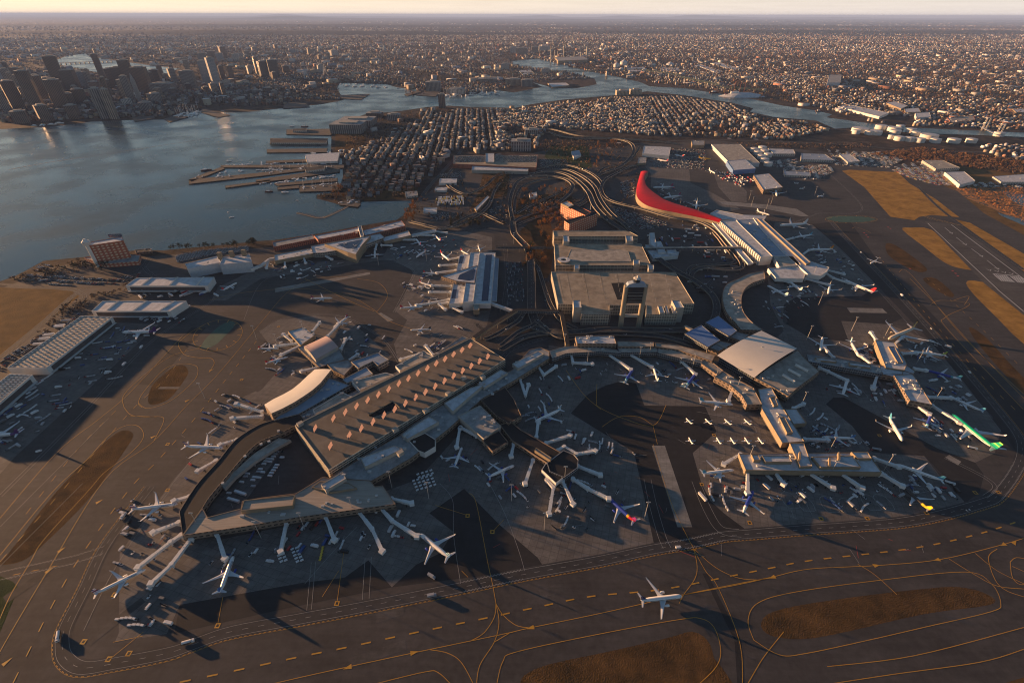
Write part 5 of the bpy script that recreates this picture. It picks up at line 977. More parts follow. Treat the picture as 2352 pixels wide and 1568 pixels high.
SMALL = [((1582, 968), 110, 'c'), ((1626, 969), 110, 'c'), ((1671, 970), 110, 'c'), ((1716, 970), 110, 'c'), ((1586, 1013), 95, 'c'), ((1650, 1013), 95, 'c'), ((1682, 1013), 95, 'c'), ((1715, 1013), 95, 'c'), ((1746, 1013), 95, 'c')]
SL = ['leftmost of the upper row', 'second from left in the upper row', 'third from left in the upper row', 'rightmost of the upper row', 'leftmost of the lower row', 'second from left in the lower row', 'middle of the lower row', 'fourth from left in the lower row', 'rightmost of the lower row']
for (p, a, ty), sl_ in zip(SMALL, SL):
    X, Y, _ = P(*p, 1.5); lb = 'small white propeller aircraft on the apron, ' + sl_
    if ty not in PROTO: o = PROTO[ty] = plane_proto(ty, LW, LW, LW); o.location = (X, Y, .2); o.rotation_euler = (0, 0, R(a)); o['label'] = lb; o['group'] = 'small propeller aircraft in two rows'
    else: o = dup(PROTO[ty], (X, Y, .2), R(a), lb, 'small propeller aircraft in two rows')
    o.scale = (1.08,) * 3
for i, (p, a, lb) in enumerate((((1884, 452), 200, 'white business jet below the grey hangars, lowest and largest'), ((1841, 434), 190, 'white business jet left of the other parked jets'), ((1829, 422), 10, 'small white business jet above the others'), ((1849, 412), 60, 'white business jet in front of the vehicle yard, left of the pair'), ((1868, 412), 60, 'white business jet in front of the vehicle yard, right of the pair'))):
    X, Y, _ = P(*p, 1.5)
    if i == 0: j0 = plane_proto('b', LW, LW, LW); j0.name = 'business_jet'; o = j0; o.location = (X, Y, .2); o.rotation_euler = (0, 0, R(a)); o['label'] = lb; o['group'] = 'business jets on the far apron'
    else: o = dup(j0, (X, Y, .2), R(a), lb, 'business jets on the far apron'); o.name = 'business_jet'
    o.scale = (1.3 if i == 0 else 1.0,) * 3
# ------------------------------------------------------------------ boarding bridges
JBM = mat('bridge paint', (.62, .63, .62), .5, .1, .4)
JB = [([(417, 1229), (392, 1245), (318, 1303)], 'longest white boarding bridge at the near corner, serving the striped tail airliner', 1), ([(440, 1236), (395, 1296), (348, 1340)], 'long empty boarding bridge beside the near corner', 1), ([(411, 1200), (352, 1223)], 'short empty boarding bridge left of the crescent wing', 0), ([(435, 1141), (400, 1151)], 'short boarding bridge at the striped tail airliner beside the crescent', 0),
 ([(499, 1227), (517, 1283)], 'boarding bridge to the lone airliner below the pointed pier', 0), ([(658, 1200), (645, 1267)], 'straight empty bridge below the raised tan roof', 0), ([(748, 1186), (768, 1240)], 'straight empty bridge beside the parked yellow carts', 0), ([(823, 1174), (855, 1215), (878, 1266)], 'long two part empty bridge left of the blue green tail airliner', 0), ([(873, 1165), (900, 1195), (958, 1232)], 'long two part bridge reaching the blue green tail airliner', 0), ([(900, 1146), (946, 1156)], 'short bridge at the right tip of the pier', 0),
 ([(1256, 1102), (1271, 1120), (1261, 1180)], 'left bridge below the octagonal room', 0), ([(1292, 1105), (1316, 1158)], 'middle bridge below the octagonal room', 0), ([(1316, 1100), (1350, 1122), (1398, 1146)], 'long bridge to the dark blue yellow tailed airliner', 1), ([(1224, 1058), (1206, 1111)], 'bridge slanting down left of the octagonal room', 0), ([(1326, 1070), (1379, 1091)], 'bridge right of the octagonal room', 0), ([(1281, 1035), (1296, 1026), (1324, 1043), (1367, 1036)], 'bent bridge above the octagonal room', 1), ([(1254, 1018), (1309, 1000)], 'bridge above the black pier pointing right', 0), ([(1232, 1004), (1236, 970)], 'bridge between the black pier and the airliner above it', 0), ([(1180, 1020), (1174, 1048)], 'short bridge left of the black pier', 0),
 ([(735, 843), (693, 853)], 'bridge at the root of the satellite', 0), ([(681, 789), (632, 795)], 'bridge to the upper red tailed small airliner', 0), ([(688, 795), (646, 815)], 'bridge to the lower pink tailed small airliner', 0), ([(670, 783), (651, 768)], 'short bridge at the left of the satellite', 0), ([(718, 761), (734, 741)], 'short bridge at the top of the satellite', 0), ([(753, 772), (780, 743)], 'bridge to the airliner at the satellite end', 0), ([(783, 802), (794, 779)], 'bridge on the shaded side of the satellite', 0), ([(796, 831), (821, 815)], 'bridge below the satellite on its shaded side', 0), ([(963, 813), (921, 826)], 'bridge on the sunlit side of the low decks', 0), ([(996, 816), (978, 795)], 'upper bridge near the garage far corner, left', 0), ([(1001, 818), (1019, 803)], 'upper bridge near the garage far corner, right', 0),
 ([(1056, 985), (1049, 1027)], 'left leg of the V shaped bridges', 0), ([(1058, 982), (1096, 1001)], 'right leg of the V shaped bridges', 0), ([(602, 946), (543, 928)], 'upper bridge at the foot of the glowing curved roof', 0), ([(602, 956), (533, 961)], 'second bridge at the foot of the glowing curved roof', 0), ([(545, 1010), (506, 1022)], 'bridge to the airliner beside the crescent top', 0), ([(497, 1058), (455, 1082)], 'empty bridge on the crescent outer side', 0),
 ([(1311, 812), (1316, 833), (1360, 836)], 'bent bridge at the left of the horseshoe', 1), ([(1394, 812), (1449, 849)], 'long bridge to the leftmost blue airliner', 0), ([(1439, 810), (1497, 843)], 'long bridge to the white airliner of the horseshoe', 0), ([(1564, 829), (1597, 860)], 'bridge to the right blue airliner of the horseshoe', 0), ([(1236, 842), (1249, 861), (1277, 842)], 'V shaped bridge at the left inside of the horseshoe', 1), ([(1194, 871), (1207, 908), (1214, 884)], 'hooked bridge lowest at the left of the horseshoe', 1), ([(1682, 896), (1673, 921)], 'bridge to the broadside white airliner', 0),
 ([(1700, 1044), (1662, 1066)], 'bridge at the left end of the T shaped pier', 0), ([(1717, 1082), (1717, 1132)], 'straight bridge down from the T pier to the blue airliner', 0), ([(1778, 1082), (1800, 1112)], 'short bridge, second from left below the T pier', 0), ([(1856, 1085), (1913, 1121)], 'third bridge from left below the T pier', 0), ([(1928, 1085), (1980, 1121)], 'fourth bridge from left below the T pier', 0), ([(2023, 1087), (2072, 1116)], 'bridge to the black and yellow airliner', 0), ([(2008, 1053), (2064, 1072)], 'bridge to the long teal tailed airliner', 0), ([(1848, 1009), (1900, 1011)], 'horizontal bridge right of the T pier neck', 0), ([(1822, 938), (1845, 928)], 'short bridge above the small side wing', 0),
 ([(1882, 845), (1902, 853), (1945, 874)], 'bridge from the covered link to the all white airliner', 0), ([(2014, 864), (2005, 893)], 'short straight bridge below the covered link', 0), ([(1999, 834), (1978, 818)], 'bridge above the covered link, right', 0), ([(1914, 821), (1893, 799)], 'bridge above the covered link, left', 0), ([(2012, 780), (2001, 764)], 'bridge at the top left of the island pier', 0), ([(2072, 812), (2105, 811)], 'bridge to the red and green tailed airliner', 0), ([(2100, 847), (2126, 851)], 'bridge to the long blue airliner', 0), ([(2130, 912), (2184, 914)], 'bridge to the checked tail airliner', 0), ([(2140, 931), (2204, 971)], 'long bridge to the green airliner', 1), ([(2103, 930), (2134, 951)], 'short bridge to the small blue airliner', 0), ([(2054, 791), (2072, 775)], 'bridge to the beige widebody', 0),
 ([(1902, 621), (1938, 630)], 'upper bridge at the tip of the long white terminal', 0), ([(1895, 627), (1914, 639), (1950, 650)], 'bridge to the big red tailed airliner', 0), ([(1850, 640), (1902, 654)], 'double bridge below the white terminal', 0), ([(1780, 640), (1812, 648)], 'bridge at the start of the quarter ring', 0), ([(1053, 592), (1031, 596)], 'topmost left bridge of the solar roof terminal', 0), ([(1048, 608), (1010, 610)], 'second left bridge of the solar roof terminal', 0), ([(1046, 621), (1003, 627)], 'third left bridge, above the pointed wing', 0), ([(1036, 657), (991, 656)], 'bridge just below the pointed white wing', 0), ([(1034, 671), (987, 671)], 'second bridge below the pointed white wing', 0), ([(1031, 688), (986, 697), (957, 701)], 'longest bridge of the solar roof terminal', 1), ([(1028, 695), (1008, 699), (1023, 711)], 'hooked bridge at the lower left of the solar roof terminal', 1), ([(1063, 702), (1038, 706), (1061, 717)], 'second hooked bridge below the solar roof terminal', 1),
 ([(696, 588), (702, 604)], 'short bridge of the shoreline terminal near its middle', 0), ([(654, 598), (655, 615)], 'short bridge nearest the near end of the shoreline terminal', 0), ([(741, 585), (762, 596)], 'bridge left of the triangular roof', 0), ([(918, 551), (952, 551)], 'bridge to the second airliner of the shoreline terminal', 0), ([(958, 540), (996, 541)], 'bridge at the far end of the shoreline terminal', 0), ([(998, 531), (1026, 535)], 'bridge beyond the shoreline terminal end', 0), ([(876, 563), (899, 564)], 'bridge right of the triangular roof', 0), ([(865, 562), (862, 573)], 'bridge to the head on airliner beside the triangular roof', 0), ([(616, 602), (612, 616)], 'bridge where the tube walkway begins', 0), ([(1785, 555), (1822, 547)], 'bridge on the gate spine, middle', 0), ([(1835, 590), (1858, 575)], 'bridge on the gate spine to the red and yellow tail', 0)]
for pts, lb, col in JB:
    q = [P(*p, 5.5)[:2] for p in pts]; t = thing('boarding_bridge', lb, 'jet bridge', (*q[0], 0), group='boarding bridges'); o0 = q[0]
    q = [(p[0] - o0[0], p[1] - o0[1]) for p in q]; m = MB(); m.cyl((0, 0, 0), (0, 0, 3.6), .9, n=8); m.cyl((0, 0, 3.6), (0, 0, 7.6), 2.6, n=10); m.build('rotunda', JBM, t, uv=False)
    for i, (a, c) in enumerate(zip(q, q[1:])):
        L = math.dist(a, c); ang = math.atan2(c[1] - a[1], c[0] - a[0]); nsec = 2 if L > 18 else 1
        for s_ in range(nsec):
            f0, f1 = s_ / nsec, (s_ + 1) / nsec; cx, cy = a[0] + (c[0] - a[0]) * (f0 + f1) / 2, a[1] + (c[1] - a[1]) * (f0 + f1) / 2; wd = 3.0 + .5 * (s_ == nsec - 1)
            m = MB(); m.box((cx, cy, 5.7), (L / nsec, wd, 2.9 + .35 * (s_ == nsec - 1)), ang)
            for k in range(int(L / nsec / 3)): m.box((cx + (k * 3 - L / nsec / 2 + 1.5) * cos(ang), cy + (k * 3 - L / nsec / 2 + 1.5) * sin(ang), 5.7), (.25, wd + .3, 3.3), ang)
            m.build('tunnel', JBM, t, uv=False)
        if i < len(q) - 2: m = MB(); m.cyl((c[0], c[1], 0), (c[0], c[1], 4), .7, n=6); m.cyl((c[0], c[1], 4), (c[0], c[1], 7.7), 2.3, n=10); m.build('joint_drum', JBM, t, uv=False)
    a, c = q[-2], q[-1]; ang = math.atan2(c[1] - a[1], c[0] - a[0])
    m = MB(); m.box((c[0], c[1], 5.9), (5, 5.2, 3.8), ang + .5); m.build('cab', JBM, t, uv=False)
    m = MB(); bx_, by_ = c[0] - 6 * cos(ang), c[1] - 6 * sin(ang)
    for s_ in (-1.6, 1.6): m.box((bx_ - s_ * sin(ang), by_ + s_ * cos(ang), 2.4), (.6, .6, 4.2), ang); m.cyl((bx_ - s_ * 1.1 * sin(ang) - .3, by_ + s_ * 1.1 * cos(ang), .9), (bx_ - s_ * 1.1 * sin(ang) + .3, by_ + s_ * 1.1 * cos(ang), .9), .6, n=8)
    m.build('wheel_column', MATS['dark opening'], t, uv=False)
# ------------------------------------------------------------------ light masts
ML = [(471, 915), (1010, 845), (1296, 800), (1348, 840), (1467, 830), (1590, 845), (1296, 1108), (1717, 1060), (1838, 935), (1903, 1095), (2030, 1080), (1902, 1040), (2096, 932), (2143, 925), (2103, 838), (2030, 776), (1853, 780), (700, 770), (720, 850), (640, 800), (792, 812), (812, 1180), (600, 1235), (700, 1215), (900, 1120), (1175, 1150), (1490, 820), (1640, 880), (1690, 900), (1740, 830), (1770, 470), (1560, 480), (1600, 500), (1720, 460), (1760, 480), (1870, 450), (1725, 475), (1400, 740), (1480, 1190), (1250, 1215), (985, 1145), (1030, 700), (870, 610), (980, 600), (590, 780), (460, 1215), (1955, 760), (1880, 700), (1865, 640), (1180, 560)]
for i, (x, y) in enumerate(ML):
    X, Y, _ = P(x, y)
    if i == 0:
        t = m0 = thing('light_mast', 'x', 'light mast', (X, Y, .1)); m = MB(); m.cyl((0, 0, 0), (0, 0, 27), .38, .2, n=6); m.build('pole', mat('mast steel', (.4, .38, .35), .5, 0), t, uv=False)
        m = MB(); m.box((0, 0, 27.2), (4.2, .5, .4)); [m.box((k * 1.3, -.3, 26.7), (.8, .6, .6)) for k in (-1.4, -.5, .5, 1.4)]; m.build('lamp_head', MATS['roof unit metal'], t, uv=False)
    else: t = dup(m0, (X, Y, .1), 0)
    side = 'left' if x < 900 else ('middle' if x < 1650 else 'right'); dep = 'near' if y > 1000 else ('central' if y > 700 else 'far')
    t['label'] = 'tall thin floodlight mast standing on the %s %s apron' % (dep, side); t['group'] = 'floodlight masts, %s %s apron' % (dep, side)
# ------------------------------------------------------------------ roads and ramps
ROADC = mat('ramp concrete', (.22, .20, .17), .85, .15, .1)
RPATH = []
def ramp(label, pts, w, z, parapet=True, zs=None, m='road asphalt', name='elevated_road', cols=True, cat='elevated road'):
    q = resample(WP(smooth_line(pts, 8), z), 5); n = len(q); nn = normals(q); o = q[n // 2]; t = thing(name, label, cat, (*o, 0), group='elevated roads and ramps')
    Z = [z * min(1, (min(i, n - 1 - i) * 5 + 8) / 60) if zs is None else zs[0] + (zs[1] - zs[0]) * i / (n - 1) for i in range(n)]
    RPATH.append((q, Z, w))
    L_ = lambda k, off, dz: (q[k][0] + nn[k][0] * off - o[0], q[k][1] + nn[k][1] * off - o[1], max(.15, Z[k]) + dz)
    d = MB(); d.loft([[L_(k, w / 2, 0), L_(k, w / 2, -1.2), L_(k, -w / 2, -1.2), L_(k, -w / 2, 0)] for k in range(n)]); d.build('deck', ASPHR, t, uv=False)
    for s in (1, -1):
        d = MB(); d.loft([[L_(k, s * (w / 2 + .35), 1.2), L_(k, s * (w / 2 + .35), -1.4), L_(k, s * w / 2, -1.4), L_(k, s * w / 2, 1.2)] for k in range(n)]); d.build('parapet', ROADC, t, uv=False)
    d = MB()
    for k in range(1, n, 1):
        if k % 3 == 0: d.add([L_(k - 1, .12, .05), L_(k - 1, -.12, .05), L_(k, -.12, .05), L_(k, .12, .05)], [(0, 1, 2, 3)])
    for s in (1, -1):
        for k in range(1, n): d.add([L_(k - 1, s * (w / 2 - .6) + .12, .05), L_(k - 1, s * (w / 2 - .6) - .12, .05), L_(k, s * (w / 2 - .6) - .12, .05), L_(k, s * (w / 2 - .6) + .12, .05)], [(0, 1, 2, 3)])
    d.build('lane_lines', WHT, t, uv=False)
    if cols:
        for k in range(4, n - 3, 7):
            if Z[k] > 3: d = MB(); p = L_(k, 0, 0); d.cyl((p[0], p[1], 0), (p[0], p[1], Z[k] - 1), .9, n=6); d.build('column', ROADC, t, uv=False)
    return t
RMP = [('wide ramp curving round the lawn left of the central garages', [(1178, 500), (1180, 533), (1196, 553), (1214, 575), (1220, 618), (1221, 668), (1222, 712), (1235, 745)], 15, 7),
 ('outer loop ramp sweeping round the interchange', [(1178, 505), (1171, 470), (1177, 440), (1192, 415), (1226, 404), (1264, 404), (1300, 412), (1316, 428), (1300, 452), (1270, 470)], 10, 8),
 ('main highway deck descending from the loop towards the garages, left carriageway', [(1215, 396), (1260, 393), (1300, 400), (1330, 418), (1352, 442), (1366, 473), (1389, 498), (1414, 517), (1451, 538)], 13, 8),
 ('main highway deck descending from the loop, right carriageway', [(1270, 385), (1310, 392), (1345, 410), (1366, 430), (1380, 460), (1400, 487), (1425, 508), (1462, 530)], 11, 8),
 ('long ramp running beside the red roof to the white hall', [(1461, 375), (1421, 395), (1390, 413), (1381, 433), (1390, 453), (1414, 465), (1476, 480), (1539, 498), (1601, 508), (1640, 527), (1672, 563), (1702, 600), (1700, 616), (1660, 618), (1620, 614), (1592, 622), (1590, 640)], 9, 8),
 ('inner ramp between the two highway decks', [(1366, 425), (1376, 450), (1402, 480), (1427, 508), (1455, 536)], 8, 6),
 ('elevated road curving down the right side of the large garage', [(1480, 570), (1500, 585), (1551, 620), (1601, 648), (1638, 680), (1646, 712), (1630, 745), (1575, 757), (1451, 757), (1376, 757), (1326, 762), (1264, 760), (1215, 740)], 12, 7),
 ('lower front road along the horseshoe terminal', [(1150, 800), (1200, 775), (1260, 764), (1330, 768), (1420, 766), (1520, 772), (1600, 790)], 10, 4),
 ('winding ramp in the upper interchange beyond the red roof', [(1255, 300), (1285, 312), (1340, 318), (1400, 318), (1440, 325), (1455, 338), (1450, 360), (1420, 385), (1370, 400)], 11, 7),
 ('curved viaduct along the town edge', [(1205, 300), (1260, 296), (1330, 312), (1420, 318), (1480, 322), (1560, 328)], 9, 7),
 ('inner loop road inside the interchange', [(1170, 520), (1195, 500), (1260, 480), (1330, 465), (1345, 440), (1320, 415), (1260, 410), (1205, 425), (1186, 450), (1180, 490)], 8, 3),
 ('curved ramp below the bus yard', [(1160, 510), (1130, 500), (1100, 490), (1060, 505), (1020, 525), (985, 520), (940, 505)], 9, 5)]
RMP += [('straight ramp crossing the lawn bank inside the loop', [(1186, 515), (1230, 500), (1290, 485), (1335, 470), (1352, 455)], 7, 4), ('upper diagonal ramp inside the interchange', [(1185, 488), (1240, 462), (1290, 440), (1318, 420)], 7, 5), ('curved ramp left of the large garage', [(1215, 590), (1236, 618), (1251, 662), (1266, 702), (1290, 735), (1330, 752)], 7, 5), ('narrow ramp swinging under the terminal bridge junction', [(1205, 712), (1185, 740), (1140, 765), (1110, 775)], 7, 5),
 ('looping ramp in front of the solar garage corner', [(1221, 720), (1245, 745), (1275, 770), (1310, 775), (1350, 760)], 7, 5), ('low ramp between the junction and the horseshoe', [(1150, 790), (1190, 762), (1225, 745), (1245, 720)], 7, 4), ('outer highway deck nearest the town lots', [(1230, 385), (1290, 378), (1340, 390), (1375, 412), (1388, 440)], 8, 7), ('short connector ramp below the town viaduct', [(1370, 402), (1390, 385), (1440, 372), (1462, 350), (1470, 335)], 9, 5),
 ('lane pair curving around the bus yard corner', [(1040, 385), (1025, 420), (1065, 445), (1110, 430), (1140, 405), (1180, 395), (1230, 388)], 8, 4), ('long ramp on the embankment side of the toll lanes', [(975, 520), (1030, 522), (1080, 505), (1120, 475), (1135, 440), (1150, 415)], 8, 5), ('inner ring ramp around the construction yard', [(1640, 530), (1660, 560), (1690, 600), (1640, 608), (1590, 612), (1580, 635), (1600, 655)], 7, 5)]
for lb, pts, w, z in RMP: ramp(lb, pts, w, z)
def gndroad(pts, w, name='road', mrk=True):
    q = WP(smooth_line(pts, 8)); q = resample(q, 6); LV[0] += .001; m = MB(); ribbon(m, q, w, LV[0]); tag(m.build(name, ASPHR, uv=False), kind='structure')
    return q
rdm = MB()
for pts, w in (([(0, 822), (100, 740), (190, 665), (300, 630), (330, 612), (345, 590)], 11), ([(0, 652), (60, 658), (150, 662), (185, 672), (190, 690), (120, 745), (0, 835)], 7), ([(950, 480), (985, 430), (1030, 380), (1060, 345), (1080, 300)], 12), ([(1040, 385), (1090, 400), (1160, 392), (1230, 388), (1300, 380), (1360, 372)], 10), ([(1300, 360), (1370, 370), (1430, 345), (1470, 330), (1640, 322), (1900, 330), (2100, 345), (2352, 352)], 16), ([(960, 505), (1040, 530), (1130, 520), (1160, 500), (1180, 470)], 14),
   ([(1195, 560), (1230, 600), (1250, 660), (1270, 720), (1330, 745)], 9), ([(1160, 560), (1165, 640), (1160, 700), (1180, 740)], 9), ([(1290, 765), (1180, 800), (1150, 830)], 8), ([(1370, 500), (1440, 540), (1560, 560), (1640, 600)], 8), ([(1150, 780), (1100, 750), (1098, 740)], 8), ([(1460, 380), (1440, 420), (1455, 455), (1480, 480)], 8), ([(2105, 425), (2160, 480), (2240, 540), (2352, 620)], 8), ([(1640, 640), (1625, 660), (1640, 690), (1660, 740)], 8), ([(600, 610), (500, 625), (380, 640), (345, 628), (330, 612)], 8)):
    q = gndroad(pts, w); dashes(rdm, q, .3, .26, 3, 6); ribbon(rdm, q, .25, .26, off=w / 2 - .6); ribbon(rdm, q, .25, .26, off=-w / 2 + .6)
tag(rdm.build('lane_markings', WHT, uv=False), kind='structure')
def walkway(label, pts, w, z, roof='black roof', wall='glass wall', h=4.5):
    q = [P(*p, z + h)[:2] for p in pts]; t = thing('elevated_walkway', label, 'walkway', (*q[0], 0), group='elevated pedestrian bridges'); o = q[0]
    for a, c in zip(q, q[1:]):
        L = math.dist(a, c); an = math.atan2(c[1] - a[1], c[0] - a[0]); cx, cy = (a[0] + c[0]) / 2 - o[0], (a[1] + c[1]) / 2 - o[1]
        m = MB(); m.box((cx, cy, z + h / 2), (L, w, h), an); m.build('tube', MATS[wall], t); m = MB(); m.box((cx, cy, z + h + .25), (L, w + .6, .5), an); m.build('roof', MATS[roof], t)
        for k in range(1, int(L / 28) + 1):
            f = k / (int(L / 28) + 1); m = MB(); m.cyl((a[0] + (c[0] - a[0]) * f - o[0], a[1] + (c[1] - a[1]) * f - o[1], 0), (a[0] + (c[0] - a[0]) * f - o[0], a[1] + (c[1] - a[1]) * f - o[1], z), .8, n=6); m.build('column', ROADC, t)
walkway('dark covered walkway from the solar roof terminal to the rear garage', [(1140, 566), (1272, 567)], 5, 9); walkway('long truss walkway from the rear garage to the white hall', [(1478, 569), (1706, 567)], 5, 9, 'tan roof'); walkway('black roofed walkway joining the large garage at its left front corner', [(1186, 711), (1289, 714)], 6, 8)
walkway('brown roofed walkway dropping from the large garage to the horseshoe', [(1289, 714), (1304, 790)], 6, 8, 'black roof', 'tan wall'); walkway('angled lit walkway from the solar garage corner to the bridge junction', [(1088, 775), (1120, 752), (1186, 711)], 6, 9, 'black roof', 'tan wall'); walkway('pale walkway from the solar roof terminal down to the bridge junction', [(1122, 693), (1176, 712)], 4, 8, 'white roof', 'white wall')
walkway('white tube walkway from the plant building to the shoreline terminal', [(575, 618), (600, 608), (618, 594), (630, 592)], 4, 6, 'white roof', 'white wall'); walkway('short arcade walkway behind the blue canopies', [(1573, 748), (1690, 812)], 5, 7, 'tan roof', 'tan wall')
# ------------------------------------------------------------------ towns: houses
rng = np.random.default_rng(7)
CM, N_, L_n, b_ = _new('house paint'); at = N_.new('ShaderNodeAttribute'); at.attribute_name = 'Col'; L_n.new(at.outputs[0], b_.inputs['Base Color']); b_.inputs['Roughness'].default_value = .85
def boxes(name, cx, cy, w, d, h, ang, wc, rc, kind='stuff', z0=0, gable=None):
    n = len(cx); ca, sa = np.cos(ang), np.sin(ang); sx = np.array([-1, 1, 1, -1]) / 2; sy = np.array([-1, -1, 1, 1]) / 2
    lx = w[:, None] * sx; ly = d[:, None] * sy; X = cx[:, None] + lx * ca[:, None] - ly * sa[:, None]; Y = cy[:, None] + lx * sa[:, None] + ly * ca[:, None]
    V = np.zeros((n, 10, 3)); V[:, :4, 0] = X; V[:, :4, 1] = Y; V[:, :4, 2] = z0; V[:, 4:8, 0] = X; V[:, 4:8, 1] = Y; V[:, 4:8, 2] = h[:, None]
    gh = np.zeros(n) if gable is None else gable
    for k, (i, j) in enumerate(((4, 5), (6, 7))): V[:, 8 + k] = (V[:, i] + V[:, j]) / 2; V[:, 8 + k, 2] += gh
    base = np.arange(n)[:, None] * 10
    quads = [(0, 1, 5, 4), (1, 2, 6, 5), (2, 3, 7, 6), (3, 0, 4, 7), (5, 6, 9, 8), (7, 4, 8, 9)]; F = np.concatenate([base + np.array(q) for q in quads], 1).reshape(n, 6, 4)
    tr = np.concatenate([base + np.array(q) for q in ((4, 5, 8), (6, 7, 9))], 1).reshape(n, 2, 3)
    nl = n * 30; me = bpy.data.meshes.new(name); me.vertices.add(n * 10); me.vertices.foreach_set('co', V.ravel())
    idx = np.concatenate([F.reshape(-1), tr.reshape(-1)]); me.loops.add(len(idx)); me.loops.foreach_set('vertex_index', idx.astype(np.int32))
    nq, ntr = n * 6, n * 2; st = np.concatenate([np.arange(nq) * 4, nq * 4 + np.arange(ntr) * 3]).astype(np.int32); me.polygons.add(nq + ntr); me.polygons.foreach_set('loop_start', st)
    try: me.polygons.foreach_set('loop_total', np.concatenate([np.full(nq, 4), np.full(ntr, 3)]).astype(np.int32))
    except Exception: pass
    C = np.ones((n, 6, 4)); C[:, :4, :3] = wc[:, None]; C[:, 4:, :3] = rc[:, None]; C2 = np.ones((n, 2, 4)); C2[:, :, :3] = wc[:, None]
    me.materials.append(CM); me.update(calc_edges=True); a = me.attributes.new('Col', 'FLOAT_COLOR', 'FACE'); a.data.foreach_set('color', np.concatenate([C.reshape(-1, 4), C2.reshape(-1, 4)]).ravel())
    me.validate(); o = bpy.data.objects.new(name, me); COL.objects.link(o); return tag(o, kind=kind)
WPAL = np.array([(.50, .48, .44), (.42, .40, .36), (.34, .33, .32), (.22, .20, .18), (.26, .12, .08), (.45, .40, .30), (.58, .57, .55), (.18, .10, .07), (.30, .30, .34), (.36, .28, .2)])
RPAL = np.array([(.10, .10, .11), (.20, .20, .21), (.34, .34, .35), (.07, .065, .065), (.15, .12, .10), (.48, .48, .48)])
def grid(poly, ang, uw, vw, depth, holes=(), cross=100, keep=.9, patch=False):
    w = [p[:2] for p in poly]; ca, sa = cos(ang), sin(ang); U = [x * ca + y * sa for x, y in w]; V_ = [-x * sa + y * ca for x, y in w]
    us = np.arange(min(U), max(U), uw); vs = []; v = min(V_)
    while v < max(V_): vs += [v + depth / 2 + 5, v + vw - depth / 2 - 5]; v += vw
    uu, vv = np.meshgrid(us, np.array(vs)); uu = uu.ravel(); vv = vv.ravel(); k = (np.mod(uu, cross) > 13) & (rng.random(uu.size) < keep); uu, vv = uu[k], vv[k]
    uu = uu + rng.normal(0, .4, uu.size); vv = vv + rng.normal(0, 1.8, uu.size); f_ = np.sin(uu / 310 + vv / 170) + np.sin(vv / 230 - uu / 410 + 1); g_ = np.sin(uu / 190 + np.sin(vv / 260) * 2) + np.sin(vv / 330 + uu / 900) + .7 * np.sin(uu / 95 - vv / 140); kk = (f_ if not patch else g_) > rng.normal(-1.25 if not patch else -.45, .7 if not patch else .55, uu.size); uu, vv = uu[kk], vv[kk]
    x = uu * ca - vv * sa; y = uu * sa + vv * ca; k = inpoly(x, y, w)
    for hh in holes: k &= ~inpoly(x, y, hh)
    return x[k], y[k]
HARW = WP(HARBOUR)
EB = [(800, 460), (795, 430), (800, 400), (792, 350), (790, 300), (800, 288), (850, 270), (920, 262), (985, 253), (1080, 252), (1184, 254), (1300, 236), (1413, 226), (1560, 224), (1680, 243), (1720, 262), (1760, 275), (1860, 284), (1900, 300), (1800, 322), (1640, 316), (1500, 312), (1260, 292), (1240, 318), (1230, 345), (1035, 345), (1000, 395), (950, 450), (900, 455)]
HOLE = [WP(h) for h in ([(1235, 320), (1440, 320), (1440, 400), (1235, 400)], [(770, 300), (845, 295), (835, 340), (770, 345)], [(1725, 262), (1800, 285), (1870, 285), (1880, 300), (1730, 275)], [(880, 440), (960, 440), (950, 465), (830, 465)], [(1175, 318), (1225, 316), (1230, 345), (1175, 345)], [(1160, 292), (1200, 292), (1205, 312), (1165, 312)], [(1000, 218), (1040, 218), (1040, 262), (1000, 262)], [(770, 262), (960, 250), (965, 275), (860, 330), (770, 330)])]
ebang = angw((909, 395), (969, 275))
EL = WP([(600, 500), (600, 200), (1150, 200), (1120, 500)]); EM = WP([(1150, 200), (1490, 200), (1520, 360), (1120, 500)]); parts_ = []
for da, hl in ((0, (EL, None)), (.38, (EM, None)), (-.22, (None, (EL, EM)))):
    x_, y_ = grid(WP(EB), ebang + da, 9.2, 54, 13, HOLE, cross=88, keep=.8); k_ = inpoly(x_, y_, hl[0]) if hl[0] else ~(inpoly(x_, y_, hl[1][0]) | inpoly(x_, y_, hl[1][1])); parts_.append((x_[k_], y_[k_], np.full(k_.sum(), ebang + da)))
hx, hy, ha = [np.concatenate([p[i] for p in parts_]) for i in range(3)]
order = np.argsort(hx ** 2 + hy ** 2); hx, hy, ha = hx[order], hy[order], ha[order]; n = len(hx); hx = hx + rng.normal(0, .8, n); hy = hy + rng.normal(0, .8, n)
hw = rng.uniform(5.8, 8.6, n); hd = rng.uniform(8, 15, n); hh = rng.choice([8.5, 10, 10.5, 11.5, 6.5], n); bigk = rng.random(n) < .05; hd = np.where(bigk, hd * 1.9, hd); hw = np.where(bigk, hw * 1.7, hw); hh = np.where(bigk, hh + 2, hh); wc = WPAL[rng.integers(0, 10, n)] * rng.uniform(.35, .95, (n, 1)); rc = RPAL[rng.integers(0, 6, n)] * rng.uniform(.5, 1.0, (n, 1))
NI = 290
gab = np.where(rng.random(n) < .25, rng.uniform(1.5, 3, n), 0)
boxes('town_houses', hx[NI:], hy[NI:], hd[NI:], hw[NI:], hh[NI:], ha[NI:] + pi / 2, wc[NI:], rc[NI:], gable=gab[NI:])
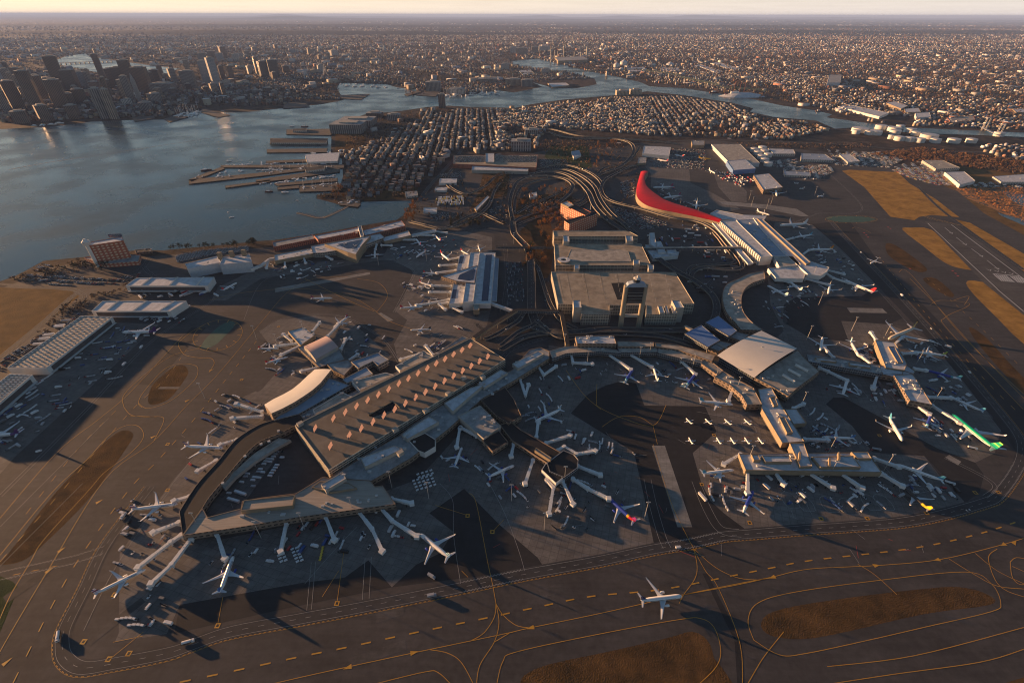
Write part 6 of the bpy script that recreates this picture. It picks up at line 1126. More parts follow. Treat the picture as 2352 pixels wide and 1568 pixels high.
# the nearest houses one by one
HCOL = [('white', (.42, .41, .39)), ('grey', (.2, .2, .21)), ('cream', (.34, .30, .22)), ('brick', (.18, .07, .04)), ('brown', (.13, .09, .065)), ('pale blue', (.22, .25, .29))]
HP = []
for i, (nm, c) in enumerate(HCOL):
    for fl in (0, 1):
        wm_ = wallmat('house wall ' + nm, c, (.04, .04, .05), 2.6, 3.1, .42, .5); t = thing('row_house', 'x', 'house')
        m = MB(); m.box((0, 0, 5), (13, 7.6, 10), bottom=False); m.build('wall', wm_, t)
        if fl: m = MB(); m.add([(-6.8, -4.1, 9.9), (6.8, -4.1, 9.9), (6.8, 4.1, 9.9), (-6.8, 4.1, 9.9), (-6.8, 0, 12.6), (6.8, 0, 12.6)], [(0, 1, 5, 4), (2, 3, 4, 5), (1, 2, 5), (3, 0, 4)]); m.build('roof', mat('shingle roof', (.10, .095, .09), .9, .2, .3), t)
        else:
            m = MB(); m.box((0, 0, 10.1), (13.3, 7.9, .3)); m.build('roof', mat('flat tar roof %d' % (i % 2), ((.13, .13, .135), (.24, .24, .25))[i % 2], .9, .2, .3), t)
        m = MB(); m.box((3, 1.5, 11), (1, .8, 2.2)); m.build('chimney', MATS['brick'], t); HP.append((t, nm, fl))
random.seed(5); used = set()
for i in range(NI):
    k = random.randrange(len(HP)); t, nm, fl = HP[k]; sx_, sy_ = PX(hx[i], hy[i])
    where = 'near the small marina' if sx_ < 880 and sy_ > 400 else ('beside the rental car deck' if sx_ > 960 and sy_ > 330 else ('behind the boat piers' if sx_ < 880 else 'in the middle streets of the town'))
    lb = '%s three storey row house with %s roof, %s' % (nm, 'gabled' if fl else 'flat', where); gp = lb
    if k not in used: used.add(k); o = t; o.location = (hx[i], hy[i], 0); o.rotation_euler = (0, 0, ha[i] + pi / 2); o['label'] = lb; o['group'] = gp
    else: o = dup(t, (hx[i], hy[i], 0), ha[i] + pi / 2, lb, gp)
    o.scale = (hd[i] / 13, hw[i] / 7.6, hh[i] / 10)
for k, (t, nm, fl) in enumerate(HP):
    if k not in used:
        for c in list(t.children): bpy.data.objects.remove(c)
        bpy.data.objects.remove(t)
def town(name, poly, ang, uw, vw, depth, keep, hts, cross=110, bias=1.0, hs=()):
    x, y = grid(WP(poly), ang, uw, vw, depth, [HARW, WP(CHARLES)] + list(hs), cross, keep, True); n = len(x)
    if not n: return 0
    boxes(name, x, y, rng.uniform(.8, 1.1, n) * depth, rng.uniform(.72, .92, n) * uw, rng.choice(hts, n), np.full(n, ang + pi / 2), np.minimum(.75, WPAL[rng.integers(0, 10, n)] * (rng.random((n, 1)) ** 1.5 + .25) * 1.25 * bias), RPAL[rng.integers(0, 6, n)] * rng.uniform(.5, 1.1, (n, 1)) * bias, gable=np.where(rng.random(n) < .6, rng.uniform(1.5, 3, n), 0)); return n
c1 = town('hillside_houses', [(1500, 190), (1600, 200), (1680, 212), (1740, 225), (1900, 252), (2000, 280), (2100, 290), (2352, 298), (2700, 300), (2700, 215), (2352, 190), (1900, 175), (1500, 160)], angw((1700, 235), (1900, 215)), 12.5, 62, 12, .55, [7, 8, 9, 11, 13], bias=.9, hs=[WP([(1960, 258), (2120, 270), (2090, 292), (1950, 270)])])
c2 = town('hillside_houses', [(1350, 172), (1480, 178), (1900, 178), (2352, 192), (2700, 212), (2700, 130), (2352, 112), (1800, 96), (1480, 104), (1180, 112), (1180, 130)], angw((1700, 175), (1900, 150)), 20, 95, 16, .42, [7, 8, 9, 12, 16], bias=.72)
c3 = town('far_town_houses', [(790, 188), (890, 192), (970, 204), (1060, 214), (1150, 207), (1222, 186), (1366, 180), (1300, 165), (1180, 150), (1165, 135), (1100, 120), (700, 125), (560, 150), (640, 230), (780, 228)], angw((900, 180), (1000, 160)), 13, 60, 13, .62, [7, 9, 10, 12], bias=.6)
c4 = town('far_town_houses', [(0, 285), (208, 272), (376, 268), (464, 250), (660, 240), (640, 200), (420, 180), (235, 175), (120, 160), (0, 160)], angw((300, 250), (420, 200)), 17, 60, 16, .75, [12, 15, 18, 22, 10], bias=.5)
c5 = town('far_town_houses', [(-200, 150), (120, 130), (400, 145), (640, 140), (1150, 122), (1300, 112), (1480, 104), (1800, 94), (2352, 108), (2352, 88), (1480, 80), (600, 80), (-200, 92)], .5, 24, 110, 18, .30, [8, 10, 14, 20], bias=.8)
c6 = town('far_town_houses', [(2140, 420), (2352, 398), (2352, 350), (2700, 360), (2700, 430), (2352, 408)], angw((2250, 400), (2352, 380)), 12, 50, 12, .8, [7, 8, 10])
c6 = town('town_houses', [(2120, 350), (2352, 372), (2600, 385), (2600, 340), (2352, 335), (2180, 335)], angw((2250, 400), (2352, 380)), 11, 48, 12, .7, [7, 8, 10])
# far suburbs: pale roofs scattered to the hills
def suburbs(n, y0, y1, s0, s1):
    sx_ = rng.uniform(-300, 2650, n); sy_ = 34.5 + (y0 - 34.5) * ((y1 - 34.5) / (y0 - 34.5)) ** rng.random(n)
    pts = np.array([P(a, c)[:2] for a, c in zip(sx_, sy_)]); cl = np.sin(pts[:, 0] / 900) + np.sin(pts[:, 1] / 1300 + 2) + np.sin((pts[:, 0] + pts[:, 1]) / 2100) + rng.normal(0, .8, n); k = cl > .3; pts = pts[k]; n = len(pts)
    boxes('suburb_buildings', pts[:, 0], pts[:, 1], rng.uniform(s0, s1, n), rng.uniform(s0, s1, n) * .6, rng.uniform(7, 16, n), rng.uniform(0, 3, n), np.minimum(.8, WPAL[rng.integers(0, 10, n)] * 1.25), RPAL[rng.integers(0, 6, n)] * 1.3)
suburbs(16000, 112, 58, 14, 40); suburbs(3500, 70, 44, 40, 140)
def bigs(poly, n, s0, s1, h0, h1):
    w = WP(poly); xs = np.array([p[0] for p in w]); ys = np.array([p[1] for p in w]); x = rng.uniform(xs.min(), xs.max(), n * 5); y = rng.uniform(ys.min(), ys.max(), n * 5); k = inpoly(x, y, w)
    for hh in [HARW, WP(CHARLES)]: k &= ~inpoly(x, y, hh)
    x, y = x[k][:n], y[k][:n]; n = len(x); boxes('town_blocks', x, y, rng.uniform(s0, s1, n), rng.uniform(s0, s1, n) * .5, rng.uniform(h0, h1, n), rng.choice([.4, 1.0, 1.97], n), np.minimum(.7, WPAL[rng.integers(0, 10, n)] * rng.uniform(.6, 1.3, (n, 1))), RPAL[rng.integers(0, 6, n)] * rng.uniform(.8, 1.5, (n, 1)))
bigs([(1350, 170), (1500, 192), (1900, 252), (2352, 296), (2700, 300), (2700, 130), (1480, 104), (1200, 112)], 520, 28, 90, 9, 20); bigs([(0, 285), (640, 235), (1150, 205), (1350, 172), (1480, 100), (-200, 100)], 520, 30, 90, 12, 34)
bigs([(800, 400), (800, 300), (985, 255), (1300, 240), (1720, 262), (1860, 300), (1260, 290), (1200, 340), (1000, 380)], 70, 22, 48, 10, 17)
# ------------------------------------------------------------------ trees
TM = {}
for nm, c in (('brown crown', (.12, .07, .035)), ('orange crown', (.26, .115, .03)), ('dark crown', (.05, .045, .025)), ('green crown', (.03, .045, .02))): TM[nm] = mat(nm, c, .95, .35, .4, spec=.05)
BARK = mat('bark', (.08, .06, .045), .95, .2, 1)
def tree_proto(nm, m, h, seed, conifer=False):
    rd = random.Random(seed); t = thing('tree', 'x', 'tree')
    tr = MB(); tr.cyl((0, 0, 0), (0, 0, h * .55), .32, .16, n=5)
    for k in range(5): a = rd.uniform(0, 6.28); tr.cyl((0, 0, h * rd.uniform(.2, .45)), (cos(a) * h * .28, sin(a) * h * .28, h * rd.uniform(.6, .85)), .13, .04, n=4, cap=False)
    tr.build('trunk', BARK, t, uv=False); cr = MB()
    cl = [(rd.gauss(0, h * .16), rd.gauss(0, h * .16), h * rd.uniform(.38, .95)) for _ in range(11)]
    for c in cl:
        rr_ = h * rd.uniform(.10, .17)
        for _ in range(26):
            d = Vector((rd.gauss(0, 1), rd.gauss(0, 1), rd.gauss(0, 1))).normalized() * rr_ * rd.uniform(.5, 1.15); p = Vector(c) + d; s = rd.uniform(.25, .6) * h / 9
            u = Vector((rd.gauss(0, 1), rd.gauss(0, 1), rd.gauss(0, 1))).normalized() * s; v = d.normalized().cross(u).normalized() * s; cr.add([p - u, p + v, p + u], [(0, 1, 2)])
    cr.build('crown', m, t, uv=False); return t
TP = [tree_proto('a', TM['orange crown'], 9, 1), tree_proto('b', TM['brown crown'], 11, 2), tree_proto('c', TM['dark crown'], 10, 3), tree_proto('d', TM['orange crown'], 12, 4), tree_proto('e', TM['green crown'], 9, 5)]
TN = ['small orange autumn tree', 'brown bare crowned tree', 'dark leafless tree', 'tall orange autumn tree', 'dark green tree']
TR = [([(1195, 620), (1240, 590), (1262, 540), (1250, 600), (1255, 640), (1220, 560)], 40, (0, 1, 3, 4), 'on the lawn left of the central garages'), ([(1230, 500), (1290, 490), (1290, 540), (1240, 545)], 26, (0, 1, 3), 'beside the orange brick hotel'), ([(1195, 440), (1300, 425), (1310, 450), (1200, 480)], 26, (1, 3), 'inside the interchange loop'), ([(1210, 485), (1290, 465), (1290, 485), (1225, 505)], 20, (1, 0), 'on the bank inside the interchange'), ([(922, 505), (950, 460), (968, 462), (950, 510)], 24, (3, 0), 'on the bank at the head of the cove'),
 ([(1030, 505), (1120, 512), (1125, 525), (1035, 520)], 22, (2, 4), 'along the curved ramp near the bus yard'), ([(380, 573), (588, 558), (590, 563), (382, 578)], 34, (4, 2), 'along the shore behind the parked white cars'), ([(760, 425), (820, 425), (820, 460), (765, 462)], 18, (3, 1), 'on the little point by the marina'), ([(850, 430), (960, 425), (960, 450), (850, 452)], 22, (1, 2), 'in the park at the cove'), ([(1345, 340), (1420, 325), (1400, 370), (1350, 390)], 26, (3, 0), 'along the highway bend'), ([(160, 605), (260, 612), (250, 622), (165, 618)], 12, (4, 2), 'in front of the brick slab hotel'), ([(1110, 400), (1160, 400), (1160, 440), (1120, 450)], 18, (2, 1), 'beside the loop entry ramp')]
usedt = set(); rnd = random.Random(8)
for poly, cnt, kinds, where in TR:
    w = WP(poly); xs = [p[0] for p in w]; ys = [p[1] for p in w]; k = 0; tries = 0
    while k < cnt and tries < 3000:
        tries += 1; X, Y = rnd.uniform(min(xs), max(xs)), rnd.uniform(min(ys), max(ys))
        if not inpoly(np.array([X]), np.array([Y]), w)[0]: continue
        kk = rnd.choice(kinds); lb = TN[kk] + ' ' + where
        if kk not in usedt: usedt.add(kk); o = TP[kk]; o.location = (X, Y, 0); o['label'] = lb; o['group'] = lb
        else: o = dup(TP[kk], (X, Y, 0), rnd.uniform(0, 6), lb, lb)
        s = rnd.uniform(.95, 1.6); o.scale = (s, s, s * rnd.uniform(.85, 1.1)); k += 1
def blobs(name, poly, n, cols, hs=(5, 10), holes=(), clump=0):
    w = WP(poly); xs = np.array([p[0] for p in w]); ys = np.array([p[1] for p in w]); x = rng.uniform(xs.min(), xs.max(), n * 6); y = rng.uniform(ys.min(), ys.max(), n * 6); k = inpoly(x, y, w)
    for hh in [HARW, WP(CHARLES)] + list(holes): k &= ~inpoly(x, y, hh)
    x, y = x[k][:n], y[k][:n]; n = len(x)
    if clump: x = x + rng.normal(0, clump, n); y = y + rng.normal(0, clump, n)
    r = rng.uniform(*hs, n) / 2; T = 14
    d = rng.normal(size=(n, T, 3)); d /= np.linalg.norm(d, axis=2, keepdims=True); c = np.stack([x, y, r * 1.15], 1)[:, None] + d * (r[:, None, None] * rng.uniform(.5, 1.05, (n, T, 1))); c[..., 2] = np.maximum(c[..., 2], .3)
    u = rng.normal(size=(n, T, 3)); u /= np.linalg.norm(u, axis=2, keepdims=True); v = np.cross(d, u); s = (r * .62)[:, None, None]
    V = np.stack([c - u * s, c + v * s, c + u * s], 2).reshape(-1, 3); me = bpy.data.meshes.new(name); me.vertices.add(len(V)); me.vertices.foreach_set('co', V.ravel()); me.loops.add(len(V)); me.loops.foreach_set('vertex_index', np.arange(len(V), dtype=np.int32))
    nt_ = len(V) // 3; me.polygons.add(nt_); me.polygons.foreach_set('loop_start', (np.arange(nt_) * 3).astype(np.int32))
    try: me.polygons.foreach_set('loop_total', np.full(nt_, 3, dtype=np.int32))
    except Exception: pass
    me.materials.append(CM); me.update(calc_edges=True); cc = np.array(cols)[rng.integers(0, len(cols), n)] * rng.uniform(.6, 1.3, (n, 1)); C = np.ones((n, T, 4)); C[:, :, :3] = cc[:, None]
    a = me.attributes.new('Col', 'FLOAT_COLOR', 'FACE'); a.data.foreach_set('color', C.ravel()); me.validate(); o = bpy.data.objects.new(name, me); COL.objects.link(o); return tag(o, kind='stuff')
TC = [(.11, .068, .04), (.15, .08, .035), (.065, .05, .034), (.10, .065, .045)]
blobs('street_trees', EB, 4200, TC, (5, 10), HOLE[:1])
blobs('hillside_trees', [(1350, 170), (1500, 190), (1900, 250), (2352, 298), (2700, 300), (2700, 150), (1500, 110), (1200, 112)], 21000, TC, (8, 17)); blobs('far_trees', [(-200, 280), (640, 240), (1160, 205), (1350, 172), (1480, 100), (-200, 120)], 13000, TC[:1] + TC[2:], (9, 20))
blobs('far_trees', [(-300, 110), (2700, 110), (2700, 62), (-300, 62)], 7000, TC[:1] + TC[2:], (20, 60))
blobs('thicket', [(1990, 355), (2120, 340), (2352, 372), (2352, 400), (2120, 375)], 900, [(.2, .09, .03), (.12, .065, .03)], (5, 9)); blobs('thicket', [(2200, 372), (2352, 392), (2352, 404), (2230, 384)], 300, TC, (4, 8)); blobs('park_trees', [(1240, 330), (1340, 325), (1340, 345), (1250, 350)], 70, TC, (6, 9)); blobs('thicket', [(700, 445), (760, 440), (775, 462), (735, 455)], 60, TC, (3, 6))
blobs('interchange_thicket', [(1180, 450), (1300, 440), (1340, 470), (1290, 500), (1200, 500)], 150, TC, (4, 8)); blobs('embankment_thicket', [(950, 470), (1010, 420), (1180, 400), (1180, 520), (1060, 515), (960, 500)], 240, TC, (4, 8)); blobs('roadside_thicket', [(1240, 320), (1440, 325), (1420, 400), (1300, 400)], 260, TC[:2], (5, 9)); blobs('roadside_thicket', [(1460, 375), (1480, 400), (1440, 470), (1400, 470)], 40, TC, (4, 7)); blobs('yard_thicket', [(1620, 330), (2000, 330), (2000, 345), (1640, 338)], 200, TC, (4, 7)); blobs('shore_thicket', [(20, 640), (190, 595), (200, 600), (180, 625), (60, 650)], 120, [(.16, .08, .03), (.08, .06, .03)], (3, 6)); blobs('hedge_row', [(150, 700), (330, 640), (340, 650), (220, 690), (60, 800)], 120, TC, (3, 6))
sheet('park_grass', [(1180, 460), (1290, 445), (1320, 470), (1270, 495), (1190, 505)], GRASSD, smooth=3); sheet('park_grass', [(1265, 335), (1350, 335), (1360, 385), (1290, 390), (1250, 360)], GREENG); sheet('park_grass', [(770, 300), (845, 298), (835, 340), (770, 345)], GRASSD); sheet('park_grass', [(1195, 530), (1262, 500), (1266, 620), (1236, 640), (1215, 580)], GRASSD, smooth=3); sheet('park_grass', [(850, 440), (960, 430), (958, 455), (835, 462)], GRASSD); sheet('park_grass', [(1110, 395), (1170, 400), (1165, 450), (1120, 460), (1080, 480), (1100, 440)], GRASSD)
# marsh at the right
mm_, N2, L2, b2_ = _new('marsh reed'); b2_.inputs['Roughness'].default_value = 1; tc = N2.new('ShaderNodeTexCoord'); no = N2.new('ShaderNodeTexNoise'); no.inputs['Scale'].default_value = .07; no.inputs['Detail'].default_value = 6; L2.new(tc.outputs['Object'], no.inputs[0]); cr_ = N2.new('ShaderNodeValToRGB'); cr_.color_ramp.interpolation = 'CONSTANT'; cr_.color_ramp.elements[0].color = (.06, .05, .04, 1); cr_.color_ramp.elements[1].position = .47; cr_.color_ramp.elements[1].color = (.34, .15, .04, 1); L2.new(no.outputs[0], cr_.inputs[0]); L2.new(cr_.outputs[0], b2_.inputs['Base Color'])
sheet('marsh', [(2190, 432), (2352, 428), (2700, 450), (2700, 560), (2352, 512), (2280, 480), (2220, 455)], mm_); sheet('marsh_water', [(2300, 438), (2352, 446), (2450, 470), (2352, 474), (2325, 462)], WATER); sheet('marsh_water', [(2290, 488), (2352, 505), (2450, 540), (2352, 518), (2300, 496)], WATER)
blobs('marsh_reeds', [(2195, 434), (2352, 430), (2600, 450), (2600, 520), (2352, 510), (2280, 478)], 1400, [(.34, .15, .04), (.26, .11, .03)], (2, 5))
# ------------------------------------------------------------------ city towers
TWP = {}
def tower(label, tx, ty, bx, by, w, col, kind='grid', cat='tower', depth=None, group='towers of the downtown skyline', rot=0.0, top=None, name='office_tower', taper=1.0, K=.336, X0=0.):
    sx_, sy_, syt = X0 + bx * K, by * K, ty * K; H_ = hgt(sx_, sy_, syt); X, Y, _ = P(sx_, sy_); X2 = P(sx_ + w * K, sy_)[0]; W_ = (X2 - X) * (.72 if name == 'office_tower' else .92); D2 = depth or W_ * .75; rot = rot or ((.55 + .32 * sin(bx)) if name == 'office_tower' else 0)
    t = thing(name, label, cat, (X, Y, 0), rot, group)
    key = (kind, col)
    if key not in TWP: TWP[key] = wallmat('tower %s %d' % (kind, len(TWP)), col, (.035, .04, .05) if kind != 'glass' else (.08, .12, .16), 7 if kind != 'slab' else 9, 5, .6 if kind != 'glass' else .85, .75 if kind != 'glass' else .8, .7, .2)
    m = MB(); hw_, hd_ = W_ / 2, D2 / 2
    if taper != 1.0: m.loft([[(a * hw_ * k, c * hd_ * k, z) for a, c in ((-1, -1), (1, -1), (1, 1), (-1, 1))] for k, z in ((1, 0), (1, H_ * .75), (taper, H_))], mi=0)
    else: m.box((0, 0, H_ / 2), (W_, D2, H_), bottom=False)
    m.build('shaft', TWP[key], t)
    if taper == 1.0:
        m = MB(); m.box((0, 0, H_ + .8), (W_ * 1.01, D2 * 1.01, 1.6)); m.build('roof', MATS['grey roof' if not top else top], t); m = MB(); m.box((W_ * .05, 0, H_ + 4), (W_ * .55, D2 * .5, 6)); m.build('plant_room', MATS['concrete wall'], t)
    return t
BR, DB, GRY, BG, WHc, DK, SIL = (.17, .11, .08), (.10, .07, .055), (.22, .215, .21), (.32, .26, .2), (.5, .48, .45), (.07, .063, .06), (.32, .36, .4)
for a in [('pale grey slab tower on the waterfront, left of a pair', 620, 605, 725, 810, 78, GRY, 'slab'), ('pale grey slab tower on the waterfront, right of a pair', 705, 612, 790, 815, 62, BG, 'slab'), ('brown tower with small pyramid top near the left waterfront', 325, 545, 440, 745, 115, BR), ('tall brown tower with white crown at the left', 170, 485, 280, 765, 95, BR), ('dark brown glass tower at the left edge', 60, 555, 140, 755, 95, DB), ('grey gridded tower at the very left edge', 5, 570, 40, 765, 95, GRY), ('tall dark tower behind the brown ones, left skyline', 330, 385, 440, 620, 100, DB), ('wide dark tower left of the river gap', 430, 480, 520, 630, 100, DK), ('bluish tower left of the river gap', 525, 495, 580, 610, 75, SIL, 'glass'),
  ('black tower with sunlit edge in the centre of the skyline', 800, 460, 860, 610, 105, DK), ('tallest dark stepped tower in the centre of the skyline', 825, 412, 915, 615, 85, DB), ('beige tower in front of the tallest dark tower', 820, 545, 885, 675, 90, BG), ('broad dark brown tower right of the tallest tower', 945, 460, 1010, 645, 112, DB), ('dark slab right of the broad brown tower', 1040, 478, 1085, 580, 72, DB), ('grey stepped tower standing before the river', 1160, 470, 1195, 565, 55, GRY), ('wide grey tower right of the river', 1250, 485, 1312, 615, 110, GRY), ('slim glass tower, left of the silver one', 1365, 415, 1425, 585, 62, SIL, 'glass'), ('bright silver glass tower', 1430, 395, 1490, 605, 66, WHc, 'glass'),
  ('beige tower behind the glass towers', 1250, 395, 1280, 455, 42, BG), ('pale block behind the silver tower', 1360, 365, 1400, 445, 72, GRY), ('brown slab, left of a pair right of the silver tower', 1505, 450, 1530, 545, 42, BR), ('brown slab, right of a pair right of the silver tower', 1560, 450, 1590, 545, 42, BR), ('narrow beige tower left of two dark blocks', 1740, 390, 1768, 510, 36, BG), ('dark block, left of two by the north station', 1790, 420, 1812, 535, 70, DK), ('dark block, right of two by the north station', 1860, 410, 1882, 530, 82, DK), ('white block between towers on the right skyline', 1710, 450, 1716, 505, 50, WHc), ('tower with reddish top in the far skyline', 1520, 320, 1535, 405, 52, BR), ('beige tower across the river, larger', 650, 335, 662, 382, 26, BG), ('small beige tower across the river', 703, 350, 712, 374, 16, BG),
  ('brown mid rise hotel on the left quay', 300, 720, 322, 830, 92, BR), ('brown mid rise with sloping white roof edge', 500, 720, 520, 812, 85, BR), ('round fronted brown block at the left quay', 150, 760, 160, 842, 112, BR), ('dark brown block behind the waterfront pair', 540, 610, 575, 725, 92, DB), ('brown block left of the waterfront pair', 470, 640, 492, 735, 90, BR), ('grey aquarium side block on the quay', 1000, 700, 1010, 765, 92, GRY), ('rounded grey block behind the market', 1050, 640, 1070, 705, 100, GRY), ('low wide brutalist block', 1120, 570, 1130, 640, 190, GRY), ('colonnaded pale block behind the quay', 870, 680, 882, 732, 80, WHc), ('glassy tower at the far left edge', 10, 440, 60, 600, 60, SIL, 'glass'), ('tower behind the left edge group', 110, 465, 155, 570, 65, DB), ('tall tower at the left top corner of the skyline', 60, 470, 110, 640, 60, GRY), ('slim tower beside the brown towers', 240, 520, 330, 700, 50, BR), ('brown block behind the left quay', 380, 560, 450, 700, 70, DB), ('block between beige and brown towers', 740, 470, 790, 600, 60, DB), ('low brown block in the market district', 640, 560, 670, 640, 70, BR), ('grey block above the market', 1340, 560, 1350, 600, 90, GRY), ('pale block near the silver tower foot', 1550, 550, 1558, 590, 70, WHc),
  ('white tower near the cable bridge', 2190, 445, 2196, 500, 50, WHc), ('pale apartment block on the far right of the skyline', 2270, 345, 2282, 385, 72, WHc), ('brown block right of the dark pair', 1950, 450, 1960, 500, 60, BR), ('distant slab far across the river, left', 1100, 335, 1108, 368, 18, BG), ('distant slab far across the river, middle', 1270, 285, 1274, 315, 12, BG), ('distant slab far across the river, right', 1345, 280, 1350, 315, 12, WHc), ('teal glass block in the new district', 1500, 365, 1512, 420, 60, SIL, 'glass'), ('pale lab block in the new district', 1610, 370, 1620, 420, 60, WHc), ('brown lab block in the new district', 1440, 350, 1450, 395, 60, BR), ('cream block in the new district', 1680, 350, 1690, 390, 50, BG), ('twin block far right new district', 2110, 330, 2118, 380, 30, BG)]:
    tower(*a[:7], **({'kind': a[7]} if len(a) > 7 else {}))
tower('slender stone clock tower with pyramid top on the waterfront', 890, 500, 965, 705, 34, GRY, taper=.08)
for a in [('brown apartment tower alone on the near waterfront', 692, 645, 700, 738, 48, (.16, .12, .1)), ('grey rounded apartment block on the far wharf', 640, 560, 642, 622, 105, GRY), ('white apartment slab before the upper basin', 1125, 435, 1130, 480, 58, WHc), ('pale block at the casino basin, left', 1180, 320, 1186, 362, 50, WHc), ('beige wide block at the casino basin', 1235, 328, 1240, 376, 82, BG), ('tall block at the casino basin', 1325, 320, 1332, 366, 50, BG), ('white wide block at the casino basin', 1390, 318, 1396, 352, 80, WHc), ('long pale block on the navy wharf', 1010, 535, 1012, 565, 140, GRY), ('brown block on the navy wharf', 1180, 540, 1182, 580, 110, BG), ('glassy block at the navy wharf end', 1275, 545, 1278, 590, 80, GRY), ('white wharf block with vaulted roof', 800, 605, 800, 640, 110, WHc), ('white cube building on the far peninsula', 1400, 470, 1402, 505, 62, WHc),
  ('long concrete school building in the town', 1235, 960, 1237, 1025, 140, (.3, .3, .3)), ('striped office building in the town', 1305, 885, 1308, 925, 95, GRY), ('sunlit cream block on the near waterfront, left', 1925, 620, 1927, 650, 90, (.5, .42, .3)), ('sunlit cream block on the near waterfront, right', 2015, 612, 2017, 645, 80, (.5, .42, .3)), ('low brown waterfront block with courtyard', 235, 770, 240, 800, 110, DB), ('long white waterfront block', 120, 812, 125, 855, 240, GRY), ('second long white waterfront block', 60, 840, 66, 900, 230, GRY), ('grey block behind the waterfront blocks', 370, 780, 372, 820, 90, GRY)]:
    tower(*a[:7], X0=781, group='blocks around the inner harbour', name='apartment_block', cat='building', kind='slab')
def stack(label, x, yt, yb, w, name='smokestack', cat='chimney', m='concrete wall'):
    sx_ = 781 + x * .336; H_ = hgt(sx_, yb * .336, yt * .336); X, Y, _ = P(sx_, yb * .336); r = (P(sx_ + w * .336, yb * .336)[0] - X) / 2; t = thing(name, label, cat, (X, Y, 0), group='power station stacks'); q = MB(); q.cyl((0, 0, 0), (0, 0, H_), r, r * .75, n=12); q.build('shaft', MATS[m], t, uv=False); q = MB(); q.cyl((0, 0, H_), (0, 0, H_ + 3), r * .8, n=12); q.build('cap', MATS['dark opening'], t, uv=False)
for i, a in enumerate(((1440, 328, 415, 9), (1466, 345, 415, 8), (1486, 350, 412, 7), (1528, 300, 396, 9), (1600, 355, 406, 9), (1645, 355, 402, 9), (1687, 320, 386, 17))): stack(('leftmost slim', 'second slim', 'third slim', 'tallest thin', 'short pale', 'short right hand', 'widest tan')[i] + ' smokestack of the far power station', *a)
# ------------------------------------------------------------------ tanks, sheds, bridge
def tank(lb, x, y, r, h, grp, cap=False, m='white wall'):
    X, Y, _ = P(x, y); k = (P(x + r, y)[0] - X); t = thing('storage_tank', lb, 'tank', (X, Y, 0), group=grp); q = MB(); q.cyl((0, 0, 0), (0, 0, h), k, n=24, cap=False); q.build('shell', MATS[m], t, True, uv=False); q = MB(); q.cyl((0, 0, h), (0, 0, h + (k * .5 if cap else 1.0)), k * 1.01, k * .15, n=24); q.build('roof', MATS['white roof'], t, uv=False)
T8 = [(1732, 345), (1750, 341), (1740, 352), (1755, 349), (1748, 361), (1763, 357), (1755, 369), (1763, 378)]
for i, p in enumerate(T8): tank(('first', 'second', 'third', 'fourth', 'fifth', 'sixth', 'seventh', 'nearest')[i] + ' white fuel tank of the tight group beside the grey hangar, counted from the back', p[0], p[1] + 3, 9, 13, 'fuel tanks beside the hangar')
T16 = [(1225, 900, 50), (1370, 880, 35), (1330, 920, 40), (1290, 920, 28), (1460, 895, 40), (1575, 905, 30), (1500, 880, 25), (1495, 960, 32), (1437, 950, 18), (1565, 965, 32), (1697, 945, 52), (1635, 972, 30), (1740, 975, 32), (1865, 975, 38), (1985, 975, 32), (1605, 925, 26), (1200, 915, 24), (1465, 915, 34), (2175, 930, 30)]
for i, (x, y, r) in enumerate(T16): tank('white oil tank by the creek, %s, %s of the tank farm' % ('very wide' if r > 45 else ('medium' if r > 30 else 'small'), 'at the left end' if x < 1400 else ('in the middle' if x < 1700 else 'at the right end')), 1562 + x * .336, y * .336, r * .336, 16, 'oil tank farm along the creek')
for i, (x, y, r, h) in enumerate(((1888, 470, 20, 38), (1937, 450, 24, 35), (1922, 484, 17, 16), (2255, 452, 26, 18))): tank(('tall white silo', 'tall white domed silo', 'small white dome', 'cream gas tank')[i] + ' in the far docks', 781 + x * .336, y * .336, r * .336, h, 'silos of the far docks', cap=True)
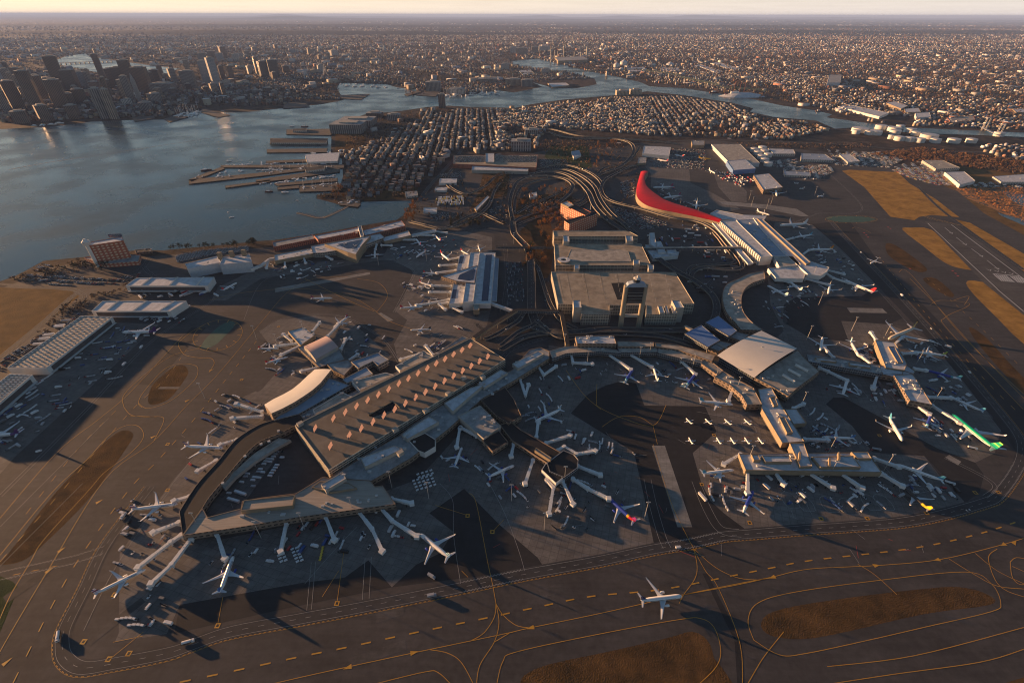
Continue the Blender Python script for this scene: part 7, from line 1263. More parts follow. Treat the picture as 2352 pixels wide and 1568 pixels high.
SHEDS = [('white curved roof hangar beyond the red roof', [(1479, 335), (1541, 338), (1537, 358), (1475, 352)], 12, 'white wall', 'white roof'), ('small pale shed in front of the white hangar', [(1466, 362), (1485, 361), (1484, 374), (1464, 375)], 8, 'tan wall', 'grey roof'), ('large flat grey maintenance hangar with studded roof', [(1634, 331), (1700, 331), (1745, 374), (1676, 374)], 14, 'corrugated wall', 'tan roof'), ('blue fronted hangar with pitched grey roof', [(1669, 370), (1712, 366), (1736, 387), (1684, 391)], 15, 'blue metal roof', 'white roof'), ('hangar with white ribbed side and red end wall', [(1731, 402), (1766, 398), (1798, 430), (1754, 436)], 13, 'brown wall', 'white roof'),
 ('white cargo shed behind the fuel tanks', [(1764, 341), (1822, 343), (1827, 353), (1777, 353)], 11, 'warehouse wall', 'white roof'), ('long grey shed right of the cargo shed', [(1840, 352), (1895, 354), (1915, 368), (1840, 366)], 9, 'warehouse wall', 'blue grey roof'), ('blue grey pitched shed by the road', [(1928, 355), (1952, 354), (1975, 370), (1948, 373)], 9, 'warehouse wall', 'white roof'), ('pale tan warehouse in the vehicle yards', [(2118, 368), (2165, 368), (2205, 385), (2150, 388)], 10, 'warehouse wall', 'tan roof'), ('white arched warehouse near the marsh', [(2170, 395), (2215, 394), (2240, 415), (2205, 424)], 11, 'white wall', 'white roof'), ('wide low grey warehouse at the right edge', [(2280, 405), (2352, 400), (2400, 412), (2352, 418), (2300, 418)], 8, 'warehouse wall', 'white roof'),
 ('very long white warehouse across the creek', [(1925, 245), (1945, 240), (2042, 259), (2020, 268)], 12, 'white wall', 'white roof'), ('pale block row across the creek, left', [(2035, 236), (2055, 233), (2085, 243), (2070, 250)], 16, 'tan wall', 'white roof'), ('pale block row across the creek, middle', [(2078, 250), (2110, 248), (2115, 257), (2080, 258)], 15, 'tan wall', 'white roof'), ('white block across the creek', [(2102, 260), (2135, 258), (2138, 268), (2105, 270)], 14, 'white wall', 'white roof'), ('red roofed block near the lift bridge', [(2175, 270), (2235, 266), (2240, 275), (2185, 282)], 12, 'brick wall', 'tan roof'), ('long warehouse far right bank', [(2325, 250), (2400, 246), (2400, 258), (2335, 258)], 12, 'tan wall', 'white roof'),
 ('large low white sugar shed on the far peninsula', [(1258, 191), (1300, 190), (1308, 196), (1268, 200)], 9, 'tan wall', 'white roof'), ('round ended white shed on the far peninsula', [(1192, 163), (1215, 160), (1228, 168), (1200, 171)], 10, 'white wall', 'white roof'), ('power station hall beneath the smokestacks', [(1275, 132), (1340, 130), (1350, 137), (1282, 140)], 30, 'tan wall', 'grey roof'), ('long industrial shed far beyond the river, upper', [(1632, 145), (1650, 143), (1700, 158), (1680, 160)], 10, 'white wall', 'white roof'), ('long industrial shed far beyond the river, lower', [(1600, 150), (1615, 149), (1660, 164), (1640, 165)], 10, 'white wall', 'white roof'), ('grey box plant far beyond the creek', [(1905, 172), (1933, 172), (1930, 190), (1900, 190)], 30, 'corrugated wall', 'grey roof'),
 ('long low shed in the far docks, left', [(1440, 156), (1480, 154), (1482, 163), (1442, 165)], 10, 'white wall', 'white roof'), ('long low shed in the far docks, right', [(1515, 155), (1560, 156), (1560, 163), (1520, 164)], 10, 'white wall', 'white roof'), ('blue white sports hall by the park', [(1312, 348), (1330, 345), (1335, 355), (1318, 362)], 9, 'white wall', 'blue grey roof'), ('white office shed on the bus yard, upper', [(1010, 410), (1050, 410), (1048, 420), (1008, 420)], 8, 'white wall', 'white roof'), ('white canopy shed on the bus yard', [(1000, 430), (1028, 430), (1026, 437), (998, 437)], 6, 'white wall', 'white roof'), ('white low service shed at the bus yard foot', [(973, 477), (1004, 477), (1003, 487), (972, 486)], 6, 'white wall', 'white roof'), ('long narrow shed on the embankment', [(1090, 478), (1120, 449), (1124, 453), (1095, 484)], 7, 'tan wall', 'white roof'), ('white kiosk building inside the interchange', [(1215, 444), (1232, 441), (1234, 450), (1217, 453)], 8, 'white wall', 'white roof'), ('flat building by the cove park', [(930, 440), (958, 438), (960, 448), (932, 452)], 6, 'warehouse wall', 'grey roof'), ('dark shoreline pavilion right of the brick hotel', [(309, 574), (347, 570), (350, 576), (312, 580)], 6, 'brown wall', 'black roof'), ('cream office box near the large hangar', [(1589, 323), (1618, 323), (1618, 333), (1590, 333)], 12, 'tan wall', 'grey roof'), ('row of service sheds above the jets', [(1800, 393), (1860, 395), (1862, 404), (1802, 402)], 6, 'warehouse wall', 'blue grey roof')]
for i, (lb, q, z, wl__, rf) in enumerate(SHEDS):
    s = Bld('hangar' if 'hangar' in lb else 'shed', lb, 'hangar' if 'hangar' in lb else 'shed', (sum(p[0] for p in q) / 4, sum(p[1] for p in q) / 4 + 2)); s.vol(q, z, wl__, rf, lip=.5)
    if q[0][1] > 300: s.units(q, z, 5, i, size=(1.5, 4))
b = Bld('rental_car_deck', 'long rooftop parking deck with brick ends and white canopy, town side', 'parking garage', (1130, 380))
b.vol([(1042, 357), (1235, 355), (1232, 385), (1040, 376)], 15, 'red brick wall', 'parking deck'); b.vol([(1085, 378), (1215, 378), (1213, 393), (1083, 390)], 11, 'concrete wall', 'white roof'); b.vol([(1115, 352), (1135, 352), (1135, 372), (1115, 372)], 19, 'concrete wall', 'white roof')
# highway bridge far away, double deck truss on piers
t = thing('truss_bridge', 'long green double deck truss bridge over the far river', 'bridge', P(1366, 176)); o = t.location.copy(); pa = [P(x, y)[:2] for x, y in ((1150, 176), (1260, 176), (1366, 176), (1470, 172), (1560, 185), (1650, 205), (1760, 214))]; GRN = mat('bridge green', (.05, .08, .06), .7, .1, .05)
for i, (a, c) in enumerate(zip(pa, pa[1:])):
    L = math.dist(a, c); an = math.atan2(c[1] - a[1], c[0] - a[0]); cx, cy = (a[0] + c[0]) / 2 - o.x, (a[1] + c[1]) / 2 - o.y; z = (25, 36, 40, 38, 25, 14)[i]
    q = MB(); q.box((cx, cy, z), (L, 12, 1.5), an); q.box((cx, cy, z + 8), (L, 12, 1.2), an); q.build('deck', GRN, t, uv=False)
    for s in (-1, 1):
        q = MB()
        for k in range(int(L / 18)): x_ = -L / 2 + k * 18; q.cyl((cx + x_ * cos(an) - s * 6.5 * sin(an), cy + x_ * sin(an) + s * 6.5 * cos(an), z), (cx + (x_ + 9) * cos(an) - s * 6.5 * sin(an), cy + (x_ + 9) * sin(an) + s * 6.5 * cos(an), z + 8 + (12 * max(0, 1 - abs(x_) / L * 3) if i in (1, 3) else 0)), .6, n=4); q.cyl((cx + (x_ + 9) * cos(an) - s * 6.5 * sin(an), cy + (x_ + 9) * sin(an) + s * 6.5 * cos(an), z + 8), (cx + (x_ + 18) * cos(an) - s * 6.5 * sin(an), cy + (x_ + 18) * sin(an) + s * 6.5 * cos(an), z), .6, n=4)
        q.build('truss', GRN, t, uv=False)
    for f in (.25, .75): q = MB(); q.box((a[0] + (c[0] - a[0]) * f - o.x, a[1] + (c[1] - a[1]) * f - o.y, z / 2), (8, 16, z), an); q.build('pier', MATS['concrete wall'], t, uv=False)
# extra downtown blocks, each a thing
rd = random.Random(21); k = 0
for i in range(70):
    x_ = rd.uniform(0, 1900); y_ = 640 + rd.uniform(-110, 120) - x_ * .05
    if inpoly(np.array([x_ * .336]), np.array([y_ * .336]), CHARLES)[0] or inpoly(np.array([x_ * .336]), np.array([y_ * .336]), HARBOUR)[0]: continue
    h_ = (rd.uniform(28, 85) if i % 5 else rd.uniform(110, 190)) * (1.0 if x_ < 1100 else .6); c_ = rd.choice((BR, DB, GRY, BG, DK)); tower('%s mid rise block among the %s downtown streets' % ({BR: 'brown', DB: 'dark brown', GRY: 'grey', BG: 'beige', DK: 'dark'}[c_], 'left' if x_ < 700 else ('central' if x_ < 1300 else 'right hand')), x_, y_ - h_, x_, y_, rd.uniform(30, 62), c_, group='mid rise blocks downtown', cat='building'); k += 1
for i in range(24):
    x_ = rd.uniform(1150, 2300); y_ = rd.uniform(330, 480); c_ = rd.choice((BR, GRY, BG, WHc, SIL)); tower('%s block in the district across the river' % {BR: 'brown', GRY: 'grey', BG: 'beige', WHc: 'white', SIL: 'bluish'}[c_], x_, y_ - rd.uniform(10, 34), x_, y_, rd.uniform(25, 60), c_, group='blocks across the river', cat='building')
# low arch bridge over the left river
t = thing('river_bridge', 'low bridge with many piers crossing the left river', 'bridge', P(200, 147)); o = t.location.copy(); a, c = P(135, 149), P(262, 143); L = math.dist(a[:2], c[:2]); an = math.atan2(c[1] - a[1], c[0] - a[0]); q = MB(); q.box(((a[0] + c[0]) / 2 - o.x, (a[1] + c[1]) / 2 - o.y, 14), (L, 24, 4), an); q.build('deck', MATS['concrete wall'], t)
for k in range(12): f = (k + .5) / 12; q = MB(); q.box((a[0] + (c[0] - a[0]) * f - o.x, a[1] + (c[1] - a[1]) * f - o.y, 6), (10, 26, 12), an); q.build('pier', MATS['concrete wall'], t)
# cable stayed bridge towers
for i, (x, y) in enumerate(((705, 182), (748, 175))):
    X, Y, _ = P(x, y); t = thing('cable_bridge_pylon', 'white inverted Y pylon of the cable stayed bridge, ' + ('nearer' if i == 0 else 'farther'), 'bridge pylon', (X, Y, 0), .4); q = MB()
    for s in (-1, 1): q.cyl((s * 20, 0, 0), (0, 0, 60), 2.2, n=6)
    q.cyl((0, 0, 58), (0, 0, 95), 2.2, .6, n=6); q.build('pylon', MATS['white wall'], t, uv=False); q = MB()
    for k in range(-6, 7):
        if k: q.cyl((0, 0, 60 + 5 * abs(k) % 35), (k * 6, k * 18, 14), .3, n=3, cap=False)
    q.build('cables', MATS['white wall'], t, uv=False)
# lift bridge at the right
t = thing('lift_bridge', 'white vertical lift bridge with two leaning gate towers over the creek', 'bridge', P(2275, 312)); o = t.location.copy()
for (x, y) in ((2258, 300), (2290, 314)):
    a = P(x, y); H_ = 54; q = MB()
    for s in (-9, 9):
        for u in (-3, 3): q.cyl((a[0] - o.x + s, a[1] - o.y + u, 0), (a[0] - o.x + s, a[1] - o.y + u, H_), .8, n=4)
        for z in range(0, H_ - 8, 9): q.cyl((a[0] - o.x + s, a[1] - o.y - 3, z), (a[0] - o.x + s, a[1] - o.y + 3, z + 9), .35, n=4)
    for z in (34, 53): q.box((a[0] - o.x, a[1] - o.y, z), (20, 7, 2))
    q.build('gate_tower', MATS['white wall'], t, uv=False)
q = MB(); a, c = P(2255, 298), P(2293, 317); q.box(((a[0] + c[0]) / 2 - o.x, (a[1] + c[1]) / 2 - o.y, 9), (math.dist(a[:2], c[:2]) + 40, 12, 1.5), math.atan2(c[1] - a[1], c[0] - a[0])); q.build('deck', MATS['steel'], t)
# ------------------------------------------------------------------ piers and boats
PW = mat('pier timber', (.10, .075, .055), .9, .3, .2); PC = mat('pier deck', (.09, .08, .07), .9, .25, .06)
PIERS = [([(658, 298), (766, 296), (760, 311), (658, 309)], 'upper wharf with tall ships alongside'), ([(621, 318), (753, 318), (752, 331), (620, 331)], 'dark roofed wharf, second from the top'), ([(613, 343), (752, 341), (750, 350), (613, 351)], 'overgrown wharf, third from the top'), ([(611, 370), (722, 365), (722, 371), (611, 375)], 'ruined timber pier with gaps'), ([(507, 380), (790, 378), (790, 386), (507, 385)], 'long marina pier reaching the shore'), ([(434, 413), (588, 398), (700, 385), (700, 392), (588, 406), (434, 423)], 'longest crooked pier of the marina'), ([(510, 383), (516, 388), (440, 418), (434, 413)], 'diagonal pier closing the marina'), ([(518, 427), (588, 418), (620, 413), (620, 418), (518, 432)], 'narrow white edged pier below the marina'),
 ([(588, 413), (660, 403), (780, 385), (780, 395), (660, 412), (588, 420)], 'pier crowded with boats under covers'), ([(630, 422), (700, 416), (775, 409), (775, 416), (640, 427)], 'shipyard pier below the covered boats'), ([(687, 428), (778, 420), (784, 438), (688, 441)], 'broad shipyard quay with hauled out boats'), ([(637, 431), (687, 426), (690, 432), (638, 436)], 'short pier left of the shipyard quay'), ([(778, 463), (826, 458), (828, 470), (822, 476), (780, 471)], 'small quay covered with white boats'), ([(929, 217), (969, 205), (976, 208), (936, 221)], 'first finger pier of the far wharf'), ([(956, 219), (985, 207), (1012, 210), (1000, 222)], 'second finger pier of the far wharf'), ([(302, 270), (350, 262), (357, 272), (310, 280)], 'aquarium wharf by the downtown quay'), ([(376, 274), (420, 258), (432, 270), (390, 281)], 'wharf with boats left of the downtown marina'), ([(464, 250), (500, 258), (530, 265), (500, 270), (462, 258)], 'curved wharf right of the downtown marina'), ([(654, 235), (700, 236), (712, 246), (650, 250)], 'wharf at the bend of the downtown shore'), ([(781, 219), (850, 216), (830, 229), (781, 227)], 'wharf of moored boats near the cable bridge')]
for pl, lb in PIERS:
    w = WP(pl, 2); o = w[0]; t = thing('pier', lb, 'pier', (*o, 0)); q = MB(); q.prism([(p[0] - o[0], p[1] - o[1]) for p in w], 1.6, 2.6); q.build('deck', PC, t, uv=False); q = MB(); ww = ccw(w)
    for a, c in zip(ww, ww[1:] + ww[:1]):
        for k in range(int(math.dist(a, c) / 9)): f = k * 9 / math.dist(a, c); x_, y_ = a[0] + (c[0] - a[0]) * f - o[0], a[1] + (c[1] - a[1]) * f - o[1]; q.box((x_, y_, 1.2), (.8, .8, 3.4))
    po = q.build('piles', PW, t, uv=False); po['kind'] = 'stuff'
for i, (pl, lb) in enumerate((([(621, 319), (752, 319), (750, 328), (621, 328)], 'dark long transit shed on the second wharf'), ([(672, 296), (705, 295), (704, 300), (672, 301)], 'small shed on the upper wharf'), ([(700, 386), (745, 380), (745, 388), (702, 393)], 'boat shed at the root of the crooked pier'), ([(700, 355), (780, 350), (775, 370), (705, 372)], 'white boat storage yard sheds'))):
    s = Bld('shed', lb, 'shed', (pl[0][0], pl[0][1] + 4)); s.vol(pl, 9, 'warehouse wall' if i != 3 else 'white wall', 'black roof' if i != 3 else 'white roof', z0=2, lip=.3)
w = WP(smooth_line([(681, 490), (700, 494), (737, 502), (768, 491), (802, 474)], 4)); t = thing('floating_breakwater', 'crooked floating breakwater of dock frames in the cove', 'breakwater', (*w[0], 0)); o = w[0]; w = [(p[0] - o[0], p[1] - o[1]) for p in resample(w, 7)]
q = MB(); ribbon(q, w, 4, .8); q.build('walkway', mat('dock boards', (.25, .2, .16), .9, .3, .5), t, uv=False); q = MB(); nn = normals(w)
for k in range(0, len(w), 1): q.box((w[k][0] + nn[k][0] * 5, w[k][1] + nn[k][1] * 5, .7), (1.2, 9, .5), math.atan2(nn[k][1], nn[k][0]) - pi / 2)
q.build('float', MATS['dock boards'], t, uv=False)
def boat_proto(kind):
    t = thing('sailing_boat' if kind == 's' else ('ship' if kind == 'b' else 'motor_boat'), 'x', 'boat'); L, B = {'m': (10, 3.2), 's': (11, 3), 'b': (42, 9)}[kind]
    q = MB(); q.loft([[(x * L / 2, y * B / 2 * k, z) for y, z in ((-1, L * .11), (-.6, 0), (.6, 0), (1, L * .11))] for x, k in ((-1, .8), (-.5, 1), (.3, .95), (.75, .55), (1, .03))]); q.build('hull', LW if kind != 'b' else mat('hull dark', (.10, .03, .025), .6, .2, .2), t, uv=False)
    q = MB(); q.box((-L * .08, 0, L * .15), (L * .35, B * .6, L * .1)); q.build('cabin', LW, t, uv=False)
    if kind != 'm':
        q = MB(); [q.cyl((x * L, 0, L * .1), (x * L, 0, L * (1.2 if kind == 's' else .62)), .12 if kind == 's' else .3, n=4) for x in ((.1,) if kind == 's' else (-.15, .1, .3))]; q.build('mast', LW if kind == 's' else MATS['brick'], t, uv=False)
    return t
BP = {k: boat_proto(k) for k in 'msb'}; ub = set(); rnd = random.Random(4)
def boat(k, x, y, a, lb, gp, s=1.0, z=0.0):
    X, Y, _ = P(x, y)
    if k not in ub: ub.add(k); o = BP[k]; o.location = (X, Y, z); o.rotation_euler = (0, 0, a); o['label'] = lb; o['group'] = gp
    else: o = dup(BP[k], (X, Y, z), a, lb, gp)
    o.scale = (s, s, s)
for a_, c_, cnt, k, lb, off in (((445, 410), (700, 383), 34, 'm', 'white boat moored along the longest crooked marina pier', 7), ((520, 376), (780, 374), 30, 'm', 'white boat moored along the long marina pier', 5), ((590, 425), (770, 404), 26, 'm', 'boat under white cover on the crowded pier', 3), ((600, 398), (770, 380), 16, 's', 'sailing boat with bare mast at the crowded pier', 4), ((695, 434), (775, 427), 14, 's', 'sailing boat hauled out on the broad shipyard quay', 5), ((782, 468), (822, 464), 14, 'm', 'white boat stored on the small cove quay', 4), ((715, 362), (785, 355), 26, 'm', 'shrink wrapped white boat in the storage yard', 10), ((1010, 221), (1150, 214), 40, 's', 'white boat in the far wharf marina', 5), ((400, 268), (460, 262), 24, 's', 'white boat in the downtown marina', 5), ((781, 195), (888, 200), 24, 'm', 'white boat near the cable bridge basin', 4), ((60, 290), (150, 284), 6, 'm', 'ferry boat at the left downtown quay', 2)):
    for i in range(cnt): f = rnd.random(); boat(k, a_[0] + (c_[0] - a_[0]) * f, a_[1] + (c_[1] - a_[1]) * f + rnd.uniform(-off, off), rnd.choice((.3, 1.9)) + rnd.uniform(-.2, .2), lb, lb, rnd.uniform(1.1, 2.0) * (1.8 if a_[1] < 300 else 1), 0 if a_[1] < 420 else .3)
for x, y, k, s, a, lb in ((474, 392, 'b', .8, .5, 'red hulled ship with masts at the diagonal pier tip'), (618, 441, 'b', .55, .1, 'round bowed tug left of the shipyard'), (655, 443, 'm', 2.2, .1, 'large white motor yacht beside the shipyard'), (700, 292, 'b', .8, .1, 'tall ship with bare masts at the upper wharf'), (682, 555, 'b', .5, .6, 'small red fireboat beside the brick office building'), (532, 500, 'm', 1.2, .4, 'lone white motor boat out on the harbour'), (525, 487, 'm', .7, 1, 'tiny buoy tender out on the harbour'), (671, 291, 'm', 2.2, .1, 'ferry leaving the long wake'), (683, 461, 'm', .9, .1, 'small craft near the mooring posts'), (1318, 154, 'b', 2.6, -.3, 'large white ferry at the casino basin'), (1690, 222, 'b', 3.4, -.15, 'long orange bulk carrier beside the white salt pile'), (1640, 214, 'b', 1.6, .1, 'orange tug and barge up the creek'), (916, 203, 'm', 2.4, 0, 'white excursion boat near the far wharf'), (1880, 256, 'b', .9, .2, 'work barge moored across the creek')): boat(k, x, y, a, lb, 'vessels on the harbour', s)
wk = MB(); q = WP(smooth_line([(668, 292), (560, 307), (400, 330), (270, 350), (120, 372), (20, 390)], 6)); LVz = .12
for i in range(len(q) - 1): wk.add([(q[i][0], q[i][1] + 2 + i * .22, LVz), (q[i][0], q[i][1] - 2 - i * .22, LVz), (q[i + 1][0], q[i + 1][1] - 2 - i * .22, LVz), (q[i + 1][0], q[i + 1][1] + 2 + i * .22, LVz)], [(0, 1, 2, 3)])
FOAM = mat('wake foam', (.12, .15, .17), .55, .35, .05); tag(wk.build('water_wake', FOAM, uv=False), kind='structure')
# white salt pile
t = Bld('salt_pile', 'big white salt pile on the creek bank', 'salt pile', (1720, 225)); q = MB(); X, Y, _ = P(1705, 222); rd = random.Random(2)
rings = [[(X + 150 * k * cos(a) * (1 + .1 * sin(3 * a)), Y + 60 * k * sin(a), z) for a in [2 * pi * i / 24 for i in range(24)]] for k, z in ((1, 0), (.7, 14), (.35, 22), (.05, 25))]; q.loft(rings); t.mb(q, 'heap', MATS['white roof'])
# ------------------------------------------------------------------ vehicles
def vmesh(kind, col):
    q = MB()
    if kind == 'car': q.box((0, 0, .65), (4.5, 1.8, .75)); q.loft([[(x, y, z) for x, y in ((-a, -b), (c, -b), (c, b), (-a, b))] for a, c, b, z in ((1.9, 1.0, .85, 1.0), (1.4, .5, .7, 1.5))], mi=1)
    elif kind == 'van': q.box((-.3, 0, 1.25), (4.8, 2, 1.7)); q.box((2.4, 0, .95), (1.0, 1.95, 1.1)); q.box((1.95, 0, 1.75), (.4, 1.8, .5), mi=1)
    elif kind == 'truck': q.box((-1.2, 0, 2.1), (6.4, 2.4, 2.6)); q.box((3.0, 0, 1.5), (1.8, 2.3, 1.9)); q.box((3.7, 0, 1.9), (.5, 2.1, .7), mi=1); q.box((0, 0, .6), (8, 2, .5), mi=2)
    elif kind == 'cart': q.box((0, 0, 1.0), (3.0, 1.7, 1.3)); q.box((2, 0, .45), (1.0, .2, .15), mi=2)
    elif kind == 'tug': q.box((0, 0, .7), (3.4, 1.7, .8)); q.box((-.4, 0, 1.4), (1.2, 1.4, .8), mi=1)
    elif kind == 'bus': q.box((0, 0, 1.7), (12, 2.6, 2.7)); q.box((0, 0, 2.0), (11.6, 2.64, .8), mi=1)
    elif kind == 'tanker': q.cyl((-4.5, 0, 2.0), (2.4, 0, 2.0), 1.2, n=10); q.box((3.9, 0, 1.6), (2, 2.4, 2.2)); q.box((-1, 0, .7), (9, 2.2, .5), mi=2); q.box((4.8, 0, 2), (.3, 2, .8), mi=1)
    elif kind == 'trailer': q.box((0, 0, 2.6), (15, 2.6, 3)); q.box((0, 0, .8), (13, 1.5, .5), mi=2)
    elif kind == 'loader': q.box((0, 0, .7), (5, 2, .8)); q.loft([[(-3, y, z) for y, z in ((-.5, .9), (.5, .9), (.5, 1.2), (-.5, 1.2))], [(3.6, y, z) for y, z in ((-.5, 2.8), (.5, 2.8), (.5, 3.1), (-.5, 3.1))]], mi=2)
    if kind not in ('cart',):
        L = {'car': 1.4, 'van': 1.6, 'truck': 2.8, 'tug': 1.0, 'bus': 4, 'tanker': 3.4, 'trailer': 5, 'loader': 1.5}[kind]
        for x in (-L, L):
            for y in (-.85, .85): q.cyl((x, y - .12, .36), (x, y + .12, .36), .36, n=6, mi=2)
    else:
        for x in (-1, 1): q.cyl((x, -.8, .3), (x, .8, .3), .28, n=6, mi=2)
    me = bpy.data.meshes.new(kind); me.from_pydata(q.v, [], q.f); [me.materials.append(m) for m in (lm(*col), MATS['dark glass'], MATS['dark opening'])]; me.polygons.foreach_set('material_index', q.m); me.update(); return me
VC = {'white': ('car white', (.62, .62, .62)), 'silver': ('car silver', (.34, .35, .37)), 'black': ('car black', (.02, .02, .022)), 'red': ('car red', (.38, .03, .03)), 'blue': ('car blue', (.03, .07, .22)), 'grey': ('car grey', (.14, .145, .15)), 'yellow': ('car yellow', (.6, .42, .04)), 'orange': ('car orange', (.6, .16, .03))}
VM = {}; NAMES = {'car': 'parked_car', 'van': 'van', 'truck': 'box_truck', 'cart': 'baggage_cart', 'tug': 'baggage_tug', 'bus': 'bus', 'tanker': 'tanker_truck', 'trailer': 'semi_trailer', 'loader': 'belt_loader'}
WORD = {'car': 'car', 'van': 'van', 'truck': 'box truck', 'cart': 'baggage cart', 'tug': 'baggage tug', 'bus': 'bus', 'tanker': 'fuel tanker', 'trailer': 'semi trailer', 'loader': 'belt loader'}
def vkey(k, c):
    if (k, c) not in VM: VM[(k, c)] = vmesh(k, VC[c])
    return VM[(k, c)]
CNT = {}
REST = {}                                   # vehicles beyond 300 of a kind, smallest in view
def veh(kind, col, X, Y, a, where, z=.2):
    CNT[kind] = CNT.get(kind, 0) + 1
    if CNT[kind] > 290: REST.setdefault(kind, []).append((col, X, Y, a, z)); return
    o = bpy.data.objects.new(NAMES[kind], vkey(kind, col)); COL.objects.link(o); o.location = (X, Y, z); o.rotation_euler = (0, 0, a)
    lb = '%s %s %s' % (col, WORD[kind], where); tag(o, lb, WORD[kind], lb)
rv = random.Random(11); COLS = ['white'] * 6 + ['silver'] * 4 + ['black'] * 4 + ['grey'] * 4 + ['red', 'blue']
def lot(poly, kind, where, a=None, row=2.8, gap=9.5, fill=.75, cols=COLS, z=.2, dbl=True, cap=999, zp=0):
    w = WP(poly, zp); a = a if a is not None else math.atan2(w[1][1] - w[0][1], w[1][0] - w[0][0]); ca, sa = cos(a), sin(a); U = [x * ca + y * sa for x, y in w]; V = [-x * sa + y * ca for x, y in w]; n = 0; v = min(V); i = 0
    while v < max(V):
        u = min(U)
        while u < max(U):
            x, y = u * ca - v * sa, u * sa + v * ca
            if rv.random() < fill and inpoly(np.array([x]), np.array([y]), w)[0] and n < cap: veh(kind, rv.choice(cols), x + rv.uniform(-.15, .15), y, a + pi / 2 + rv.uniform(-.04, .04), where, z); n += 1
            u += row
        v += (5.2 if (dbl and i % 2 == 0) else gap); i += 1
def scat(poly, n, kinds, where, a0=None, z=.2, cols=('white',) * 9 + ('silver', 'silver', 'silver', 'grey', 'grey', 'black', 'blue', 'red')):
    w = WP(poly); xs = [p[0] for p in w]; ys = [p[1] for p in w]; k = t = 0; base = rv.uniform(0, 3)
    while k < n and t < 4000:
        t += 1; X, Y = rv.uniform(min(xs), max(xs)), rv.uniform(min(ys), max(ys))
        if not inpoly(np.array([X]), np.array([Y]), w)[0]: continue
        kd = rv.choice(kinds); a = (base if a0 is None else a0) + rv.choice((0, 0, pi / 2)) + rv.uniform(-.06, .06)
        if kd == 'cart':
            c = rv.choice(('white', 'white', 'silver', 'blue')); m = rv.randint(2, 5)
            for j in range(m): veh('cart', c, X + cos(a + .06 * j) * 3.7 * j, Y + sin(a + .06 * j) * 3.7 * j, a + .06 * j, 'in a train ' + where, z)
            veh('tug', rv.choice(('white', 'silver', 'grey', 'grey', 'red')), X - cos(a) * 4, Y - sin(a) * 4, a, 'pulling carts ' + where, z)
        else: veh(kd, rv.choice(cols if kd not in ('tanker', 'bus') else ('white', 'white', 'silver')), X, Y, a, where, z)
        k += 1
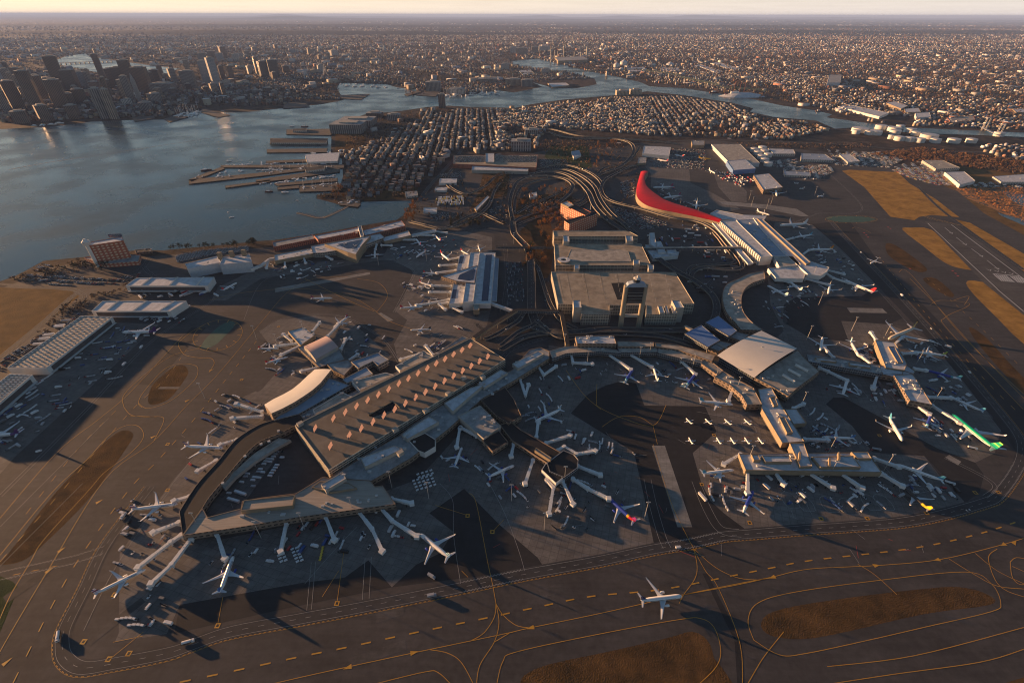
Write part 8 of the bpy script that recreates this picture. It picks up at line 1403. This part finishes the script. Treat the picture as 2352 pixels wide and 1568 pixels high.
# near aprons first so that the nearest stay individuals
SC = [([(440, 1245), (640, 1215), (900, 1165), (960, 1200), (930, 1240), (860, 1265), (640, 1290), (480, 1300)], 46, ('car', 'van', 'cart', 'truck', 'van'), 'below the pointed pier'), ([(270, 1140), (400, 1160), (415, 1220), (330, 1330), (300, 1440), (390, 1440), (420, 1330), (270, 1300)], 34, ('loader', 'tug', 'cart', 'van', 'truck'), 'beside the near corner gates'), ([(960, 1040), (1130, 1050), (1240, 1110), (1240, 1190), (1050, 1110)], 26, ('cart', 'van', 'car', 'tug'), 'left of the octagonal pier'), ([(1270, 1110), (1400, 1100), (1440, 1150), (1330, 1230), (1250, 1230)], 26, ('cart', 'tug', 'loader', 'van'), 'below the octagonal room'), ([(1300, 990), (1400, 1000), (1420, 1050), (1340, 1040)], 14, ('tanker', 'cart', 'truck'), 'right of the black roofed pier'), ([(1190, 880), (1250, 870), (1300, 940), (1290, 1000), (1200, 960)], 18, ('cart', 'van', 'tug'), 'above the black roofed pier'),
  ([(1240, 830), (1560, 835), (1640, 870), (1600, 900), (1440, 850), (1280, 880)], 40, ('cart', 'van', 'car', 'truck', 'tug'), 'inside the horseshoe'), ([(1620, 1085), (1720, 1090), (1700, 1160), (1620, 1150)], 16, ('van', 'cart', 'truck'), 'left of the T shaped pier'), ([(1730, 1090), (2040, 1090), (2080, 1160), (1900, 1170), (1760, 1150)], 60, ('car', 'car', 'van', 'cart', 'truck', 'tug'), 'below the T shaped pier'), ([(1850, 1015), (1990, 1015), (2000, 1034), (1870, 1034)], 22, ('car', 'van'), 'above the right arm of the T shaped pier'), ([(1850, 940), (1900, 960), (1950, 1000), (1870, 1000)], 18, ('car', 'cart', 'van'), 'right of the T pier neck'), ([(1870, 880), (2050, 880), (2090, 920), (2010, 930), (1900, 900)], 30, ('car', 'cart', 'truck', 'van'), 'below the covered link'), ([(1990, 790), (2020, 840), (2040, 848), (1990, 835), (1975, 800)], 26, ('car', 'cart', 'van'), 'left of the island pier'), ([(2080, 790), (2160, 780), (2180, 800), (2150, 830), (2100, 830)], 24, ('car', 'cart', 'truck'), 'right of the island pier top'), ([(2110, 870), (2200, 880), (2240, 920), (2160, 930)], 24, ('car', 'truck', 'van', 'cart'), 'right of the island pier foot'), ([(2090, 950), (2180, 970), (2240, 1010), (2160, 1010)], 20, ('truck', 'cart', 'van'), 'beside the green airliner'), ([(2060, 1090), (2200, 1110), (2200, 1150), (2110, 1140)], 18, ('truck', 'van', 'cart'), 'around the long teal tailed airliner'),
  ([(500, 900), (610, 930), (520, 1000), (440, 1100), (400, 1150), (440, 1020)], 22, ('cart', 'loader', 'tug', 'van'), 'outside the crescent wing'), ([(600, 790), (680, 760), (690, 850), (640, 900), (610, 860)], 22, ('cart', 'van', 'loader'), 'left of the small satellite'), ([(780, 740), (860, 740), (900, 820), (830, 840), (800, 800)], 18, ('cart', 'van', 'truck'), 'on the shaded side of the small satellite'), ([(910, 780), (1080, 740), (1060, 770), (1000, 805), (930, 830)], 18, ('cart', 'van', 'loader'), 'by the far side of the solar garage'), ([(920, 640), (1030, 620), (1025, 710), (930, 720)], 34, ('cart', 'tug', 'van', 'truck'), 'at the solar roof terminal gates'), ([(620, 600), (760, 600), (820, 590), (700, 650), (630, 640)], 46, ('cart', 'van', 'truck', 'car'), 'in front of the shoreline terminal'), ([(860, 580), (1050, 545), (1080, 560), (1000, 600), (900, 600)], 40, ('cart', 'van', 'truck', 'tug'), 'between the two white terminals'),
  ([(130, 860), (260, 750), (360, 760), (300, 830), (150, 960), (70, 1000)], 70, ('cart', 'truck', 'van', 'cart', 'loader', 'tug'), 'on the cargo apron beside the long hangar'), ([(0, 900), (100, 870), (120, 960), (0, 1080)], 34, ('cart', 'truck', 'van', 'cart'), 'on the cargo apron at the left edge'), ([(270, 700), (440, 700), (420, 740), (300, 738)], 50, ('cart', 'truck', 'van'), 'between the hangars'), ([(295, 664), (480, 664), (500, 680), (300, 685)], 26, ('trailer', 'truck', 'car'), 'along the hangar nearest the water'), ([(1560, 610), (1680, 560), (1700, 640), (1600, 680)], 30, ('truck', 'van', 'trailer', 'car'), 'in the construction yard inside the ring road'), ([(1560, 515), (1650, 520), (1700, 580), (1600, 590), (1480, 545)], 60, ('car', 'truck', 'van', 'trailer'), 'in the yards below the red roof'), ([(1740, 690), (1800, 690), (1860, 650), (1900, 690), (1860, 700), (1790, 760)], 44, ('cart', 'van', 'car', 'tug'), 'inside the quarter ring'), ([(1865, 560), (1940, 580), (2000, 660), (1960, 660), (1870, 600)], 34, ('cart', 'van', 'truck'), 'along the gate spine'), ([(1500, 400), (1560, 440), (1640, 480), (1600, 500), (1500, 460)], 26, ('cart', 'van', 'truck'), 'at the red roofed terminal gates')]
for p, n_, k_, wh in SC: scat(p, n_, k_, wh)
SR = SRM
for i, (f, k_, c_) in enumerate(((.02, 'truck', 'white'), (.08, 'tanker', 'white'), (.24, 'truck', 'silver'), (.36, 'van', 'white'), (.52, 'car', 'white'), (.60, 'truck', 'white'), (.68, 'van', 'white'), (.74, 'car', 'white'), (.80, 'truck', 'white'), (.9, 'van', 'white'))):
    j = int(f * (len(SR) - 2)); a = math.atan2(SR[j + 1][1] - SR[j][1], SR[j + 1][0] - SR[j][0]); veh(k_, c_, SR[j][0] + 2.6 * sin(a), SR[j][1] - 2.6 * cos(a), a, ('driving the perimeter road at the lower left corner', 'driving the perimeter road below the pointed pier', 'driving the perimeter road near the wedge of dark asphalt', 'driving the perimeter road below the octagonal pier', 'driving the perimeter road below the middle alley', 'driving the perimeter road below the T shaped pier', 'driving the perimeter road near the yellow tailed airliner', 'driving the perimeter road at the right bend', 'driving the perimeter road beside the green airliner', 'driving the perimeter road at the far right')[i]  , .2)
for x, y, k_, c_, a, wh in ((433, 1475, 'tanker', 'white', .3, 'on the near perimeter bend'), (1078 - 86, 1325, 'truck', 'silver', -.5, 'crossing the dark wedge alone'), (1613, 1142, 'bus', 'white', -1.2, 'on the dark alley beside the T pier'), (2232, 1030, 'tanker', 'white', -.4, 'near the green airliner tail'), (2012, 1033, 'tanker', 'silver', -.3, 'above the right end of the T pier'), (2180, 1110, 'tanker', 'white', -.5, 'behind the teal tailed airliner'), (90, 1037, 'van', 'white', .5, 'alone on the left taxiway'), (1456, 1042, 'car', 'white', -1.1, 'at the left rim of the central alley')): X, Y, _ = P(x, y); veh(k_, c_, X, Y, a, wh, .2)
# fire-cover carts lined up
for i in range(7):
    X, Y, _ = P(736 + i * 1.6, 1285 - i * 7); veh('cart', 'yellow', X, Y, 1.4, 'in the line of yellow carts below the pier')
for (x, y, nx_, ny_, where) in ((950, 1105, 5, 4, 'in the block of white carts above the lower apron'), (635, 1262, 2, 5, 'in rows below the raised tan roof'), (672, 1262, 2, 5, 'in rows beside the straight bridge'), (960, 1090, 4, 2, 'beside the long terminal')):
    for i in range(nx_):
        for j in range(ny_): X, Y, _ = P(x + i * 10 + j * 3, y + j * 7 - i * 3); veh('cart', 'white', X, Y, .6, where)
lot([(520, 1140), (560, 1085), (610, 1040), (660, 1030), (640, 1080), (600, 1110), (560, 1140)], 'van', 'in the crescent yard', fill=.55, cols=['white', 'white', 'silver'], row=4, gap=11); lot([(500, 1150), (540, 1110), (570, 1130), (540, 1160)], 'trailer', 'in the crescent yard', row=5, gap=20, fill=.6, cols=['white', 'silver']); lot([(600, 1045), (680, 995), (676, 1005), (640, 1050)], 'car', 'along the crescent yard edge', fill=.7)
lot([(402, 588), (470, 574), (572, 565), (572, 577), (500, 584), (430, 597), (404, 603)], 'car', 'in the dense white rental lot by the water', row=2.9, gap=5.6, fill=.95, cols=['white', 'white', 'silver', 'white'])
lot([(60, 625), (150, 630), (260, 640), (330, 625), (300, 650), (150, 658), (50, 645)], 'car', 'in the lot before the brick slab hotel', fill=.42, gap=11)
lot([(95, 605), (120, 612), (90, 625), (70, 622)], 'car', 'on the point beyond the hotel lot', fill=.5); lot([(120, 770), (180, 715), (195, 715), (130, 775)], 'car', 'behind the long diagonal hangar', fill=.7); lot([(0, 830), (110, 760), (120, 765), (0, 850)], 'car', 'behind the hangar at the left edge', fill=.6)
lot([(1000, 455), (1063, 453), (1066, 474), (1005, 476)], 'bus', 'in the bus yard', row=3.6, gap=16, fill=.75, cols=['white', 'white', 'yellow', 'silver'], dbl=False)
lot([(85, 790), (150, 735), (156, 738), (95, 795)], 'trailer', 'along the road by the dry field', row=4, gap=18, fill=.4, cols=['white', 'silver'])
Z_ = {'z': .2}
lot([(985, 490), (1060, 488), (1060, 505), (990, 508)], 'car', 'below the bus yard', fill=.7, **Z_); lot([(1010, 400), (1060, 395), (1060, 408), (1012, 408)], 'car', 'beside the bus yard sheds', fill=.8, **Z_)
lot([(1045, 359), (1232, 357), (1230, 372), (1044, 372)], 'car', 'on the rental deck roof', z=14.3, fill=.8, zp=15)
lot([(1238, 366), (1300, 366), (1310, 392), (1242, 390)], 'car', 'in the lot right of the rental deck', fill=.75, **Z_); lot([(1400, 470), (1470, 490), (1540, 515), (1480, 530), (1420, 500)], 'car', 'in the lots under the red roof', fill=.7, **Z_); lot([(1425, 420), (1458, 410), (1460, 455), (1435, 455)], 'car', 'in the lots left of the red roof', fill=.7, **Z_)
lot([(1195, 470), (1290, 452), (1300, 470), (1210, 490)], 'car', 'in the lots inside the interchange loop', fill=.5, **Z_); lot([(1060, 500), (1160, 470), (1165, 500), (1070, 515)], 'car', 'on the streets below the bus yard', fill=.25, **Z_); lot([(1480, 345), (1560, 340), (1620, 345), (1620, 390), (1500, 385)], 'car', 'in the yard behind the red roof', a=.2, fill=.35, gap=14, **Z_)
lot([(1640, 395), (1720, 395), (1735, 420), (1700, 430), (1650, 410)], 'truck', 'beside the small hangars', row=9, gap=14, fill=.3, cols=['white', 'silver', 'red']); lot([(1250, 640), (1262, 640), (1262, 700), (1250, 700)], 'car', 'on the road beside the garages', fill=.3, **Z_); lot([(1160, 600), (1200, 600), (1205, 690), (1165, 700)], 'car', 'at the kerb of the solar roof terminal', fill=.4, **Z_)
# crowded yards to the upper right, all of them the smallest in view
YR = [([(2035, 385), (2120, 370), (2180, 400), (2230, 430), (2150, 425), (2090, 410)], .85, ['white', 'red', 'silver', 'blue', 'yellow']), ([(1800, 385), (1900, 378), (1915, 395), (1880, 412), (1800, 405)], .8, COLS), ([(1900, 345), (2000, 350), (2080, 365), (2040, 385), (1920, 380)], .6, COLS), ([(1750, 370), (1830, 366), (1830, 385), (1770, 385)], .6, COLS), ([(2230, 420), (2352, 422), (2352, 432), (2240, 430)], .5, COLS)]
for p, f, c_ in YR: lot(p, 'car', 'in the crowded yards at the upper right', a=.4, row=4.2, gap=8, fill=f, cols=c_); lot(p, 'truck', 'in the crowded yards at the upper right', a=1.2, row=14, gap=26, fill=.5, cols=['white', 'white', 'silver'])
for q_, Z, w_ in RPATH:
    for k in range(4, len(q_) - 4, 5):
        if rv.random() < .45:
            a = math.atan2(q_[k + 1][1] - q_[k][1], q_[k + 1][0] - q_[k][0]); sd_ = rv.choice((-1, 1)) * w_ / 4; REST.setdefault('car', []).append((rv.choice(COLS), q_[k][0] - sin(a) * sd_, q_[k][1] + cos(a) * sd_, a, Z[k] + .06))
for kind, items in REST.items():            # one stuff mesh per kind and colour for the far lots
    by = {}
    for c_, X, Y, a, z in items: by.setdefault(c_, []).append((X, Y, a, z))
    for c_, it in by.items():
        src = vkey(kind, c_); n0 = len(src.vertices); co = np.empty(n0 * 3); src.vertices.foreach_get('co', co); co = co.reshape(-1, 3); fs = [tuple(p.vertices) for p in src.polygons]; mi = [p.material_index for p in src.polygons]
        V = []; F = []; M_ = []
        for i, (X, Y, a, z) in enumerate(it): R_ = np.array([[cos(a), -sin(a)], [sin(a), cos(a)]]); xy = co[:, :2] @ R_.T + (X, Y); V.append(np.column_stack([xy, co[:, 2] + z])); F += [tuple(v + i * n0 for v in f) for f in fs]; M_ += mi
        o = obj('far_' + NAMES[kind] + 's', np.concatenate(V).tolist(), F, list(src.materials), mi=M_); tag(o, kind='stuff')
